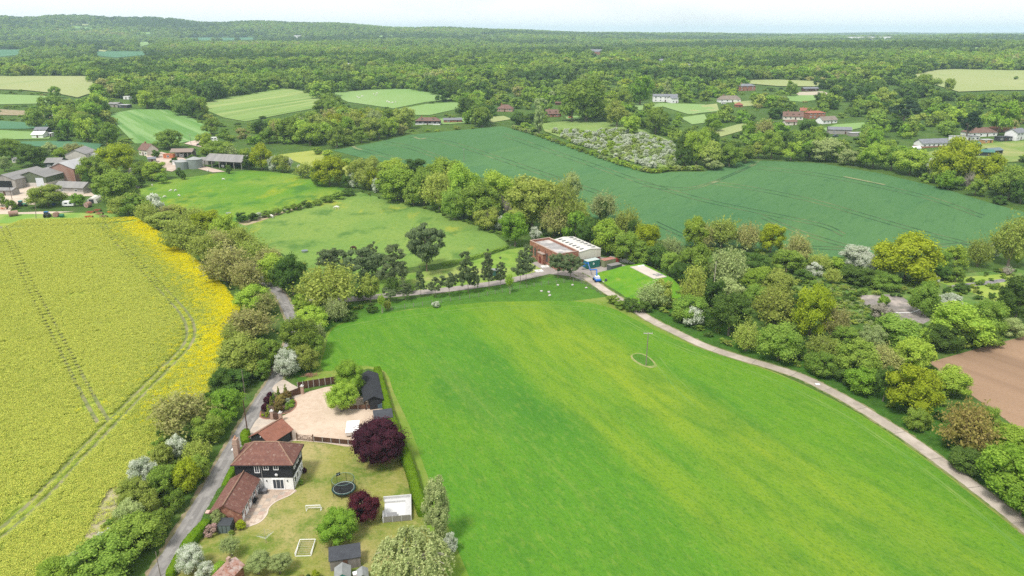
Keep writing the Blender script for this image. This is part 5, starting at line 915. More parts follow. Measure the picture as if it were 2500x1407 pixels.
# covered trailer and dark lean-to beyond the beech, oil tank by the barn
t = thing('trailer', 'white covered trailer parked half under the purple beech', 'trailer', (-31.9, 124.4, 0), R(8)); MB().box(-1.2, 1.2, -2.2, 2.2, .45, 1.15).build('body', mat('trailer_cream', (.62, .56, .50), .6), t); MB().box(-1.25, 1.25, -2.25, 2.25, 1.15, 1.25).build('cover', mat('white_cover', (.88, .86, .83), .7), t); MB().tube((0, -2.2, .5), (0, -3.3, .45), .05).build('tow_bar', grey_metal, t)
for s in (-1.15, 1.15): MB().tube((s - .1, 0, .3), (s + .1, 0, .3), .3, n=12).build('wheel', black, t)
shed('low black outbuilding behind the purple beech', (-26.3, 127.6, 0), R(14), 3.6, 2.8, 2.0, .4, tarred, felt, lean=True)
t = thing('oil_tank', 'dark blue-grey tank beside the barn and hedge', 'tank', (-27.9, 134.1, 0), .1); MB().box(-.75, .75, -.5, .5, .1, 1.1).build('body', mat('tank_blue', (.06, .10, .13), .5), t); MB().box(-.6, .6, -.4, .4, 1.1, 1.22).build('top', mat('tank_top', (.22, .30, .34), .5), t)
t = thing('brush_pile', 'heap of reddish cut branches at the corner of the grass field', 'brush pile', at(758, 918)); mb = MB()
for k in range(120): a = random.uniform(0, 6.28); r = random.uniform(0, 1.5); x, y = r * math.cos(a) * 1.3, r * math.sin(a) * .9; d = Vector((random.uniform(-1, 1), random.uniform(-1, 1), random.uniform(-.15, .3))); mb.tube(Vector((x, y, random.uniform(.05, .6 - .25 * r))), Vector((x, y, .25)) + d, .035, .015, 4)
mb.build('branches', mat('cut_wood', (.36, .19, .13), .9, (.27, .15, .10), 2), t)
# ------------------------------------------------------------------ waterworks
old_felt = mat('old_roof_felt', (.36, .345, .335), .9, (.22, .21, .205), .35, col3=(.50, .475, .45), scale3=.25, bump=.1)
cream = mat('cream_sheet', (.62, .60, .50), .6, (.55, .53, .45), .4, bump=.25, bscale=.6, stretch=(6, 6, .1)); cream_roof = mat('cream_roof', (.58, .565, .52), .7, (.50, .485, .45), .3)
yaw = math.atan2(-17.0, 9.2)           # long side runs away from the drive
T = thing('pump_house', 'red brick waterworks building with arched windows and flat parapet roof', 'building', (6.4, 243.9, 0), yaw)
L_, D_ = 19.3, 8.0
MB().box(0, L_, 0, D_, -.05, 5.2).build('wall', brick_m, T); MB().box(.35, L_ - .35, .35, D_ - .35, 5.2, 5.28).build('roof', old_felt, T)
for x0, x1, y0, y1 in ((0, L_, 0, .33), (0, L_, D_ - .33, D_), (0, .33, .33, D_ - .33), (L_ - .33, L_, .33, D_ - .33)): MB().box(x0, x1, y0, y1, 5.2, 6.0).build('parapet', brick_m, T)
cp = MB()
for x0, x1, y0, y1 in ((-.06, L_ + .06, -.06, .4), (-.06, L_ + .06, D_ - .4, D_ + .06), (-.06, .4, .4, D_ - .4), (L_ - .4, L_ + .06, .4, D_ - .4)): cp.box(x0, x1, y0, y1, 6.0, 6.1)
cp.build('coping', mat('coping', (.40, .29, .235), .9), T)
def arch_win(x, w, z0, z1, nm='arched_window'):
    n_ = 8; P = [(x - w / 2, z0), (x + w / 2, z0)] + [(x + w / 2 * math.cos(math.pi * k / n_), z1 - w / 2 + w / 2 * math.sin(math.pi * k / n_)) for k in range(n_ + 1)]
    fr = MB().prism(P, -.10, .05).build(nm, mat('arch_brick', (.24, .10, .07), .9), T)
    P2 = [(x + (a - x) * .8, z0 + .1 + (c - z0) * .92) for a, c in P]; MB().prism(P2, -.13, -.101).build('pane', GL, fr)
    mb = MB()
    for k in range(1, 3): mb.box(x - w * .4 + w * .8 * k / 3 - .02, x - w * .4 + w * .8 * k / 3 + .02, -.15, -.131, z0 + .15, z1 - w * .35)
    mb.build('glazing_bar', mat('iron_bar', (.18, .14, .12), .7), fr)
for x in (1.7, 3.9, 12.0, 14.4, 17.0): arch_win(x, 1.35, 1.2, 4.6)
arch_win(6.6, 1.2, 3.0, 4.6)
MB().box(7.2, 10.6, -1.0, 0, -.05, 3.6).build('porch', brick_m, T); MB().box(7.05, 10.75, -1.15, 0, 3.6, 3.85).build('porch_roof', mat('porch_stone', (.36, .29, .25), .9), T)
MB().box(8.2, 9.6, -1.06, -1.0, .02, 2.5).build('door', mat('maroon_door', (.14, .03, .025), .6), T)
for x in (5.2, 11.0, 15.7): MB().tube((x, -.1, 0), (x, -.1, 5.1), .06).build('drainpipe', mat('pipe_dark', (.06, .03, .03), .6), T)
for k in range(4): MB().box(L_ + .004, L_ + .05, 1.2 + k * 1.7, 2.2 + k * 1.7, 1.2, 3.2).build('window', GL, T)
# cream metal shed
S_ = thing('industrial_shed', 'long cream metal shed with dark rooflights behind the brick waterworks', 'shed', (23.2, 232.9, 0), yaw + R(90)); lw, ll = 8.6, 17.0     # local x across, -y.. along
MB().box(0, lw, 0, ll, -.05, 2.2).build('base_wall', mat('red_block', (.24, .085, .06), .85, (.17, .06, .05), 1), S_); MB().box(-.12, lw + .12, -.12, ll + .12, 2.2, 5.0).build('cladding', cream, S_)
cr_ = MB().slab((-.25, -.25, 5.0), (lw / 2, -.25, 5.55), (lw / 2, ll + .25, 5.55), (-.25, ll + .25, 5.0), .07).slab((lw / 2, -.25, 5.55), (lw + .25, -.25, 5.0), (lw + .25, ll + .25, 5.0), (lw / 2, ll + .25, 5.55), .07).build('roof', cream_roof, S_)
MB().add([(-.12, -.12, 5.0), (lw + .12, -.12, 5.0), (lw / 2, -.12, 5.55), (-.12, .05, 5.0), (lw + .12, .05, 5.0), (lw / 2, .05, 5.55)], [(0, 1, 2), (5, 4, 3), (1, 4, 5, 2), (2, 5, 3, 0)]).build('gable', cream, S_)
for i in range(7):
    for s in (0, 1):
        y = 1.3 + i * 2.3; x0 = 1.2 + s * 4.6; z = 5.0 + .55 * (1 - abs(x0 + .7 - lw / 2) / (lw / 2)); MB().box(x0, x0 + 1.5, y, y + .75, z + .1, z + .24).build('rooflight', mat('rooflight', (.12, .125, .125), .4), cr_)
# containers and skips
def container(label, loc, rz, l, w, h, m_, roofm=None, name='container'):
    t = thing(name, label, 'container', loc, rz); MB().box(-l / 2, l / 2, -w / 2, w / 2, .1, h).build('body', m_, t); rb = MB()
    for k in range(int(l / .3)): x = -l / 2 + .15 + k * .3; rb.box(x, x + .14, -w / 2 - .03, -w / 2, .25, h - .15)
    rb.build('ribs', m_, t); MB().box(-l / 2 - .04, l / 2 + .04, -w / 2 - .04, w / 2 + .04, h, h + .07).build('roof', roofm or m_, t)
    for s in (-1, 1): MB().box(l / 2, l / 2 + .05, min(0, s * w / 2) + .03, max(0, s * w / 2) - .03, .2, h - .1).build('door', m_, t)
    return t
cg = container('green shipping container with round white emblem in the works yard', (27.2, 231.4, 0), R(32), 5.2, 2.5, 2.7, mat('container_green', (.02, .16, .13), .5, (.03, .13, .11), .8), mat('container_pale', (.42, .48, .46), .6))
em = MB(); em.prism([(.35 * math.cos(k * .3927) - .1, 1.6 + .35 * math.sin(k * .3927)) for k in range(16)], -1.3, -1.285); em.build('emblem', wframe, cg)
em = MB(); em.prism([(.16 * math.cos(k * .628 + .3) - .1, 1.58 + .16 * math.sin(k * .628 + .3)) for k in range(10)], -1.31, -1.302); em.build('emblem_mark', mat('emblem_green', (.05, .25, .2), .6), cg)
container('olive container with rusty red roof behind the green one', (33.0, 233.2, 0), R(32), 5.0, 2.4, 2.4, mat('olive_paint', (.20, .22, .12), .7), mat('rust_roof', (.30, .11, .08), .8, (.38, .22, .18), 1))
container('small red skip at the back of the works yard', (35.5, 236.5, 0), R(30), 3.4, 1.7, 1.3, mat('skip_red', (.30, .05, .04), .6), name='skip')
container('low dark grey container in front of the olive one', (34.6, 228.4, 0), R(32), 4.6, 2.3, 2.0, mat('dark_container', (.08, .09, .085), .7), mat('grey_lid', (.20, .19, .18), .8))
w_ = thing('yard_wall', 'low pale wall along the back of the works yard', 'wall', (34.5, 239.5, 0), R(-30)); MB().box(0, 9.5, -.15, .15, -.05, 1.3).build('wall', mat('pale_block', (.48, .47, .45), .9), w_); MB().box(-.05, 9.55, -.2, .2, 1.3, 1.4).build('cap', conc, w_)
# blue boom lift
blue = mat('lift_blue', (.02, .13, .50), .4); t = thing('boom_lift', 'blue articulated boom lift folded out beside the works drive', 'boom lift', (27.5, 216.8, 0), R(100))
MB().box(-1.4, 1.4, -.9, .9, .45, .95).build('chassis', blue, t)
for sx in (-1, 1):
    for sy in (-.95, .95): MB().tube((sx, sy - .18, .42), (sx, sy + .18, .42), .42, n=12).build('wheel', black, t)
MB().box(-.8, 1.0, -.7, .7, .95, 1.7).build('turret', mat('lift_pale', (.62, .64, .66), .5), t)
for a, b in (((.2, .1, 1.7), (3.8, -.9, 2.6)), ((3.8, -.9, 2.6), (5.2, .9, 2.2)), ((5.2, .9, 2.2), (10.4, .2, 3.0)), ((10.4, .2, 3.0), (11.8, 1.1, 2.0))): MB().tube(a, b, .2, .17, 6).build('boom', blue, t)
MB().tube((.6, .4, 1.6), (2.8, -.4, 2.2), .09).build('ram', grey_metal, t); MB().tube((5.6, .9, 2.5), (8.5, .5, 2.9), .09).build('ram', grey_metal, t)
bk = MB()
for x, y in ((11.5, .7), (12.4, .7), (11.5, 2.3), (12.4, 2.3)): bk.tube((x, y, 1.5), (x, y, 2.6), .04, n=4)
for z in (1.5, 2.05, 2.6):
    for a, b in (((11.5, .7), (12.4, .7)), ((12.4, .7), (12.4, 2.3)), ((12.4, 2.3), (11.5, 2.3)), ((11.5, 2.3), (11.5, .7))): bk.tube((*a, z), (*b, z), .04, n=4)
bk.box(11.5, 12.4, .7, 2.3, 1.42, 1.5); bk.build('basket', blue, t)
# grassed reservoir mound with concrete slab
TOP = [(38.0, 222.9), (43.9, 209.2), (49.6, 211.8), (43.6, 225.6)]; FOOT = [(27.6, 224.5), (29.0, 216.0), (33.2, 205.5), (37.0, 196.5), (46.0, 197.5), (53.5, 205.0), (53.0, 214.0), (46.0, 230.5), (38.0, 231.0)]
mv = [(x, y, 3.0) for x, y in TOP] + [(x, y, -.06) for x, y in FOOT]; mid = []
def near_top(p): 
    best = min(((Vector(TOP[i]).lerp(Vector(TOP[(i + 1) % 4]), k / 8)) for i in range(4) for k in range(8)), key=lambda q: (q - Vector(p)).length); return best
FT = catmull([Vector((*p, 0)) for p in FOOT], 6, True); NV = len(FT); V = []
for k, (s, z) in enumerate(((0, -.06), (.22, .45), (.5, 1.55), (.78, 2.7), (.93, 3.0), (1.0, 3.02))):
    for p in FT: q = near_top((p.x, p.y)); V.append((p.x + (q.x - p.x) * s, p.y + (q.y - p.y) * s, z))
Fc = [(k * NV + i, k * NV + (i + 1) % NV, (k + 1) * NV + (i + 1) % NV, (k + 1) * NV + i) for k in range(5) for i in range(NV)]; Fc.append(tuple(5 * NV + i for i in range(NV)))
me = raw_mesh('grass_mound', V, Fc, True); me.materials.append(field_mat('mound_grass', [((.15, .27, .02), .08, 0, (1, 1), .45, .62, .8), ((.06, .18, .02), .4, 0, (1, 1), .48, .66, .7), ((.25, .28, .05), .25, 0, (1, 1), .58, .7, .6)], (.10, .235, .018))); tag(link(bpy.data.objects.new('grass_mound', me)), None, None, None, 'structure')
t = thing('reservoir_slab', 'flat pale concrete slab on top of the grassy mound', 'slab', (38.8, 222.0, 3.0)); MB().plate([(0, 0), (5.6, -12.2), (10.0, -10.2), (4.4, 2.0)], -.3, .22).build('slab', mat('pale_concrete', (.52, .46, .40), .9, (.45, .40, .35), .4), t)
for i, (x, y) in enumerate(((5.9, -8.6), (6.6, -9.8), (7.6, -9.2), (7.2, -8.1), (8.2, -8.7), (4.0, 1.0), (2.6, .2))): MB().box(x, x + .9, y, y + .6, .22, .36).build('hatch', grey_metal if i < 5 else wframe, t)
t = thing('valve_cover', 'small dark valve box on a pale base beside the mound', 'valve box', at(1479, 688)); MB().box(-1, 1, -.6, .6, 0, .08).build('base', conc, t); MB().box(-.35, .35, -.3, .3, .08, .9).build('box', mat('dark_box', (.05, .06, .08), .6), t)
for px, py, w, l in ((1332, 652, 3.0, 'white concrete cover beside the brick building path'), (1316, 663, 2.6, 'white concrete cover on the lawn left of the brick building')):
    t = thing('concrete_cover', l, 'cover', at(px, py), .3); MB().box(-w / 2, w / 2, -1.1, 1.1, 0, .3).build('slab', mat('white_concrete', (.66, .65, .62), .9), t); MB().box(-.4, .4, -.4, .4, .3, .36).build('lid', conc, t)
t = thing('utility_cabin', 'dark green utility kiosk among the pines on the drive', 'kiosk', at(1205, 672)); MB().box(-1.7, 1.7, -1, 1, 0, 1.9).build('body', mat('kiosk_green', (.03, .09, .08), .6), t); MB().box(-1.8, 1.8, -1.1, 1.1, 1.9, 2.0).build('roof', felt_l, t); MB().box(-.4, .4, -1.04, -1, .05, 1.7).build('door', mat('kiosk_door', (.04, .11, .10), .6), t)
# metal gate on the track
def metal_gate(label, a, c, h, name='metal_gate'):
    a = Vector(a); c = Vector(c); t = thing(name, label, 'gate', a, math.atan2(c.y - a.y, c.x - a.x)); L = (c - a).length; dm = mat('gate_steel', (.06, .065, .07), .5)
    for x in (0, L / 2, L): MB().box(x - .08, x + .08, -.08, .08, 0, h + .35).build('post', dm, t)
    for k in range(16): x = L * (k + .5) / 16; MB().tube((x, 0, .15), (x, 0, h), .022, n=4).build('bar', dm, t)
    for z in (.15, h): MB().tube((0, 0, z), (L, 0, z), .035, n=4).build('rail', dm, t)
metal_gate('dark metal gate across the concrete track', at(1556, 764), at(1580, 759), 1.7)
# post and wire fences
def wire_fence(label, pts, step=3.0, h=1.2, pm=None):
    C = catmull(pts, 8); t = thing('wire_fence', label, 'fence', C[0]); o0 = C[0]; acc = 0; last = None; wr = MB(); pm = pm or weather; pl = []
    for i, c in enumerate(C):
        if i: acc += (c - C[i - 1]).length
        if i == 0 or acc >= step: pl.append(c - o0); acc = 0
    me = MB().box(-.07, .07, -.07, .07, -.05, h).mesh('post'); me.materials.append(pm)
    for p in pl: o = link(bpy.data.objects.new('post', me), t); o.location = (p.x, p.y, hz(p.x + o0.x, p.y + o0.y))
    for a, b in zip(pl[:-1], pl[1:]):
        for z in (.4, .75, 1.1): wr.tube((a.x, a.y, z), (b.x, b.y, z), .012, n=3)
    wr.build('wire', grey_metal, t); return t
wire_fence('wire fence on posts below the waterworks drive', W([(935, 762), (1010, 750), (1100, 736), (1190, 722), (1260, 708), (1330, 696), (1400, 690), (1430, 697), (1470, 722)]), 2.5, 1.3)
wire_fence('wire fence along the paddock beside the waterworks lawn', W([(1090, 645), (1150, 632), (1210, 614), (1260, 600)]), 2.5, 1.2)
hedge('low rough hedge at the foot of the paddock beside the pines', W([(1080, 648), (1120, 641), (1160, 630), (1200, 618), (1240, 605)]), 1.4, 1.1, 'M', lump=.5)
for k, (px, py) in enumerate(((1340, 714), (1342, 722), (1362, 697), (1398, 697), (1431, 704), (1322, 712))):
    t = thing('stone_block', ('pale flat stone lying on the grass slope', 'pale stone below its neighbour on the grass slope', 'white block against the wire fence', 'white block right along the wire fence', 'pale slab nearest the track on the slope', 'small pale stone left on the grass slope')[k], 'stone', at(px, py), random.uniform(0, 3)); mb = MB(); mb.ball((0, 0, .15), .8 if k < 2 else .5, .45, .25, 8, 5, .15); mb.build('stone', conc, t)
# pines
CR['umbL'] = [crown_mesh('crown_pine', 400 + i, 56, 5600, .028, 'umbrella', core=.66, flat=.5, jit=.9) for i in range(3)]
CR['pineL'] = [crown_mesh('crown_pine', 410 + i, 64, 5400, .028, 'pine', core=.62, flat=.5, jit=.9) for i in range(3)]
pt = [trunk_mesh('pine_trunk', 50 + i, 9, .8) for i in range(3)]
def pine(label, px, yt, yb, w, cb, cr, pal='N'):
    b = at(px, yb); m = mpp(b); dep = math.atan2(CAMH, math.hypot(b.x, b.y)); h = (yb - yt) * m / math.cos(dep) * .97
    tree(label, b, h * 1.1, w * m * 1.3, CR[cr], pal, 'pine_tree', 'tree', 'pines along the waterworks drive', cb * .75, random.choice(pt), w * m * .55, bk=bark_pine)
for px, yt, yb, w, cb, cr, l in [(812, 612, 668, 76, .2, 'umbL', 'spreading dark pine standing in the paddock corner, farthest left'), (888, 612, 690, 84, .25, 'umbL', 'broad dark pine beside the tall narrow pine'), (911, 597, 680, 32, .2, 'pineL', 'tall narrow dark pine behind the broad one'), (966, 603, 702, 72, .18, 'pineL', 'big conical dark pine left of the tallest pine'), (1042, 556, 663, 96, .22, 'umbL', 'tallest broad pine at the paddock edge'),
    (1143, 622, 717, 42, .28, 'pineL', 'tall straight pine first beside the open drive'), (1160, 655, 713, 26, .3, 'pineL', 'short brownish pine beside the tall straight one'), (1194, 620, 708, 40, .32, 'pineL', 'tall dark pine in the middle of the drive row'), (1222, 635, 704, 30, .35, 'pineL', 'slim pine right of the tall dark one'), (1270, 620, 694, 40, .38, 'pineL', 'pine with bare trunk left of the lamp post'), (1284, 606, 692, 38, .4, 'pineL', 'tallest bare-trunked pine beside the lamp post'),
    (1362, 622, 680, 46, .35, 'umbL', 'flat-topped pine left in front of the brick building'), (1392, 626, 682, 64, .3, 'umbL', 'wide flat-topped pine in front of the cream shed'), (1097, 668, 724, 32, .45, 'umb', 'young sparse pine by the drive bend'), (1063, 680, 726, 30, .4, 'umb', 'small brownish pine beside the drive, third along'), (953, 706, 738, 34, .45, 'umb', 'small blue-green pine by the lower drive'), (990, 688, 734, 34, .4, 'pineL', 'young pale pine on the drive bank'), (1028, 656, 725, 28, .3, 'pineL', 'thin pale young pine near the drive')]: pine(l, px, yt, yb, w, cb, cr)
tree('slender bright green young birch below the drive', at(1245, 717), 7.2, 4.0, CR['twig0'], 'L', 'birch_tree', 'tree', None, .35, bk=bark_pale); tree('bright green sapling with pale stem on the lower bank', at(933, 765), 6.4, 3.0, CR['twig0'], 'L', 'birch_tree', 'tree', None, .4, bk=bark_pale)
# poles
def pole(label, px, py, h, arm=0, m_=None, name='utility_pole', r=.13, lamp=False, lean=0):
    b = at(px, py); t = thing(name, label, 'pole', b); MB().tube((0, 0, -.1), (lean, 0, h), r, r * .75, 8).build('shaft', m_ or wood_b, t)
    if arm: MB().box(-arm, arm, -.08, .08, h - .25, h - .1).build('crossarm', conc, t); mb = MB(); [mb.tube((x, 0, h - .1), (x, 0, h + .18), .05) for x in (-arm * .9, 0, arm * .9)]; mb.build('insulators', mat('insulator', (.35, .33, .30), .4), t)
    if lamp: MB().box(-.9, .15, -.12, .12, h - .1, h + .06).build('lamp_head', wframe, t)
    return t
pole_pale = mat('pole_pale', (.24, .205, .17), .85, (.16, .135, .11), 2)
pole('grey wooden pole with crossarm standing in the big grass field', 1577, 893, 8.6, 1.1, pole_pale); pole('dark pole between the lane and the garage', 606, 1066, 8.2, 0, wood_d); pole('thin pale pole in the roadside hedge', 600, 975, 7.0, 0, pole_pale, r=.09); pole('thin grey pole beside the lane at the bottom edge', 392, 1407, 4.4, 0, pole_pale, r=.07)
pole('pole standing alone in the wheat field', 1133, 396, 8.0, .5, pole_pale); pole('pale lamp post beside the brick waterworks', 1298, 671, 6.0, 0, conc, 'lamp_post', .07, True); pole('pale leaning pole near the farm machinery', 88, 534, 7.0, 0, pole_pale, lean=1.2); pole('dark pole in front of the open barn', 30, 488, 6.0, 0, wood_d)
pole('pole by the farm track beyond the striped field', 468, 362, 9.0, .6, pole_pale); pole('white dead trunk in the trackside wood', 1742, 706, 9.0, 0, bark_pale, 'dead_trunk', .16)
t = thing('white_hose', 'long white pipe lying bent across the old concrete yard', 'pipe', at(2175, 765)); mb = MB(); _pp = [at(a, b) - at(2175, 765) + Vector((0, 0, .12)) for a, b in ((2175, 765), (2200, 765), (2222, 765), (2234, 762), (2245, 757))]
for a, b in zip(_pp[:-1], _pp[1:]): mb.tube(a, b, .11, n=6)
mb.build('pipe', wframe, t)
t = thing('track_cover', 'small white cover beside the concrete track', 'cover', at(1996, 939)); MB().box(-.5, .5, -.35, .35, 0, .12).build('lid', wframe, t); MB().box(-.6, .6, -.45, .45, 0, .05).build('rim', conc, t)
# ------------------------------------------------------------------ farm and far buildings
asb = mat('fibre_roof', (.26, .25, .24), .9, (.19, .185, .18), .15, bump=.2, bscale=.8, stretch=(3, .3, 1)); asb_l = mat('pale_sheet_roof', (.42, .42, .42), .8, (.34, .34, .345), .12); farm_green = mat('farm_green', (.115, .14, .085), .8, (.095, .115, .07), .3); rusty = mat('rusty_gable', (.25, .12, .09), .9, (.34, .23, .19), .35, stretch=(1, 1, .15)); grey_wall = mat('grey_boards', (.33, .31, .285), .9, (.24, .225, .21), .4, stretch=(1, 1, .2)); block = mat('pale_block_wall', (.55, .51, .46), .9, (.46, .43, .39), .3)
thatch = mat('thatch', (.235, .20, .165), .95, (.18, .15, .125), .5); brown_t = mat('brown_tile', (.19, .115, .09), .9, (.14, .085, .07), .8); red_t = mat('red_tile', (.32, .125, .085), .9, (.25, .10, .07), .8); slate = mat('slate', (.20, .21, .23), .8, (.15, .155, .17), .6); cream_w = mat('cream_wall', (.66, .61, .53), .8, (.58, .53, .46), .5); greenroof = mat('green_sheet', (.07, .19, .15), .7, (.055, .15, .12), .4); teal_d = mat('dark_stain', (.045, .05, .055), .8)
FOOT_ = []
def house(label, px, py, wpx, dep, eave, rise, yaw, wall, roof, nwin=3, hip=False, chim=True, name='house', cat='house', base=None, ends=True, storeys=1, open_=False, dorm=0, door=True):
    p = at(px, py); L = wpx * mpp(p); t = thing(name, label, cat, p, yaw); x0, x1, y0, y1 = -L / 2, L / 2, 0, dep; hp_ = (eave + rise) / mpp(p); HPIX.append((px - wpx * .5, py - hp_, px + wpx * .5, py)); FOOT_.append((p.x - math.sin(yaw) * dep / 2, p.y + math.cos(yaw) * dep / 2, max(L, dep) * .62))
    if open_:
        MB().box(x0, x1, y1 - .25, y1, -.5, eave).build('wall', wall, t)
        for k in range(6): x = x0 + .15 + (L - .3) * k / 5; MB().box(x - .15, x + .15, y0, y0 + .3, -.5, eave).build('post', wall, t)
    else: MB().box(x0, x1, y0, y1, -.8, eave).build('wall', wall, t)
    if base: MB().box(x0 - .05, x1 + .05, y0 - .05, y1 + .05, -.8, .9).build('plinth', base, t)
    ov = .45; ym = (y0 + y1) / 2
    if rise < .4: rf = MB().box(x0 - .2, x1 + .2, y0 - .2, y1 + .2, eave, eave + .25).build('roof', roof, t)
    elif hip:
        h = min(L / 2 - .5, dep / 2); A, B, C, D = (x0 - ov, y0 - ov, eave), (x1 + ov, y0 - ov, eave), (x1 + ov, y1 + ov, eave), (x0 - ov, y1 + ov, eave); P, Q = (x0 + h, ym, eave + rise), (x1 - h, ym, eave + rise)
        rf = MB().add([A, B, C, D, P, Q], [(0, 3, 2, 1), (0, 1, 5, 4), (1, 2, 5), (2, 3, 4, 5), (3, 0, 4)]).build('roof', roof, t)
    else:
        rf = MB().slab((x0 - ov, y0 - ov, eave - .1), (x1 + ov, y0 - ov, eave - .1), (x1 + ov, ym, eave + rise), (x0 - ov, ym, eave + rise), .14).slab((x0 - ov, ym, eave + rise), (x1 + ov, ym, eave + rise), (x1 + ov, y1 + ov, eave - .1), (x0 - ov, y1 + ov, eave - .1), .14).build('roof', roof, t)
        for x, s in ((x0, 1), (x1, -1)): MB().add([(x, y0, eave), (x, y1, eave), (x, ym, eave + rise - .05), (x + s * .2, y0, eave), (x + s * .2, y1, eave), (x + s * .2, ym, eave + rise - .05)], [(0, 1, 2), (5, 4, 3), (0, 3, 4, 1), (1, 4, 5, 2), (2, 5, 3, 0)]).build('gable', wall, t)
    if chim: MB().box(x0 + L * .22, x0 + L * .22 + .8, ym - .4, ym + .4, eave + rise * .6, eave + rise + 1.1).build('chimney', brick_m, rf)
    for s in range(storeys):
        for k in range(nwin):
            xc = x0 + L * (k + .5) / nwin; z0 = .9 + s * 2.5
            if door and s == 0 and k == nwin // 2: MB().box(xc - .5, xc + .5, y0 - .1, y0 - .06 if base else y0 - .004, 0, 2.05).build('door', wood_d, t); continue
            window(t, xc - min(.8, L / nwin * .32), xc + min(.8, L / nwin * .32), z0, z0 + 1.2, y0 - (.055 if base else .0), 2)
    for k in range(dorm):
        xc = x0 + L * (k + .6) / (dorm + .2); yy = y0 + dep * .14; zz = eave + rise * .12; d_ = MB().box(xc - .8, xc + .8, yy, yy + dep * .3, zz, zz + 1.3).build('dormer', wall if wall is not tarred else white, t); MB().prism([(xc - 1.0, zz + 1.25), (xc + 1.0, zz + 1.25), (xc, zz + 2.0)], yy - .2, yy + dep * .36).build('dormer_roof', roof, d_); MB().box(xc - .55, xc + .55, yy - .05, yy - .004, zz + .25, zz + 1.1).build('pane', GL, d_)
    return t
# hillside and village houses
house('white modern house with grey roof on the far hillside', 1624, 249, 58, 8, 5.4, 1.8, R(-4), white, slate, 5, chim=False, storeys=2)
house('white gabled wing at the right of the hillside house', 1648, 252, 18, 9, 4.4, 1.6, R(20), white, slate, 2, chim=False)
house('white thatched cottage among the far gardens', 1782, 250, 54, 7, 2.6, 3.6, R(4), white, thatch, 4, hip=True); house('brick house with grey hipped roof and white chimney behind the thatched cottage', 1824, 222, 44, 9, 5.2, 2.2, R(14), brick_m, slate, 3, hip=True, storeys=2)
house('dark timber stable with grey roof beside the far pale field', 1980, 223, 38, 6, 2.8, 1.3, R(8), wood_d, slate, 3, chim=False, name='stable', cat='stable'); house('chalet bungalow with two dormers and brown roof left of the red van', 1350, 286, 32, 8, 2.6, 3.4, R(6), brick_m, brown_t, 3, dorm=2)
house('brick garage with pyramid roof right of the red van', 1388, 280, 18, 6.5, 2.5, 2.6, R(6), brick_m, red_t, 1, hip=True, chim=False, name='garage', cat='garage', door=False); house('brown hipped bungalow at the edge of the woods', 1232, 273, 38, 9, 2.6, 3.4, R(-8), brick_pale, brown_t, 3, hip=True)
house('long black and white house with brown roof at the head of the wheat field', 1044, 305, 60, 7, 3.0, 2.6, R(-3), tarred, brown_t, 5, base=white, dorm=2, hip=True); house('low grey roofed outbuilding right of the black and white house', 1106, 300, 44, 6, 2.2, 1.4, R(8), brick_m, slate, 2, chim=False, name='outbuilding', cat='outbuilding')
house('brown roofed house with three dormers in the right-hand hamlet', 1936, 293, 46, 8, 2.7, 3.6, R(-10), cream_w, brown_t, 4, dorm=3); house('small white gabled house behind the red brick one', 1966, 281, 24, 7, 3.4, 2.2, R(-14), white, red_t, 2); house('red brick house with low hipped roof in the right-hand hamlet', 1994, 290, 44, 8, 4.6, 1.6, R(10), brick_m, red_t, 4, hip=True, storeys=2)
house('white bungalow with grey-brown roof right of the red brick house', 2026, 302, 44, 8, 2.7, 2.6, R(20), white, thatch, 4); house('cream low annexe below the dormered house', 1932, 306, 30, 5, 2.5, 1.4, R(12), cream_w, brown_t, 2, chim=False); house('dark flat garage at the left end of the hamlet', 1890, 307, 22, 5, 2.4, .2, 0, teal_d, felt, 1, chim=False, name='garage', cat='garage')
house('long grey roofed barn below the hamlet', 2050, 328, 52, 8, 3.2, 1.6, R(-14), grey_wall, slate, 2, chim=False, name='barn', cat='barn'); house('low shed with pale roof beside the grey barn', 2095, 333, 36, 5, 2.2, .3, R(8), grey_wall, asb_l, 1, chim=False, name='shed', cat='shed', door=False)
house('white bungalow with dark grey roof above the wheat hedge', 2285, 360, 78, 8, 2.7, 2.4, R(12), white, slate, 6, base=brick_m, chim=False); house('white flat roofed extension behind the grey roofed bungalow', 2360, 344, 66, 6, 2.7, .25, R(6), white, asb_l, 6, chim=False); house('brown hipped bungalow with white walls on the far right', 2402, 334, 72, 10, 2.8, 3.2, R(10), white, brown_t, 4, hip=True)
house('red tiled open garage beside the brown bungalow', 2446, 323, 36, 7, 2.7, 2.0, R(4), brick_m, red_t, 1, chim=False, name='garage', cat='garage', hip=True); house('tall white gabled house at the far right edge', 2492, 342, 44, 8, 5.0, 2.4, R(30), white, slate, 3, storeys=2); house('black flat roofed garden room by the white gabled house', 2455, 345, 34, 5, 2.7, .2, R(8), teal_d, felt, 3, chim=False)
house('long green roofed shed in the far right gardens', 2364, 362, 66, 6, 2.4, 1.2, R(6), teal_d, greenroof, 1, chim=False, name='shed', cat='shed', door=False); house('dark shed with green roof nearest the wheat hedge', 2400, 382, 46, 6, 2.6, 1.3, R(-14), teal_d, greenroof, 2, chim=False, name='shed', cat='shed'); house('dark green-grey roofed shed right of the nearest green roof', 2432, 378, 40, 6, 2.6, 1.2, R(18), teal_d, mat('blue_sheet', (.14, .19, .20), .7), 1, chim=False, name='shed', cat='shed')
house('orange timber cabin among the far right gardens', 2412, 351, 26, 4, 2.4, .3, R(10), mat('cedar', (.42, .24, .11), .8), asb_l, 2, chim=False, name='cabin', cat='cabin'); house('small white arched summer house below the grey bungalow', 2238, 370, 18, 3, 2.0, 1.2, R(10), white, white, 1, chim=False, name='summer_house', cat='summer house')
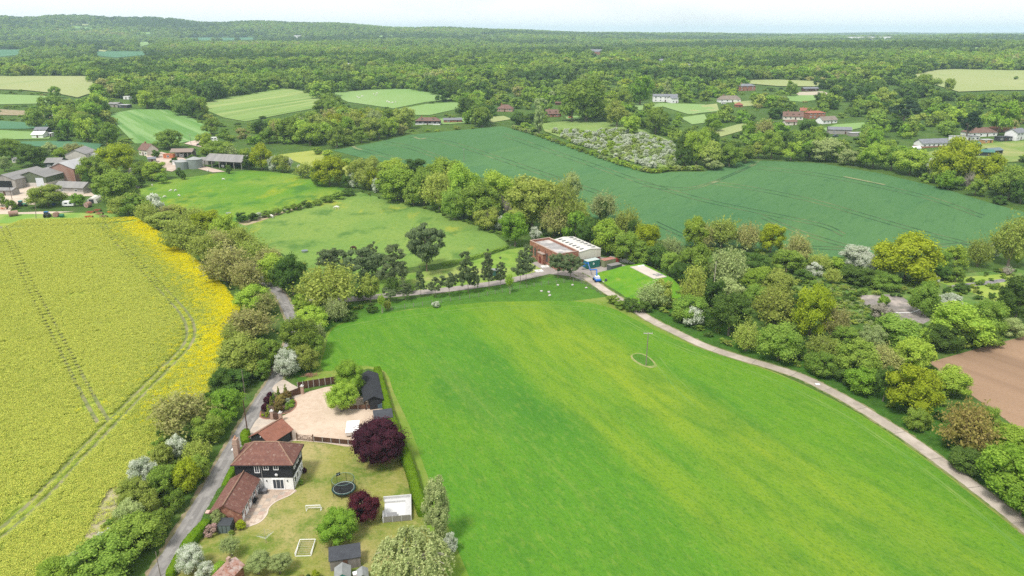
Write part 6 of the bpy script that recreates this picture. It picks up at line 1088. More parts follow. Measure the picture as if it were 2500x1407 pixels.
house('small red roofed pavilion in the hillside garden', 1806, 262, 16, 5, 2.0, 2.2, R(10), brick_m, red_t, 1, hip=True, chim=False, name='pavilion', cat='pavilion'); house('dark hut beneath the conifers behind the brick bungalows', 1364, 257, 16, 4, 2.3, .6, 0, wood_d, brown_t, 1, chim=False, name='hut', cat='hut')
# far left
house('white house with red roof at the far left', 145, 284, 28, 8, 3.4, 2.6, R(60), white, red_t, 2); house('white tunnel barn on the far left grass', 92, 338, 26, 9, 2.6, 1.8, R(6), white, white, 1, chim=False, name='barn', cat='barn'); house('black barn behind the white tunnel barn', 100, 327, 28, 7, 2.8, 1.6, R(4), teal_d, slate, 1, chim=False, name='barn', cat='barn'); house('white caravan parked right of the tunnel barn', 122, 334, 10, 3, 2.3, .2, 0, white, white, 2, chim=False, name='caravan', cat='caravan')
house('grey roofed yard building in the far left smallholding', 272, 262, 34, 8, 2.8, 1.2, R(-8), grey_wall, asb, 2, chim=False, name='barn', cat='barn'); house('pale flat roofed shed right in the far left smallholding', 300, 264, 26, 6, 2.6, .3, R(-10), teal_d, asb_l, 2, chim=False, name='shed', cat='shed'); house('dark roofed shed at the back of the smallholding', 280, 237, 24, 6, 2.6, 1.0, R(4), teal_d, slate, 2, chim=False, name='shed', cat='shed'); house('white box building at the back right of the smallholding', 308, 243, 14, 5, 2.6, .3, R(-6), white, white, 1, chim=False, name='shed', cat='shed'); house('rusty low shed at the left of the smallholding', 244, 248, 26, 5, 2.2, .8, R(6), rusty, red_t, 1, chim=False, name='shed', cat='shed'); house('small grey cottage in the trees below the smallholding', 190, 292, 18, 6, 2.6, 2.0, R(-30), cream_w, slate, 2)
# very far
house('large grey gabled house in the distant woods', 1455, 134, 34, 14, 7, 5, R(-10), brick_m, slate, 4, storeys=2); house('small brick house left of the large distant gables', 1428, 137, 12, 10, 5, 4, R(30), brick_pale, red_t, 2)
for px, py, w, l in ((1610, 156, 18, 'distant slate roof above the hillside trees'), (1680, 170, 20, 'distant pale gabled house right of the hillside'), (1735, 182, 20, 'distant grey roofed bungalow among the trees'), (1655, 145, 16, 'farthest slate roof in the hillside trees'), (1716, 140, 14, 'distant brown roof at the wood edge'), (1300, 112, 10, 'tiny distant roof in the far woods')): house(l, px, py, w, 10, 4.5, 3.5, R(random.uniform(-40, 40)), cream_w, slate if w != 14 else brown_t, 3)
for px, w, l in ((2078, 14, 'far white warehouse, left of the group on the horizon'), (2100, 22, 'far white warehouse, longest of the group on the horizon'), (2128, 18, 'far white warehouse, third of the group on the horizon'), (2165, 24, 'far pale warehouse, right of the group on the horizon')): house(l, px, 99, w, 30, 16, .3, 0, white, asb_l, 1, chim=False, name='warehouse', cat='warehouse', door=False)
house('tiny white farm building beyond the hedged pasture', 848, 165, 14, 10, 4, 2, 0, white, asb_l, 2, chim=False); house('tiny red brick building beyond the hedged pasture', 884, 167, 14, 9, 4, 2.5, .4, brick_m, red_t, 2)
house('far long white shed below the ridge', 728, 94, 22, 25, 9, 2, 0, white, asb_l, 2, chim=False, name='shed', cat='shed')
# ---- left farm
def barn(label, px, py, wpx, dep, eave, rise, yaw, front, roof, side=None, doorx=None, dw=0, dh=0, dm=None, base=None, name='barn'):
    """gable end toward the viewer"""
    p = at(px, py); L = wpx * mpp(p); t = thing(name, label, 'barn', p, yaw); x0, x1 = -L / 2, L / 2
    MB().prism([(x0, -.5), (x1, -.5), (x1, eave), (0, eave + rise), (x0, eave)], 0, dep).build('wall', front, t)
    MB().slab((0, -.4, eave + rise + .05), (0, dep + .4, eave + rise + .05), (x0 - .4, dep + .4, eave - .12), (x0 - .4, -.4, eave - .12), -.1).slab((0, dep + .4, eave + rise + .05), (0, -.4, eave + rise + .05), (x1 + .4, -.4, eave - .12), (x1 + .4, dep + .4, eave - .12), -.1).build('roof', roof, t)
    if base: MB().box(x0 - .06, x1 + .06, -.06, dep, -.5, base[0]).build('base_wall', base[1], t)
    if doorx is not None: MB().box(x0 + L * doorx, x0 + L * doorx + dw, -.16, -.07, 0, dh).build('door', dm, t)
    return t
barn('green gabled barn with pale sliding door at the left farm', 80, 456, 76, 24, 5.2, 2.6, R(-6), farm_green, asb, doorx=.66, dw=4.2, dh=4.6, dm=mat('door_pale', (.52, .55, .58), .6), base=(2.0, block))
t = barn('grey open-sided barn at the left edge of the farm', 12, 462, 62, 24, 5.0, 2.4, R(-6), grey_wall, asb); MB().box(-6, 4.5, -.1, -.04, .2, 4.2).build('shade_panel', black, t)  # black panel stands in for the shaded inside behind the open front
barn('tall barn with rusty gable and pale roof at the left farm', 154, 444, 66, 18, 7.0, 3.0, R(-4), rusty, asb_l); house('lean-to barn with patched grey roof below the rusty gable', 170, 472, 78, 8, 2.8, 2.2, R(-10), grey_wall, asb, 2, chim=False, name='barn', cat='barn', base=block, door=False)
house('long white walled farm building with grey roof behind the barns', 180, 425, 96, 9, 4.6, 2.2, R(-6), white, asb, 4, chim=False, name='barn', cat='barn'); barn('cream gabled barn with grey roof behind the white building', 188, 400, 46, 16, 5.6, 2.6, R(10), block, asb); house('long dark roofed shed at the left of the white building', 130, 412, 34, 10, 3.4, 2.0, R(8), teal_d, asb, 2, chim=False, name='shed', cat='shed'); house('flat white roofed store right of the cream barn', 222, 395, 36, 8, 4.2, .3, R(-6), white, asb_l, 2, chim=False, name='store', cat='shed')
house('grey lean-to shelter at the bottom left of the yard', 12, 478, 40, 5, 2.6, .8, R(-4), grey_wall, asb, 1, chim=False, name='shelter', cat='shelter'); house('small white framed hut beside the farm track', 40, 398, 18, 4, 2.4, .3, R(4), block, asb, 2, chim=False, name='hut', cat='hut')
t = thing('polytunnel', 'white sheeted tunnel shelter among the farm trees', 'polytunnel', at(224, 497), R(10)); n_ = 8; prof = [(2.6 * math.cos(math.pi * k / n_), 2.5 * math.sin(math.pi * k / n_)) for k in range(n_ + 1)]; MB().prism(prof, 0, 8).build('cover', mat('tunnel_white', (.68, .67, .63), .7, (.55, .52, .46), .4), t); MB().box(-1, 1, -.05, -.004, 0, 1.9).build('shade_panel', teal_d, t)  # dark end panel paints the shade inside the tunnel mouth
def caravan(label, px, py, yaw, l=5.2):
    t = thing('caravan', label, 'caravan', at(px, py), yaw); MB().prism([(-l / 2, .5), (l / 2 - .3, .5), (l / 2, 1.2), (l / 2 - .5, 2.5), (-l / 2 + .3, 2.5), (-l / 2 - .1, 1.5)], -1.1, 1.1).build('body', white, t); MB().box(-l * .3, -l * .05, -1.13, -1.1, 1.3, 1.9).build('window', GL, t); MB().box(l * .1, l * .3, -1.13, -1.1, 1.3, 1.9).build('window', GL, t)
    for s in (-1, 1): MB().tube((0, s * .95 - .1, .35), (0, s * .95 + .1, .35), .35, n=10).build('wheel', black, t)
    MB().tube((l / 2 - .2, 0, .5), (l / 2 + 1, 0, .5), .06).build('tow_bar', grey_metal, t)
caravan('white touring caravan parked among the farm bushes', 170, 504, R(4)); caravan('white caravan parked beside the wood beyond the far barn', 522, 344, R(25)); caravan('second white caravan below the one by the wood', 524, 352, R(5), 6)
def car(label, px, py, yaw, col, h=1.5, l=4.3, name='car', z=0):
    t = thing(name, label, 'car', at(px, py), yaw); cm = mat('paint_%02d%02d%02d' % tuple(int(q * 99) for q in col), col, .3, spec=.5); MB().prism([(-l / 2, .3), (l / 2, .3), (l / 2, .75), (l / 2 - .9, .92), (-l / 2 + .3, .95), (-l / 2, .8)], -.88, .88).build('body', cm, t)
    c_ = MB().prism([(-l / 2 + .45, .93), (l / 2 - 1.0, .91), (l / 2 - 1.7, h), (-l / 2 + .9, h)], -.78, .78).build('cabin', GL, t); MB().box(-l / 2 + .9, l / 2 - 1.75, -.76, .76, h, h + .05).build('roof', cm, c_)
    for sx in (-l / 2 + .8, l / 2 - .85):
        for sy in (-.88, .88): MB().tube((sx, sy - .11, .33), (sx, sy + .11, .33), .33, n=12).build('wheel', black, t)
    return t
car('dark car parked on the track beyond the far barn', 488, 356, R(10), (.02, .025, .05)); car('red car outside the brick garage', 1393, 288, R(8), (.55, .02, .02)); car('white car on the hillside drive', 1766, 254, R(10), (.75, .75, .75)); car('red van beside the chalet bungalow', 1367, 283, R(80), (.60, .02, .02), 2.3, 5.0, 'van'); car('silver car in the farm yard', 140, 490, R(5), (.4, .42, .42)); car('dark car beside the hamlet barn', 2040, 334, R(20), (.1, .12, .15))
def tractor(label, px, py, yaw, col):
    t = thing('tractor', label, 'tractor', at(px, py), yaw); cm = mat('paint_t%02d%02d%02d' % tuple(int(q * 99) for q in col), col, .4); MB().box(.2, 2.2, -.4, .4, .8, 1.5).build('bonnet', cm, t); c_ = MB().box(-1.0, .3, -.75, .75, 1.2, 2.5).build('cab', GL, t); MB().box(-1.1, .4, -.82, .82, 2.5, 2.62).build('cab_roof', cm, c_); MB().box(-1.2, 2.0, -.3, .3, .5, .85).build('chassis', black, t)
    for x, r, y in ((-.6, .85, .85), (1.7, .5, .7)):
        for s in (-1, 1): MB().tube((x, s * y - .2, r), (x, s * y + .2, r), r, n=14).build('wheel', black, t)
tractor('teal tractor parked in the farm entrance', 54, 504, R(10), (.03, .28, .26)); tractor('blue tractor standing by the edge of the rape field', 116, 531, R(100), (.03, .15, .40))
def drum(label, px, py, r, l, yaw, m_):
    t = thing('tank_drum', label, 'tank', at(px, py), yaw); MB().tube((-l / 2, 0, r), (l / 2, 0, r), r, n=14).build('barrel', m_, t); MB().box(-l * .3, -l * .2, -r * .8, r * .8, 0, r * .5).build('cradle', black, t); MB().box(l * .2, l * .3, -r * .8, r * .8, 0, r * .5).build('cradle', black, t)
drum('rusty brown tank lying by the rape field', 138, 530, 1.1, 2.0, R(100), rusty); drum('small green tank next to the rusty one', 152, 531, .8, 1.6, R(20), green_p); drum('brown tank near the farm hedge', 216, 506, 1.2, 2.6, R(80), rust); drum('rusty tank at the left edge of the yard', 34, 528, 1.2, 3.4, R(40), rusty); drum('blue barrel by the caravan', 132, 502, .6, 1.0, R(90), mat('barrel_blue', (.03, .06, .18), .5))
def machine(label, px, py, yaw, col, l=3.4):
    t = thing('farm_implement', label, 'farm machine', at(px, py), yaw); cm = mat('paint_i%02d%02d%02d' % tuple(int(q * 99) for q in col), col, .7); MB().box(-l / 2, l / 2, -.1, .1, .7, .9).box(-l / 2, l / 2, -1.1, -.9, .6, .8).box(-.1, .1, -1.1, 1.2, .7, .88).build('frame', cm, t)
    mb = MB()
    for k in range(8): x = -l / 2 + l * (k + .5) / 8; mb.tube((x, -1, .7), (x, -1.2, .05), .05, n=4)
    mb.build('tines', cm, t)
    for s in (-l * .4, l * .4): MB().tube((s - .1, .4, .4), (s + .1, .4, .4), .4, n=10).build('wheel', black, t)
for px, py, c, l in ((222, 521, (.35, .05, .04), 'red cultivator at the left of the machinery by the hedge'), (245, 524, (.33, .12, .09), 'rusty implement in the middle of the machinery by the hedge'), (275, 520, (.65, .18, .03), 'orange implement nearest the lane hedge'), (218, 532, (.40, .08, .03), 'rusty red harrow nearest the rape field'), (10, 512, (.40, .14, .06), 'orange-red implement at the left edge of the picture'), (240, 516, (.30, .07, .05), 'tall rusty machine behind the middle implement'), (255, 531, (.20, .10, .08), 'brown harrow at the corner of the rape field')): machine(l, px, py, R(random.uniform(-30, 30)), c)
# right hand farm
house('large open sided grey barn above the buttercup meadow', 545, 412, 106, 13, 4.2, 3.0, R(-16), grey_wall, asb, 1, chim=False, name='barn', cat='barn', open_=True, door=False).children
house('open-fronted pole barn with brown roof in the upper yard', 444, 386, 50, 8, 3.6, 1.6, R(6), grey_wall, mat('brown_sheet', (.24, .19, .16), .9), 1, chim=False, name='barn', cat='barn', open_=True, door=False); house('brown roofed farmhouse by the lane', 350, 380, 32, 8, 3.4, 3.6, R(-30), cream_w, brown_t, 3); house('orange container store in the upper farm yard', 411, 388, 24, 3, 2.6, .2, R(-4), mat('orange_rust', (.45, .15, .07), .7), mat('orange_rust2', (.40, .17, .10), .8), 1, chim=False, name='store', cat='shed', door=False)
house('small white shed beside the round tanks', 430, 404, 16, 4, 2.4, .3, R(8), white, asb_l, 1, chim=False, name='shed', cat='shed', door=False); house('grey hut at the entrance to the upper yard', 372, 398, 16, 4, 2.4, .8, R(20), grey_wall, slate, 1, chim=False, name='hut', cat='hut')
for px, py, r, h, l in ((446, 412, 3.6, 4.2, 'left round grey slurry tank'), (477, 410, 4.2, 5.2, 'right taller round grey slurry tank')):
    t = thing('round_tank', l, 'tank', at(px, py)); n_ = 20; MB().tube((0, 0, -.3), (0, 0, h), r, r, n_).build('shell', mat('tank_sheet', (.24, .275, .26), .7, (.18, .205, .195), .4), t); MB().tube((0, 0, h), (0, 0, h + 1.3), r * 1.04, .3, n_).build('roof', mat('tank_roof', (.30, .31, .30), .8), t)
house('stone-coloured lean-to at the left end of the large barn', 498, 402, 26, 6, 3.0, .8, R(-16), grey_wall, asb, 1, chim=False, name='shed', cat='shed', door=False)
# ------------------------------------------------------------------ animals
def quad(name, label, px, py, yaw, m_, s, fat, group, graze=True):
    b = at(px, py); o = bpy.data.objects.new(name, None)
    V = [(0, 0, 1.0), (.55, 0, 1.05), (-.5, 0, 1.05), (.95, 0, 1.35 if not graze else .95), (1.35, 0, 1.55 if not graze else .5), (1.6, 0, 1.42 if not graze else .22)]; Rr = [.30, .29, .30, .17, .13, .08]; E = [(0, 1), (0, 2), (1, 3), (3, 4), (4, 5)]
    for sx, sy, i in ((.55, .17, 1), (.55, -.17, 1), (-.5, .18, 2), (-.5, -.18, 2)):
        k = len(V); hx = sx + (.05 if sx > 0 else -.1); V += [(sx, sy, .72), (hx, sy, .38), (hx + (0 if sx > 0 else .06), sy, .02)]; Rr += [.12, .07, .06]; E += [(i, k), (k, k + 1), (k + 1, k + 2)]
    k = len(V); V += [(-.85, 0, .95), (-.92, 0, .5)]; Rr += [.06, .04]; E += [(2, k), (k, k + 1)]
    me = bpy.data.meshes.new(name); me.from_pydata(V, E, []); me.materials.append(m_); o = bpy.data.objects.new(name, me); COL.objects.link(o); md = o.modifiers.new('skin', 'SKIN'); sk = me.skin_vertices[0].data
    for i, r in enumerate(Rr): sk[i].radius = (r * fat, r * fat)
    sk[0].use_root = True; o.modifiers.new('smooth', 'SUBSURF').levels = 1; o.location = b; o.rotation_euler = (0, 0, yaw); o.scale = (s, s, s); return tag(o, label, name, group)
hb = mat('horse_brown', (.06, .03, .02), .7); hwm = mat('animal_white', (.66, .63, .58), .8)
quad('horse', 'dark brown horse grazing in the paddock behind the pines', 865, 612, R(150), hb, 1.35, 1.0, None)
for px, py, l in ((700, 519, 'white horse standing by the earth strip in the paddock'), (664, 533, 'white-backed horse at the lower end of the earth strip'), (823, 511, 'white horse grazing in the upper paddock')): quad('horse', l, px, py, R(random.uniform(0, 300)), hwm, 1.25, 1.0, 'pale horses in the paddock', px != 700)
for px, py in ((545, 440), (418, 468), (428, 468), (438, 480), (403, 483), (508, 419), (372, 455), (343, 457)): quad('sheep', 'tiny white sheep grazing in the buttercup meadow', px, py, R(random.uniform(0, 360)), hwm, .75, 1.35, 'sheep in the buttercup meadow')
for px, py in ((873, 239), (878, 241), (884, 237), (913, 232), (918, 235), (921, 230), (950, 252), (958, 253), (966, 251), (945, 250)): quad('sheep', 'tiny white sheep in the pasture below the woods', px, py, R(random.uniform(0, 360)), hwm, 1.1, 1.4, 'sheep in the far pasture')
t = thing('water_trough', 'grey oval water trough in the middle of the paddock', 'trough', at(744, 616)); n_ = 14; MB().tube((0, 0, 0), (0, 0, .7), 1.0, 1.15, n_).build('body', mat('galv', (.33, .36, .38), .4, metal=.5), t); MB().tube((0, 0, .7), (0, 0, .72), 1.02, 1.02, n_).build('water', mat('trough_water', (.10, .13, .15), .1), t)
t = thing('bath_trough', 'pale old bath used as trough in the hedge of the meadow', 'trough', at(558, 523)); MB().tube((0, 0, 0), (0, 0, .6), .9, 1.1, 12).build('body', mat('galv2', (.42, .44, .45), .5), t); MB().tube((0, 0, .6), (0, 0, .62), .95, .95, 12).build('water', MATS['trough_water'], t)
# ------------------------------------------------------------------ woodland: nearest trees one by one, the rest one mass
def scatter(name, pos, scl, rz, idx, meshes, mats, label=None):
    """one object that carries many small plants (meshes[i] with mats[i])"""
    coll = bpy.data.collections.new(name + '_kinds')
    for i, (m_, mt) in enumerate(zip(meshes, mats)):
        c = m_.copy(); c.materials.clear(); c.materials.append(mt); o = bpy.data.objects.new('%s_%02d' % (name, i), c); coll.objects.link(o)
    me = bpy.data.meshes.new(name); me.vertices.add(len(pos)); me.vertices.foreach_set('co', np.asarray(pos, np.float32).ravel())
    for n_, t_, d_ in (('scl', 'FLOAT_VECTOR', scl), ('rot', 'FLOAT_VECTOR', np.stack([np.zeros(len(pos)), np.zeros(len(pos)), rz], 1))):
        a = me.attributes.new(n_, t_, 'POINT'); a.data.foreach_set('vector', np.asarray(d_, np.float32).ravel())
    a = me.attributes.new('kix', 'INT', 'POINT'); a.data.foreach_set('value', np.asarray(idx, np.int32))
    ob = link(bpy.data.objects.new(name, me)); tag(ob, label, None, None, 'stuff')
    ng = bpy.data.node_groups.new(name, 'GeometryNodeTree')
    ng.interface.new_socket('Geometry', in_out='INPUT', socket_type='NodeSocketGeometry'); ng.interface.new_socket('Geometry', in_out='OUTPUT', socket_type='NodeSocketGeometry')
    N = ng.nodes; L = ng.links; gi = N.new('NodeGroupInput'); go = N.new('NodeGroupOutput'); ip = N.new('GeometryNodeInstanceOnPoints'); ci = N.new('GeometryNodeCollectionInfo')
    ci.inputs['Collection'].default_value = coll; ci.inputs['Separate Children'].default_value = True; ci.inputs['Reset Children'].default_value = True
    def na(n_, t_):
        q = N.new('GeometryNodeInputNamedAttribute'); q.data_type = t_; q.inputs['Name'].default_value = n_; return q.outputs[0]
    L.new(gi.outputs[0], ip.inputs['Points']); L.new(ci.outputs[0], ip.inputs['Instance']); ip.inputs['Pick Instance'].default_value = True
    L.new(na('kix', 'INT'), ip.inputs['Instance Index']); L.new(na('rot', 'FLOAT_VECTOR'), ip.inputs['Rotation']); L.new(na('scl', 'FLOAT_VECTOR'), ip.inputs['Scale'])
    L.new(ip.outputs[0], go.inputs[0]); md = ob.modifiers.new('plants', 'NODES'); md.node_group = ng
    return ob
KEEP = list(FOOT_)      # clearings round the far houses (x, y, r), filled before the woods grow
KEEPPOLY = []
# pixel discs kept clear for far houses: (px, py, radius m)
for px_, py_, r_ in [(1627, 248, 20), (1780, 248, 17), (1822, 220, 18), (1980, 222, 16), (1385, 285, 18), (1232, 275, 13), (1045, 305, 20), (1940, 300, 22), (1985, 300, 22), (2010, 305, 20), (2055, 330, 14), (2280, 362, 24), (2330, 345, 18), (2400, 330, 20), (2450, 325, 16), (2370, 375, 20), (2420, 385, 18), (2490, 345, 20),
                     (145, 283, 13), (98, 330, 16), (280, 262, 26), (300, 248, 18), (190, 300, 9), (1455, 135, 26), (1610, 155, 16), (1680, 175, 14), (1735, 182, 12), (1130, 225, 8), (1840, 160, 12), (2410, 165, 12), (1365, 288, 14), (860, 168, 20), (120, 380, 10), (350, 372, 22), (445, 375, 16), (545, 400, 26)]:
    p = at(px_, py_); KEEP.append((p.x, p.y, r_)); KEEP.append((p.x * .985, p.y * .985, r_ * .9)); KEEP.append((p.x * .97, p.y * .97, r_ * .7))
Lx = [-100, 0, 520, 1000, 1010, 1250, 1700, 2100, 2500, 2600]; Ly = [368, 368, 350, 366, 320, 400, 415, 430, 505, 520]
FPIX = [P for P, m_ in FAR] + [[(812, 368), (1000, 330), (1225, 309), (1400, 362), (1590, 425), (1720, 420), (1860, 393), (2150, 424), (2420, 497), (2300, 600), (1500, 500), (900, 390)]]
def _rk(n_): return np.random.default_rng(3).uniform(0, 1, n_)
def shade(X, Y, Z, H, px):
    """True where a tree of height H would stand in front of a field or building seen in the photograph"""
    out = np.zeros(len(X), bool)
    for fr_ in (.45, .95):
        v = np.stack([X, Y, Z + H * fr_ - CAMH]); zc = v[1] * _f[1] + v[2] * _f[2]; yc = v[1] * _u[1] + v[2] * _u[2]; pyt = CY - FPX * yc / zc
        for P in FPIX: out |= inside(P, px, pyt)
        for a, b, c, d in HPIX: out |= (px > a) & (px < c) & (pyt > b) & (pyt < d + 2) & (_rk(len(X)) < .88)
    return out
def grow(d0, d1, sp, u0=-.86, u1=.86):
    out = []
    y = d0 * .7
    gx, gy = np.meshgrid(np.arange(u0 * d1, u1 * d1, sp), np.arange(d0 * .7, d1, sp))
    gx = gx + RNG.uniform(-.38, .38, gx.shape) * sp; gy = gy + RNG.uniform(-.38, .38, gy.shape) * sp
    X, Y = gx.ravel(), gy.ravel(); d = np.hypot(X, Y); u = X / Y
    ok = (d >= d0) & (d < d1) & (u > u0) & (u < u1)
    X, Y = X[ok], Y[ok]; Z = hgt(X, Y)
    v = np.stack([X, Y, Z - CAMH]); zc = v[1] * _f[1] + v[2] * _f[2]; yc = v[1] * _u[1] + v[2] * _u[2]
    px = CX + FPX * v[0] / zc; py = CY - FPX * yc / zc
    ok = py < np.interp(px, Lx, Ly)
    for P in CLEAR:
        P = np.array(P); lo, hi = P.min(0), P.max(0); m_ = (X > lo[0]) & (X < hi[0]) & (Y > lo[1]) & (Y < hi[1]) & ok
        if m_.any():
            k = np.where(m_)[0]; ok[k[inside(P, X[k], Y[k])]] = False
    for a, b, r in KEEP: ok &= (X - a) ** 2 + (Y - b) ** 2 > r * r
    for a, b, r in USED:
        if math.hypot(a, b) > d0 - 20: ok &= (X - a) ** 2 + (Y - b) ** 2 > (r * .8) ** 2
    return X[ok], Y[ok], Z[ok], px[ok], py[ok]
tx, ty, tz, tpx, tpy = grow(330, 1350, 12.0)
village = (tpx > 1180) & (tpy > 205)
drop = village & (RNG.uniform(0, 1, len(tx)) < .38)
tx, ty, tz, tpx, tpy = (q[~drop] for q in (tx, ty, tz, tpx, tpy)); village = village[~drop]
n = len(tx); big = RNG.uniform(0, 1, n); th = np.where(big > .25, RNG.uniform(11, 18, n), RNG.uniform(6, 9, n)); th[village] *= .72
tw_ = th * RNG.uniform(.75, 1.1, n) + 3.0
low = shade(tx, ty, tz, th, tpx); th[low] = RNG.uniform(2.0, 3.4, int(low.sum())); tw_[low] = RNG.uniform(4, 7, int(low.sum()))
bad = low & shade(tx, ty, tz, th, tpx) & (RNG.uniform(0, 1, n) < .9); tx, ty, tz, tpx, tpy, th, tw_ = (q[~bad] for q in (tx, ty, tz, tpx, tpy, th, tw_)); n = len(tx)
# patches of one kind; mix darkened with distance to imitate far dimness
patch = (np.sin(tx / 37 + 1) * np.sin(ty / 53) + np.sin(tx / 91) * np.cos(ty / 71 + 2)) * .5 + RNG.normal(0, .40, n) - .28 - .25 * np.clip((np.hypot(tx, ty) - 600) / 700, 0, 1)
pals = np.array(list('DMVLOTPY')); cut = np.array([-.62, -.02, .22, .46, .66, .84, 1.0]); pk = np.searchsorted(cut, patch)
dist = np.hypot(tx, ty); score = tw_ * th / dist ** 2; score[(tpy < 250)] *= .8
order = np.argsort(-score); near = order[:150]; rest = order[150:]
def zone(px, py):
    if px < 560 and py > 262: return 'among the far left farm hedges', 'far left farm trees'
    if px < 1020 and py > 285: return 'in the wood between the striped field and wheat field', 'wood beside the wheat field'
    if px < 1180: return 'in the woodland beyond the hedged pastures', 'woodland beyond the pastures'
    if px < 1800: return 'among the hillside gardens beyond the orchard', 'hillside garden trees'
    return 'among the far right houses and gardens', 'trees round the right-hand houses'
for i in near:
    z_, g_ = zone(tpx[i], tpy[i]); pal = pals[pk[i]]
    tree('%s tree %s' % (COLW[pal], z_), (tx[i], ty[i], tz[i]), th[i], tw_[i], CR['twig1'] if pal == 'T' else (CR['round1'] + CR['bush1']), pal, 'tree', 'tree', '%s, %s' % (g_, COLW[pal]), .06)
px_, py_, pz_, sc_, ix_ = [tx[rest]], [ty[rest]], [tz[rest]], [np.stack([tw_[rest] * 1.1, tw_[rest] * 1.1, th[rest]], 1)], []
kinds = [(FARM_[i % 4], PAL[p]) for p in pals for i in range(4)]
ix_.append(pk[rest] * 4 + RNG.integers(0, 4, len(rest)))
for d0, d1, sp, a, b in ((1350, 2400, 15.5, 11, 20), (2400, 4300, 24, 13, 20), (4300, 7600, 42, 14, 20), (7600, 11500, 85, 14, 20)):
    X, Y, Z, px, py = grow(d0, d1, sp); n = len(X); h = RNG.uniform(a, b, n); w = np.maximum(h * RNG.uniform(.8, 1.15, n), sp * 1.05); sh = shade(X, Y, Z, h, px) if d0 < 4000 else np.zeros(n, bool); X, Y, Z, h, w = X[~sh], Y[~sh], Z[~sh], h[~sh], w[~sh]; n = len(X)
    pt = (np.sin(X / 137 + 1) * np.sin(Y / 153) + np.sin(X / 391) * np.cos(Y / 271 + 2)) * .55 + RNG.normal(0, .26, n) - .45  # far mix held darker to imitate dimming by distance
    k = np.searchsorted(cut, pt); px_.append(X); py_.append(Y); pz_.append(Z); sc_.append(np.stack([w, w, h], 1)); ix_.append(k * 4 + RNG.integers(0, 4, n))
PX, PY, PZ = map(np.concatenate, (px_, py_, pz_)); SC = np.concatenate(sc_); IX = np.concatenate(ix_)
scatter('woodland', np.stack([PX, PY, PZ - .6], 1), SC, RNG.uniform(0, 6.28, len(PX)), IX, [k[0] for k in kinds], [k[1] for k in kinds], 'mixed green woodland covering the distant hills')
print('woodland trees', len(PX))
# undergrowth at the foot of the near woods and hedges: one mass
ux, uy, us, uk = [], [], [], []
def under(P, n_, s0, s1, kk):
    xs = [p[0] for p in P]; ys = [p[1] for p in P]; X = RNG.uniform(min(xs), max(xs), n_); Y = RNG.uniform(min(ys), max(ys), n_); ok = inside(P, X, Y)
    m_ = int(ok.sum()); ux.append(X[ok]); uy.append(Y[ok]); us.append(RNG.uniform(s0, s1, m_)); uk.append(RNG.choice(kk, m_))
under(W([(1570, 752), (1650, 790), (1780, 845), (1930, 890), (2060, 940), (2200, 1030), (2400, 1180), (2540, 1290), (2560, 1180), (2340, 980), (2260, 880), (2480, 820), (2480, 660), (2200, 690), (2000, 640), (1800, 600), (1600, 640), (1640, 700)]), 2600, .7, 2.2, [0, 0, 1, 1, 2])
under(W([(2020, 690), (2100, 715), (2110, 745), (2190, 795), (2120, 800), (2000, 740)]), 500, .5, 1.3, [1, 2, 3])
under(W([(300, 500), (400, 560), (520, 660), (590, 750), (580, 800), (540, 900), (530, 960), (560, 985), (650, 900), (690, 800), (680, 740), (720, 720), (640, 620), (480, 520), (360, 480)]), 1600, .6, 2.0, [0, 0, 1])
under(W([(560, 990), (500, 1080), (420, 1230), (350, 1340), (300, 1420), (180, 1420), (330, 1180), (420, 1010), (520, 950)]), 700, .6, 1.8, [0, 1, 1, 2])
under(W([(880, 480), (1000, 505), (1190, 565), (1240, 600), (1240, 560), (1180, 480), (1000, 430), (880, 420)]), 600, .7, 2.0, [0, 1])
under(W([(1240, 560), (1450, 600), (1540, 650), (1640, 680), (1640, 600), (1500, 540), (1300, 500)]), 700, .7, 2.0, [0, 1])
under(W([(730, 780), (800, 790), (890, 765), (900, 735), (800, 740), (720, 760), (730, 880), (770, 890)]), 300, .5, 1.6, [0, 1, 2])
UX, UY, US, UK = map(np.concatenate, (ux, uy, us, uk)); ok = np.ones(len(UX), bool)
_lc = np.array([p[:2] for p in catmull(lane_w, 6)] + [p[:2] for p in catmull(track_w, 6)])
for i in range(0, len(UX), 500):
    dd = np.hypot(UX[i:i + 500, None] - _lc[:, 0], UY[i:i + 500, None] - _lc[:, 1]).min(1); ok[i:i + 500] = dd > 3.0 + US[i:i + 500] * .5
UX, UY, US, UK = UX[ok], UY[ok], US[ok], UK[ok]
_py = inside(W([(2095, 722), (2205, 727), (2272, 782), (2225, 806), (2110, 745)]), UX, UY); UX, UY, US, UK = UX[~_py], UY[~_py], US[~_py], UK[~_py]
scatter('undergrowth', np.stack([UX, UY, hgt(UX, UY) - .05], 1), np.stack([US * 1.3, US * 1.3, US * .8], 1), RNG.uniform(0, 6.28, len(UX)), UK, [FARM_[1], FARM_[3], FARM_[1], FARM_[3]], [PAL['D'], PAL['M'], PAL['O'], PAL['P']], 'brambles and low undergrowth at the foot of the hedges and woods')

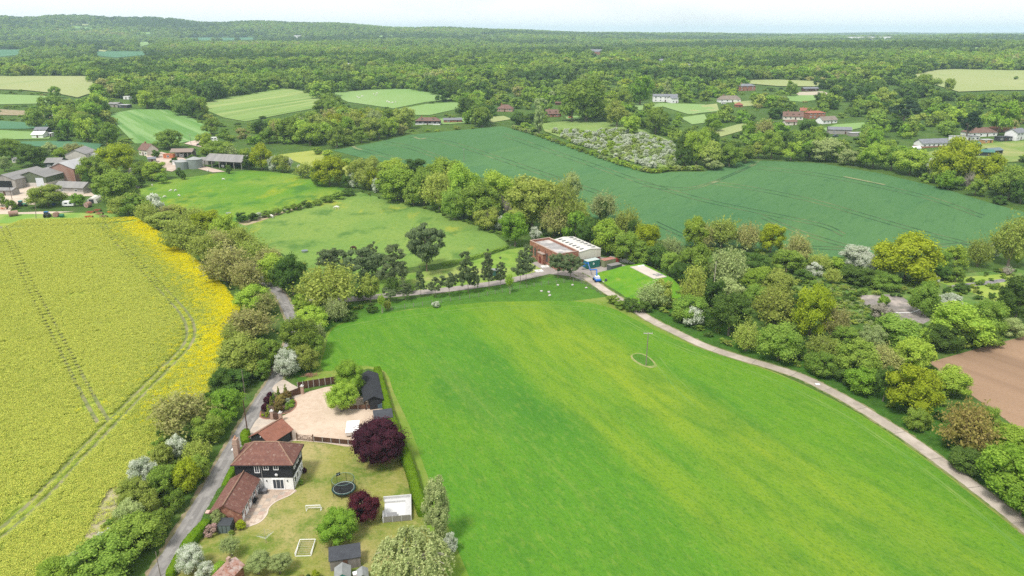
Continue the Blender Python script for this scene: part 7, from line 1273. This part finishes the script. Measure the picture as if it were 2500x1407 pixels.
# ------------------------------------------------------------------ flowering rape crop
rape_poly = W([(-260, 538), (0, 537), (150, 535), (330, 531), (385, 566), (440, 604), (500, 655), (550, 705), (585, 752), (575, 790), (545, 850), (528, 910), (508, 960), (450, 1020), (415, 1090), (370, 1160), (320, 1230), (262, 1300), (215, 1370), (150, 1480), (-260, 1480), (-500, 900)])
sheet('rape_field', rape_poly, field_mat('rape_ground', [((.30, .33, .06), .3, 0, (1, 1), .45, .65, .8), ((.36, .31, .17), .08, 0, (1, 1), .60, .72, .8)], (.19, .26, .035)), 0.015)
def rape_mesh(seed, fy, n_=46):
    rng = np.random.default_rng(seed); C = np.stack([rng.uniform(-.5, .5, n_), rng.uniform(-.5, .5, n_), rng.uniform(.70, 1.0, n_)], 1); C[:n_ // 3, 2] -= .2
    V, Q = leaves(C, np.array([[0, 0, 1.0]] * n_), rng.uniform(.05, .11, n_), rng, .45); rn = np.where(rng.uniform(0, 1, n_) < fy, rng.uniform(.6, 1, n_), rng.uniform(0, .3, n_))
    me = fast_mesh('rape_clump', V, Q); a = me.attributes.new('rnd', 'FLOAT', 'FACE'); a.data.foreach_set('value', rn.astype(np.float32)); me.materials.append(None); return me
rm_ = leaf_mat('rape', (.26, .33, .022), (.92, .80, .010), .002, .06, .3)
rm2 = leaf_mat('rape_pale', (.285, .37, .058), (.71, .70, .14), .003, .10, .3)
P_ = np.array([(p.x, p.y) for p in rape_poly]); X = RNG.uniform(-210, -20, 420000); Y = RNG.uniform(75, 335, 420000)
ok = inside(P_, X, Y) & (X > -Y * .80 - 8); X, Y = X[ok], Y[ok]
TRAM = [[(8, 552), (30, 600), (70, 690), (120, 785), (175, 890), (225, 985), (252, 1030)], [(252, 552), (300, 605), (370, 680), (425, 738), (455, 775), (466, 812), (452, 850), (400, 905), (330, 975), (262, 1045), (190, 1120), (100, 1215), (0, 1305), (-100, 1390)], [(-100, 556), (60, 553), (250, 548), (330, 540)]]
_tl = []
for P in TRAM:
    C = catmull(W(P), 14)
    for i, c in enumerate(C):
        t = (C[min(i + 1, len(C) - 1)] - C[max(i - 1, 0)]).normalized(); q = Vector((-t.y, t.x, 0))
        for s in (-.95, .95): _tl.append((c.x + q.x * s, c.y + q.y * s))
    for s in (-.95, .95):
        strip('tramline', [c + Vector((-(C[min(i + 1, len(C) - 1)] - C[max(i - 1, 0)]).normalized().y, (C[min(i + 1, len(C) - 1)] - C[max(i - 1, 0)]).normalized().x, 0)) * s for i, c in enumerate(C)], .8, mat('tram_soil', (.24, .22, .12), .95, (.13, .17, .045), .2), .03, 1)
_tl = np.array(_tl); keep = np.ones(len(X), bool); edge = np.zeros(len(X))
_e = np.array([p[:2] for p in catmull(W([(340, 531), (385, 566), (440, 604), (500, 655), (550, 705), (588, 752), (578, 790), (545, 850), (525, 910), (490, 960)]), 6)])
for i in range(0, len(X), 4000):
    a, b = X[i:i + 4000, None], Y[i:i + 4000, None]
    keep[i:i + 4000] = np.hypot(a - _tl[:, 0], b - _tl[:, 1]).min(1) > .8
    edge[i:i + 4000] = np.hypot(a - _e[:, 0], b - _e[:, 1]).min(1)
bald = (np.sin(X * .31 + 2) * np.sin(Y * .27) + np.sin(X * .13) * np.sin(Y * .19 + 1) + RNG.normal(0, .5, len(X)))
keep &= bald < 1.55
_bp = W([(262, 1198), (300, 1190), (310, 1225), (275, 1265), (235, 1320), (205, 1335), (215, 1290), (240, 1240)]); keep &= ~(inside(_bp, X, Y) & (RNG.uniform(0, 1, len(X)) < .85)); sheet('bare_patch', _bp, mat('rape_soil', (.42, .35, .26), .95, (.26, .27, .10), .5), .022, smooth=3)
X, Y, edge = X[keep], Y[keep], edge[keep]
nz = .5 * np.sin(X * .11 + 1) * np.sin(Y * .08) + .5 * np.sin(X * .33) * np.sin(Y * .41 + 2) + RNG.normal(0, .45, len(X))
pe = np.exp(-(np.maximum(edge - 2, 0) / (8.0 + 2 * nz)) ** 2) * np.clip((Y - 128) / 45, .42, 1) * .96; u_ = RNG.uniform(0, 1, len(X)); k = np.where(u_ < pe, 0, np.where(u_ < pe + .45 * np.exp(-((edge - 13) / 5) ** 2), 2, np.where(nz > -.75, 1, 3)))
s_ = RNG.uniform(.8, 1.35, len(X))
print('rape', len(X))
scatter('rape_crop', np.stack([X, Y, np.full(len(X), .0)], 1), np.stack([s_ * .85, s_ * .85, s_ * .5], 1), RNG.uniform(0, 6.28, len(X)), k * 2 + RNG.integers(0, 2, len(X)),
        [rape_mesh(1, .88), rape_mesh(2, .88), rape_mesh(3, .50), rape_mesh(4, .50), rape_mesh(5, .12), rape_mesh(6, .12), rape_mesh(7, .35), rape_mesh(8, .35)], [rm_, rm_, rm2, rm2, rm2, rm2, rm2, rm2], 'yellow flowering rape crop beside the lane')
HAZE = 1.05e-4
# ------------------------------------------------------------------ the air between here and the hills
hm = bpy.data.materials.new('haze_air'); hm.use_nodes = True; _n = hm.node_tree.nodes; _n.clear()
_o = _n.new('ShaderNodeOutputMaterial'); _v = _n.new('ShaderNodeVolumePrincipled')
_v.inputs['Color'].default_value = (.62, .82, 1.0, 1); _v.inputs['Density'].default_value = HAZE; _v.inputs['Anisotropy'].default_value = 0.0
hm.node_tree.links.new(_v.outputs[0], _o.inputs['Volume'])
HB = MB().box(-16500, 16500, -16500, 16500, -60, 225).build('haze', hm); tag(HB, 'thin pale haze lying over the whole valley', None, None, 'stuff')
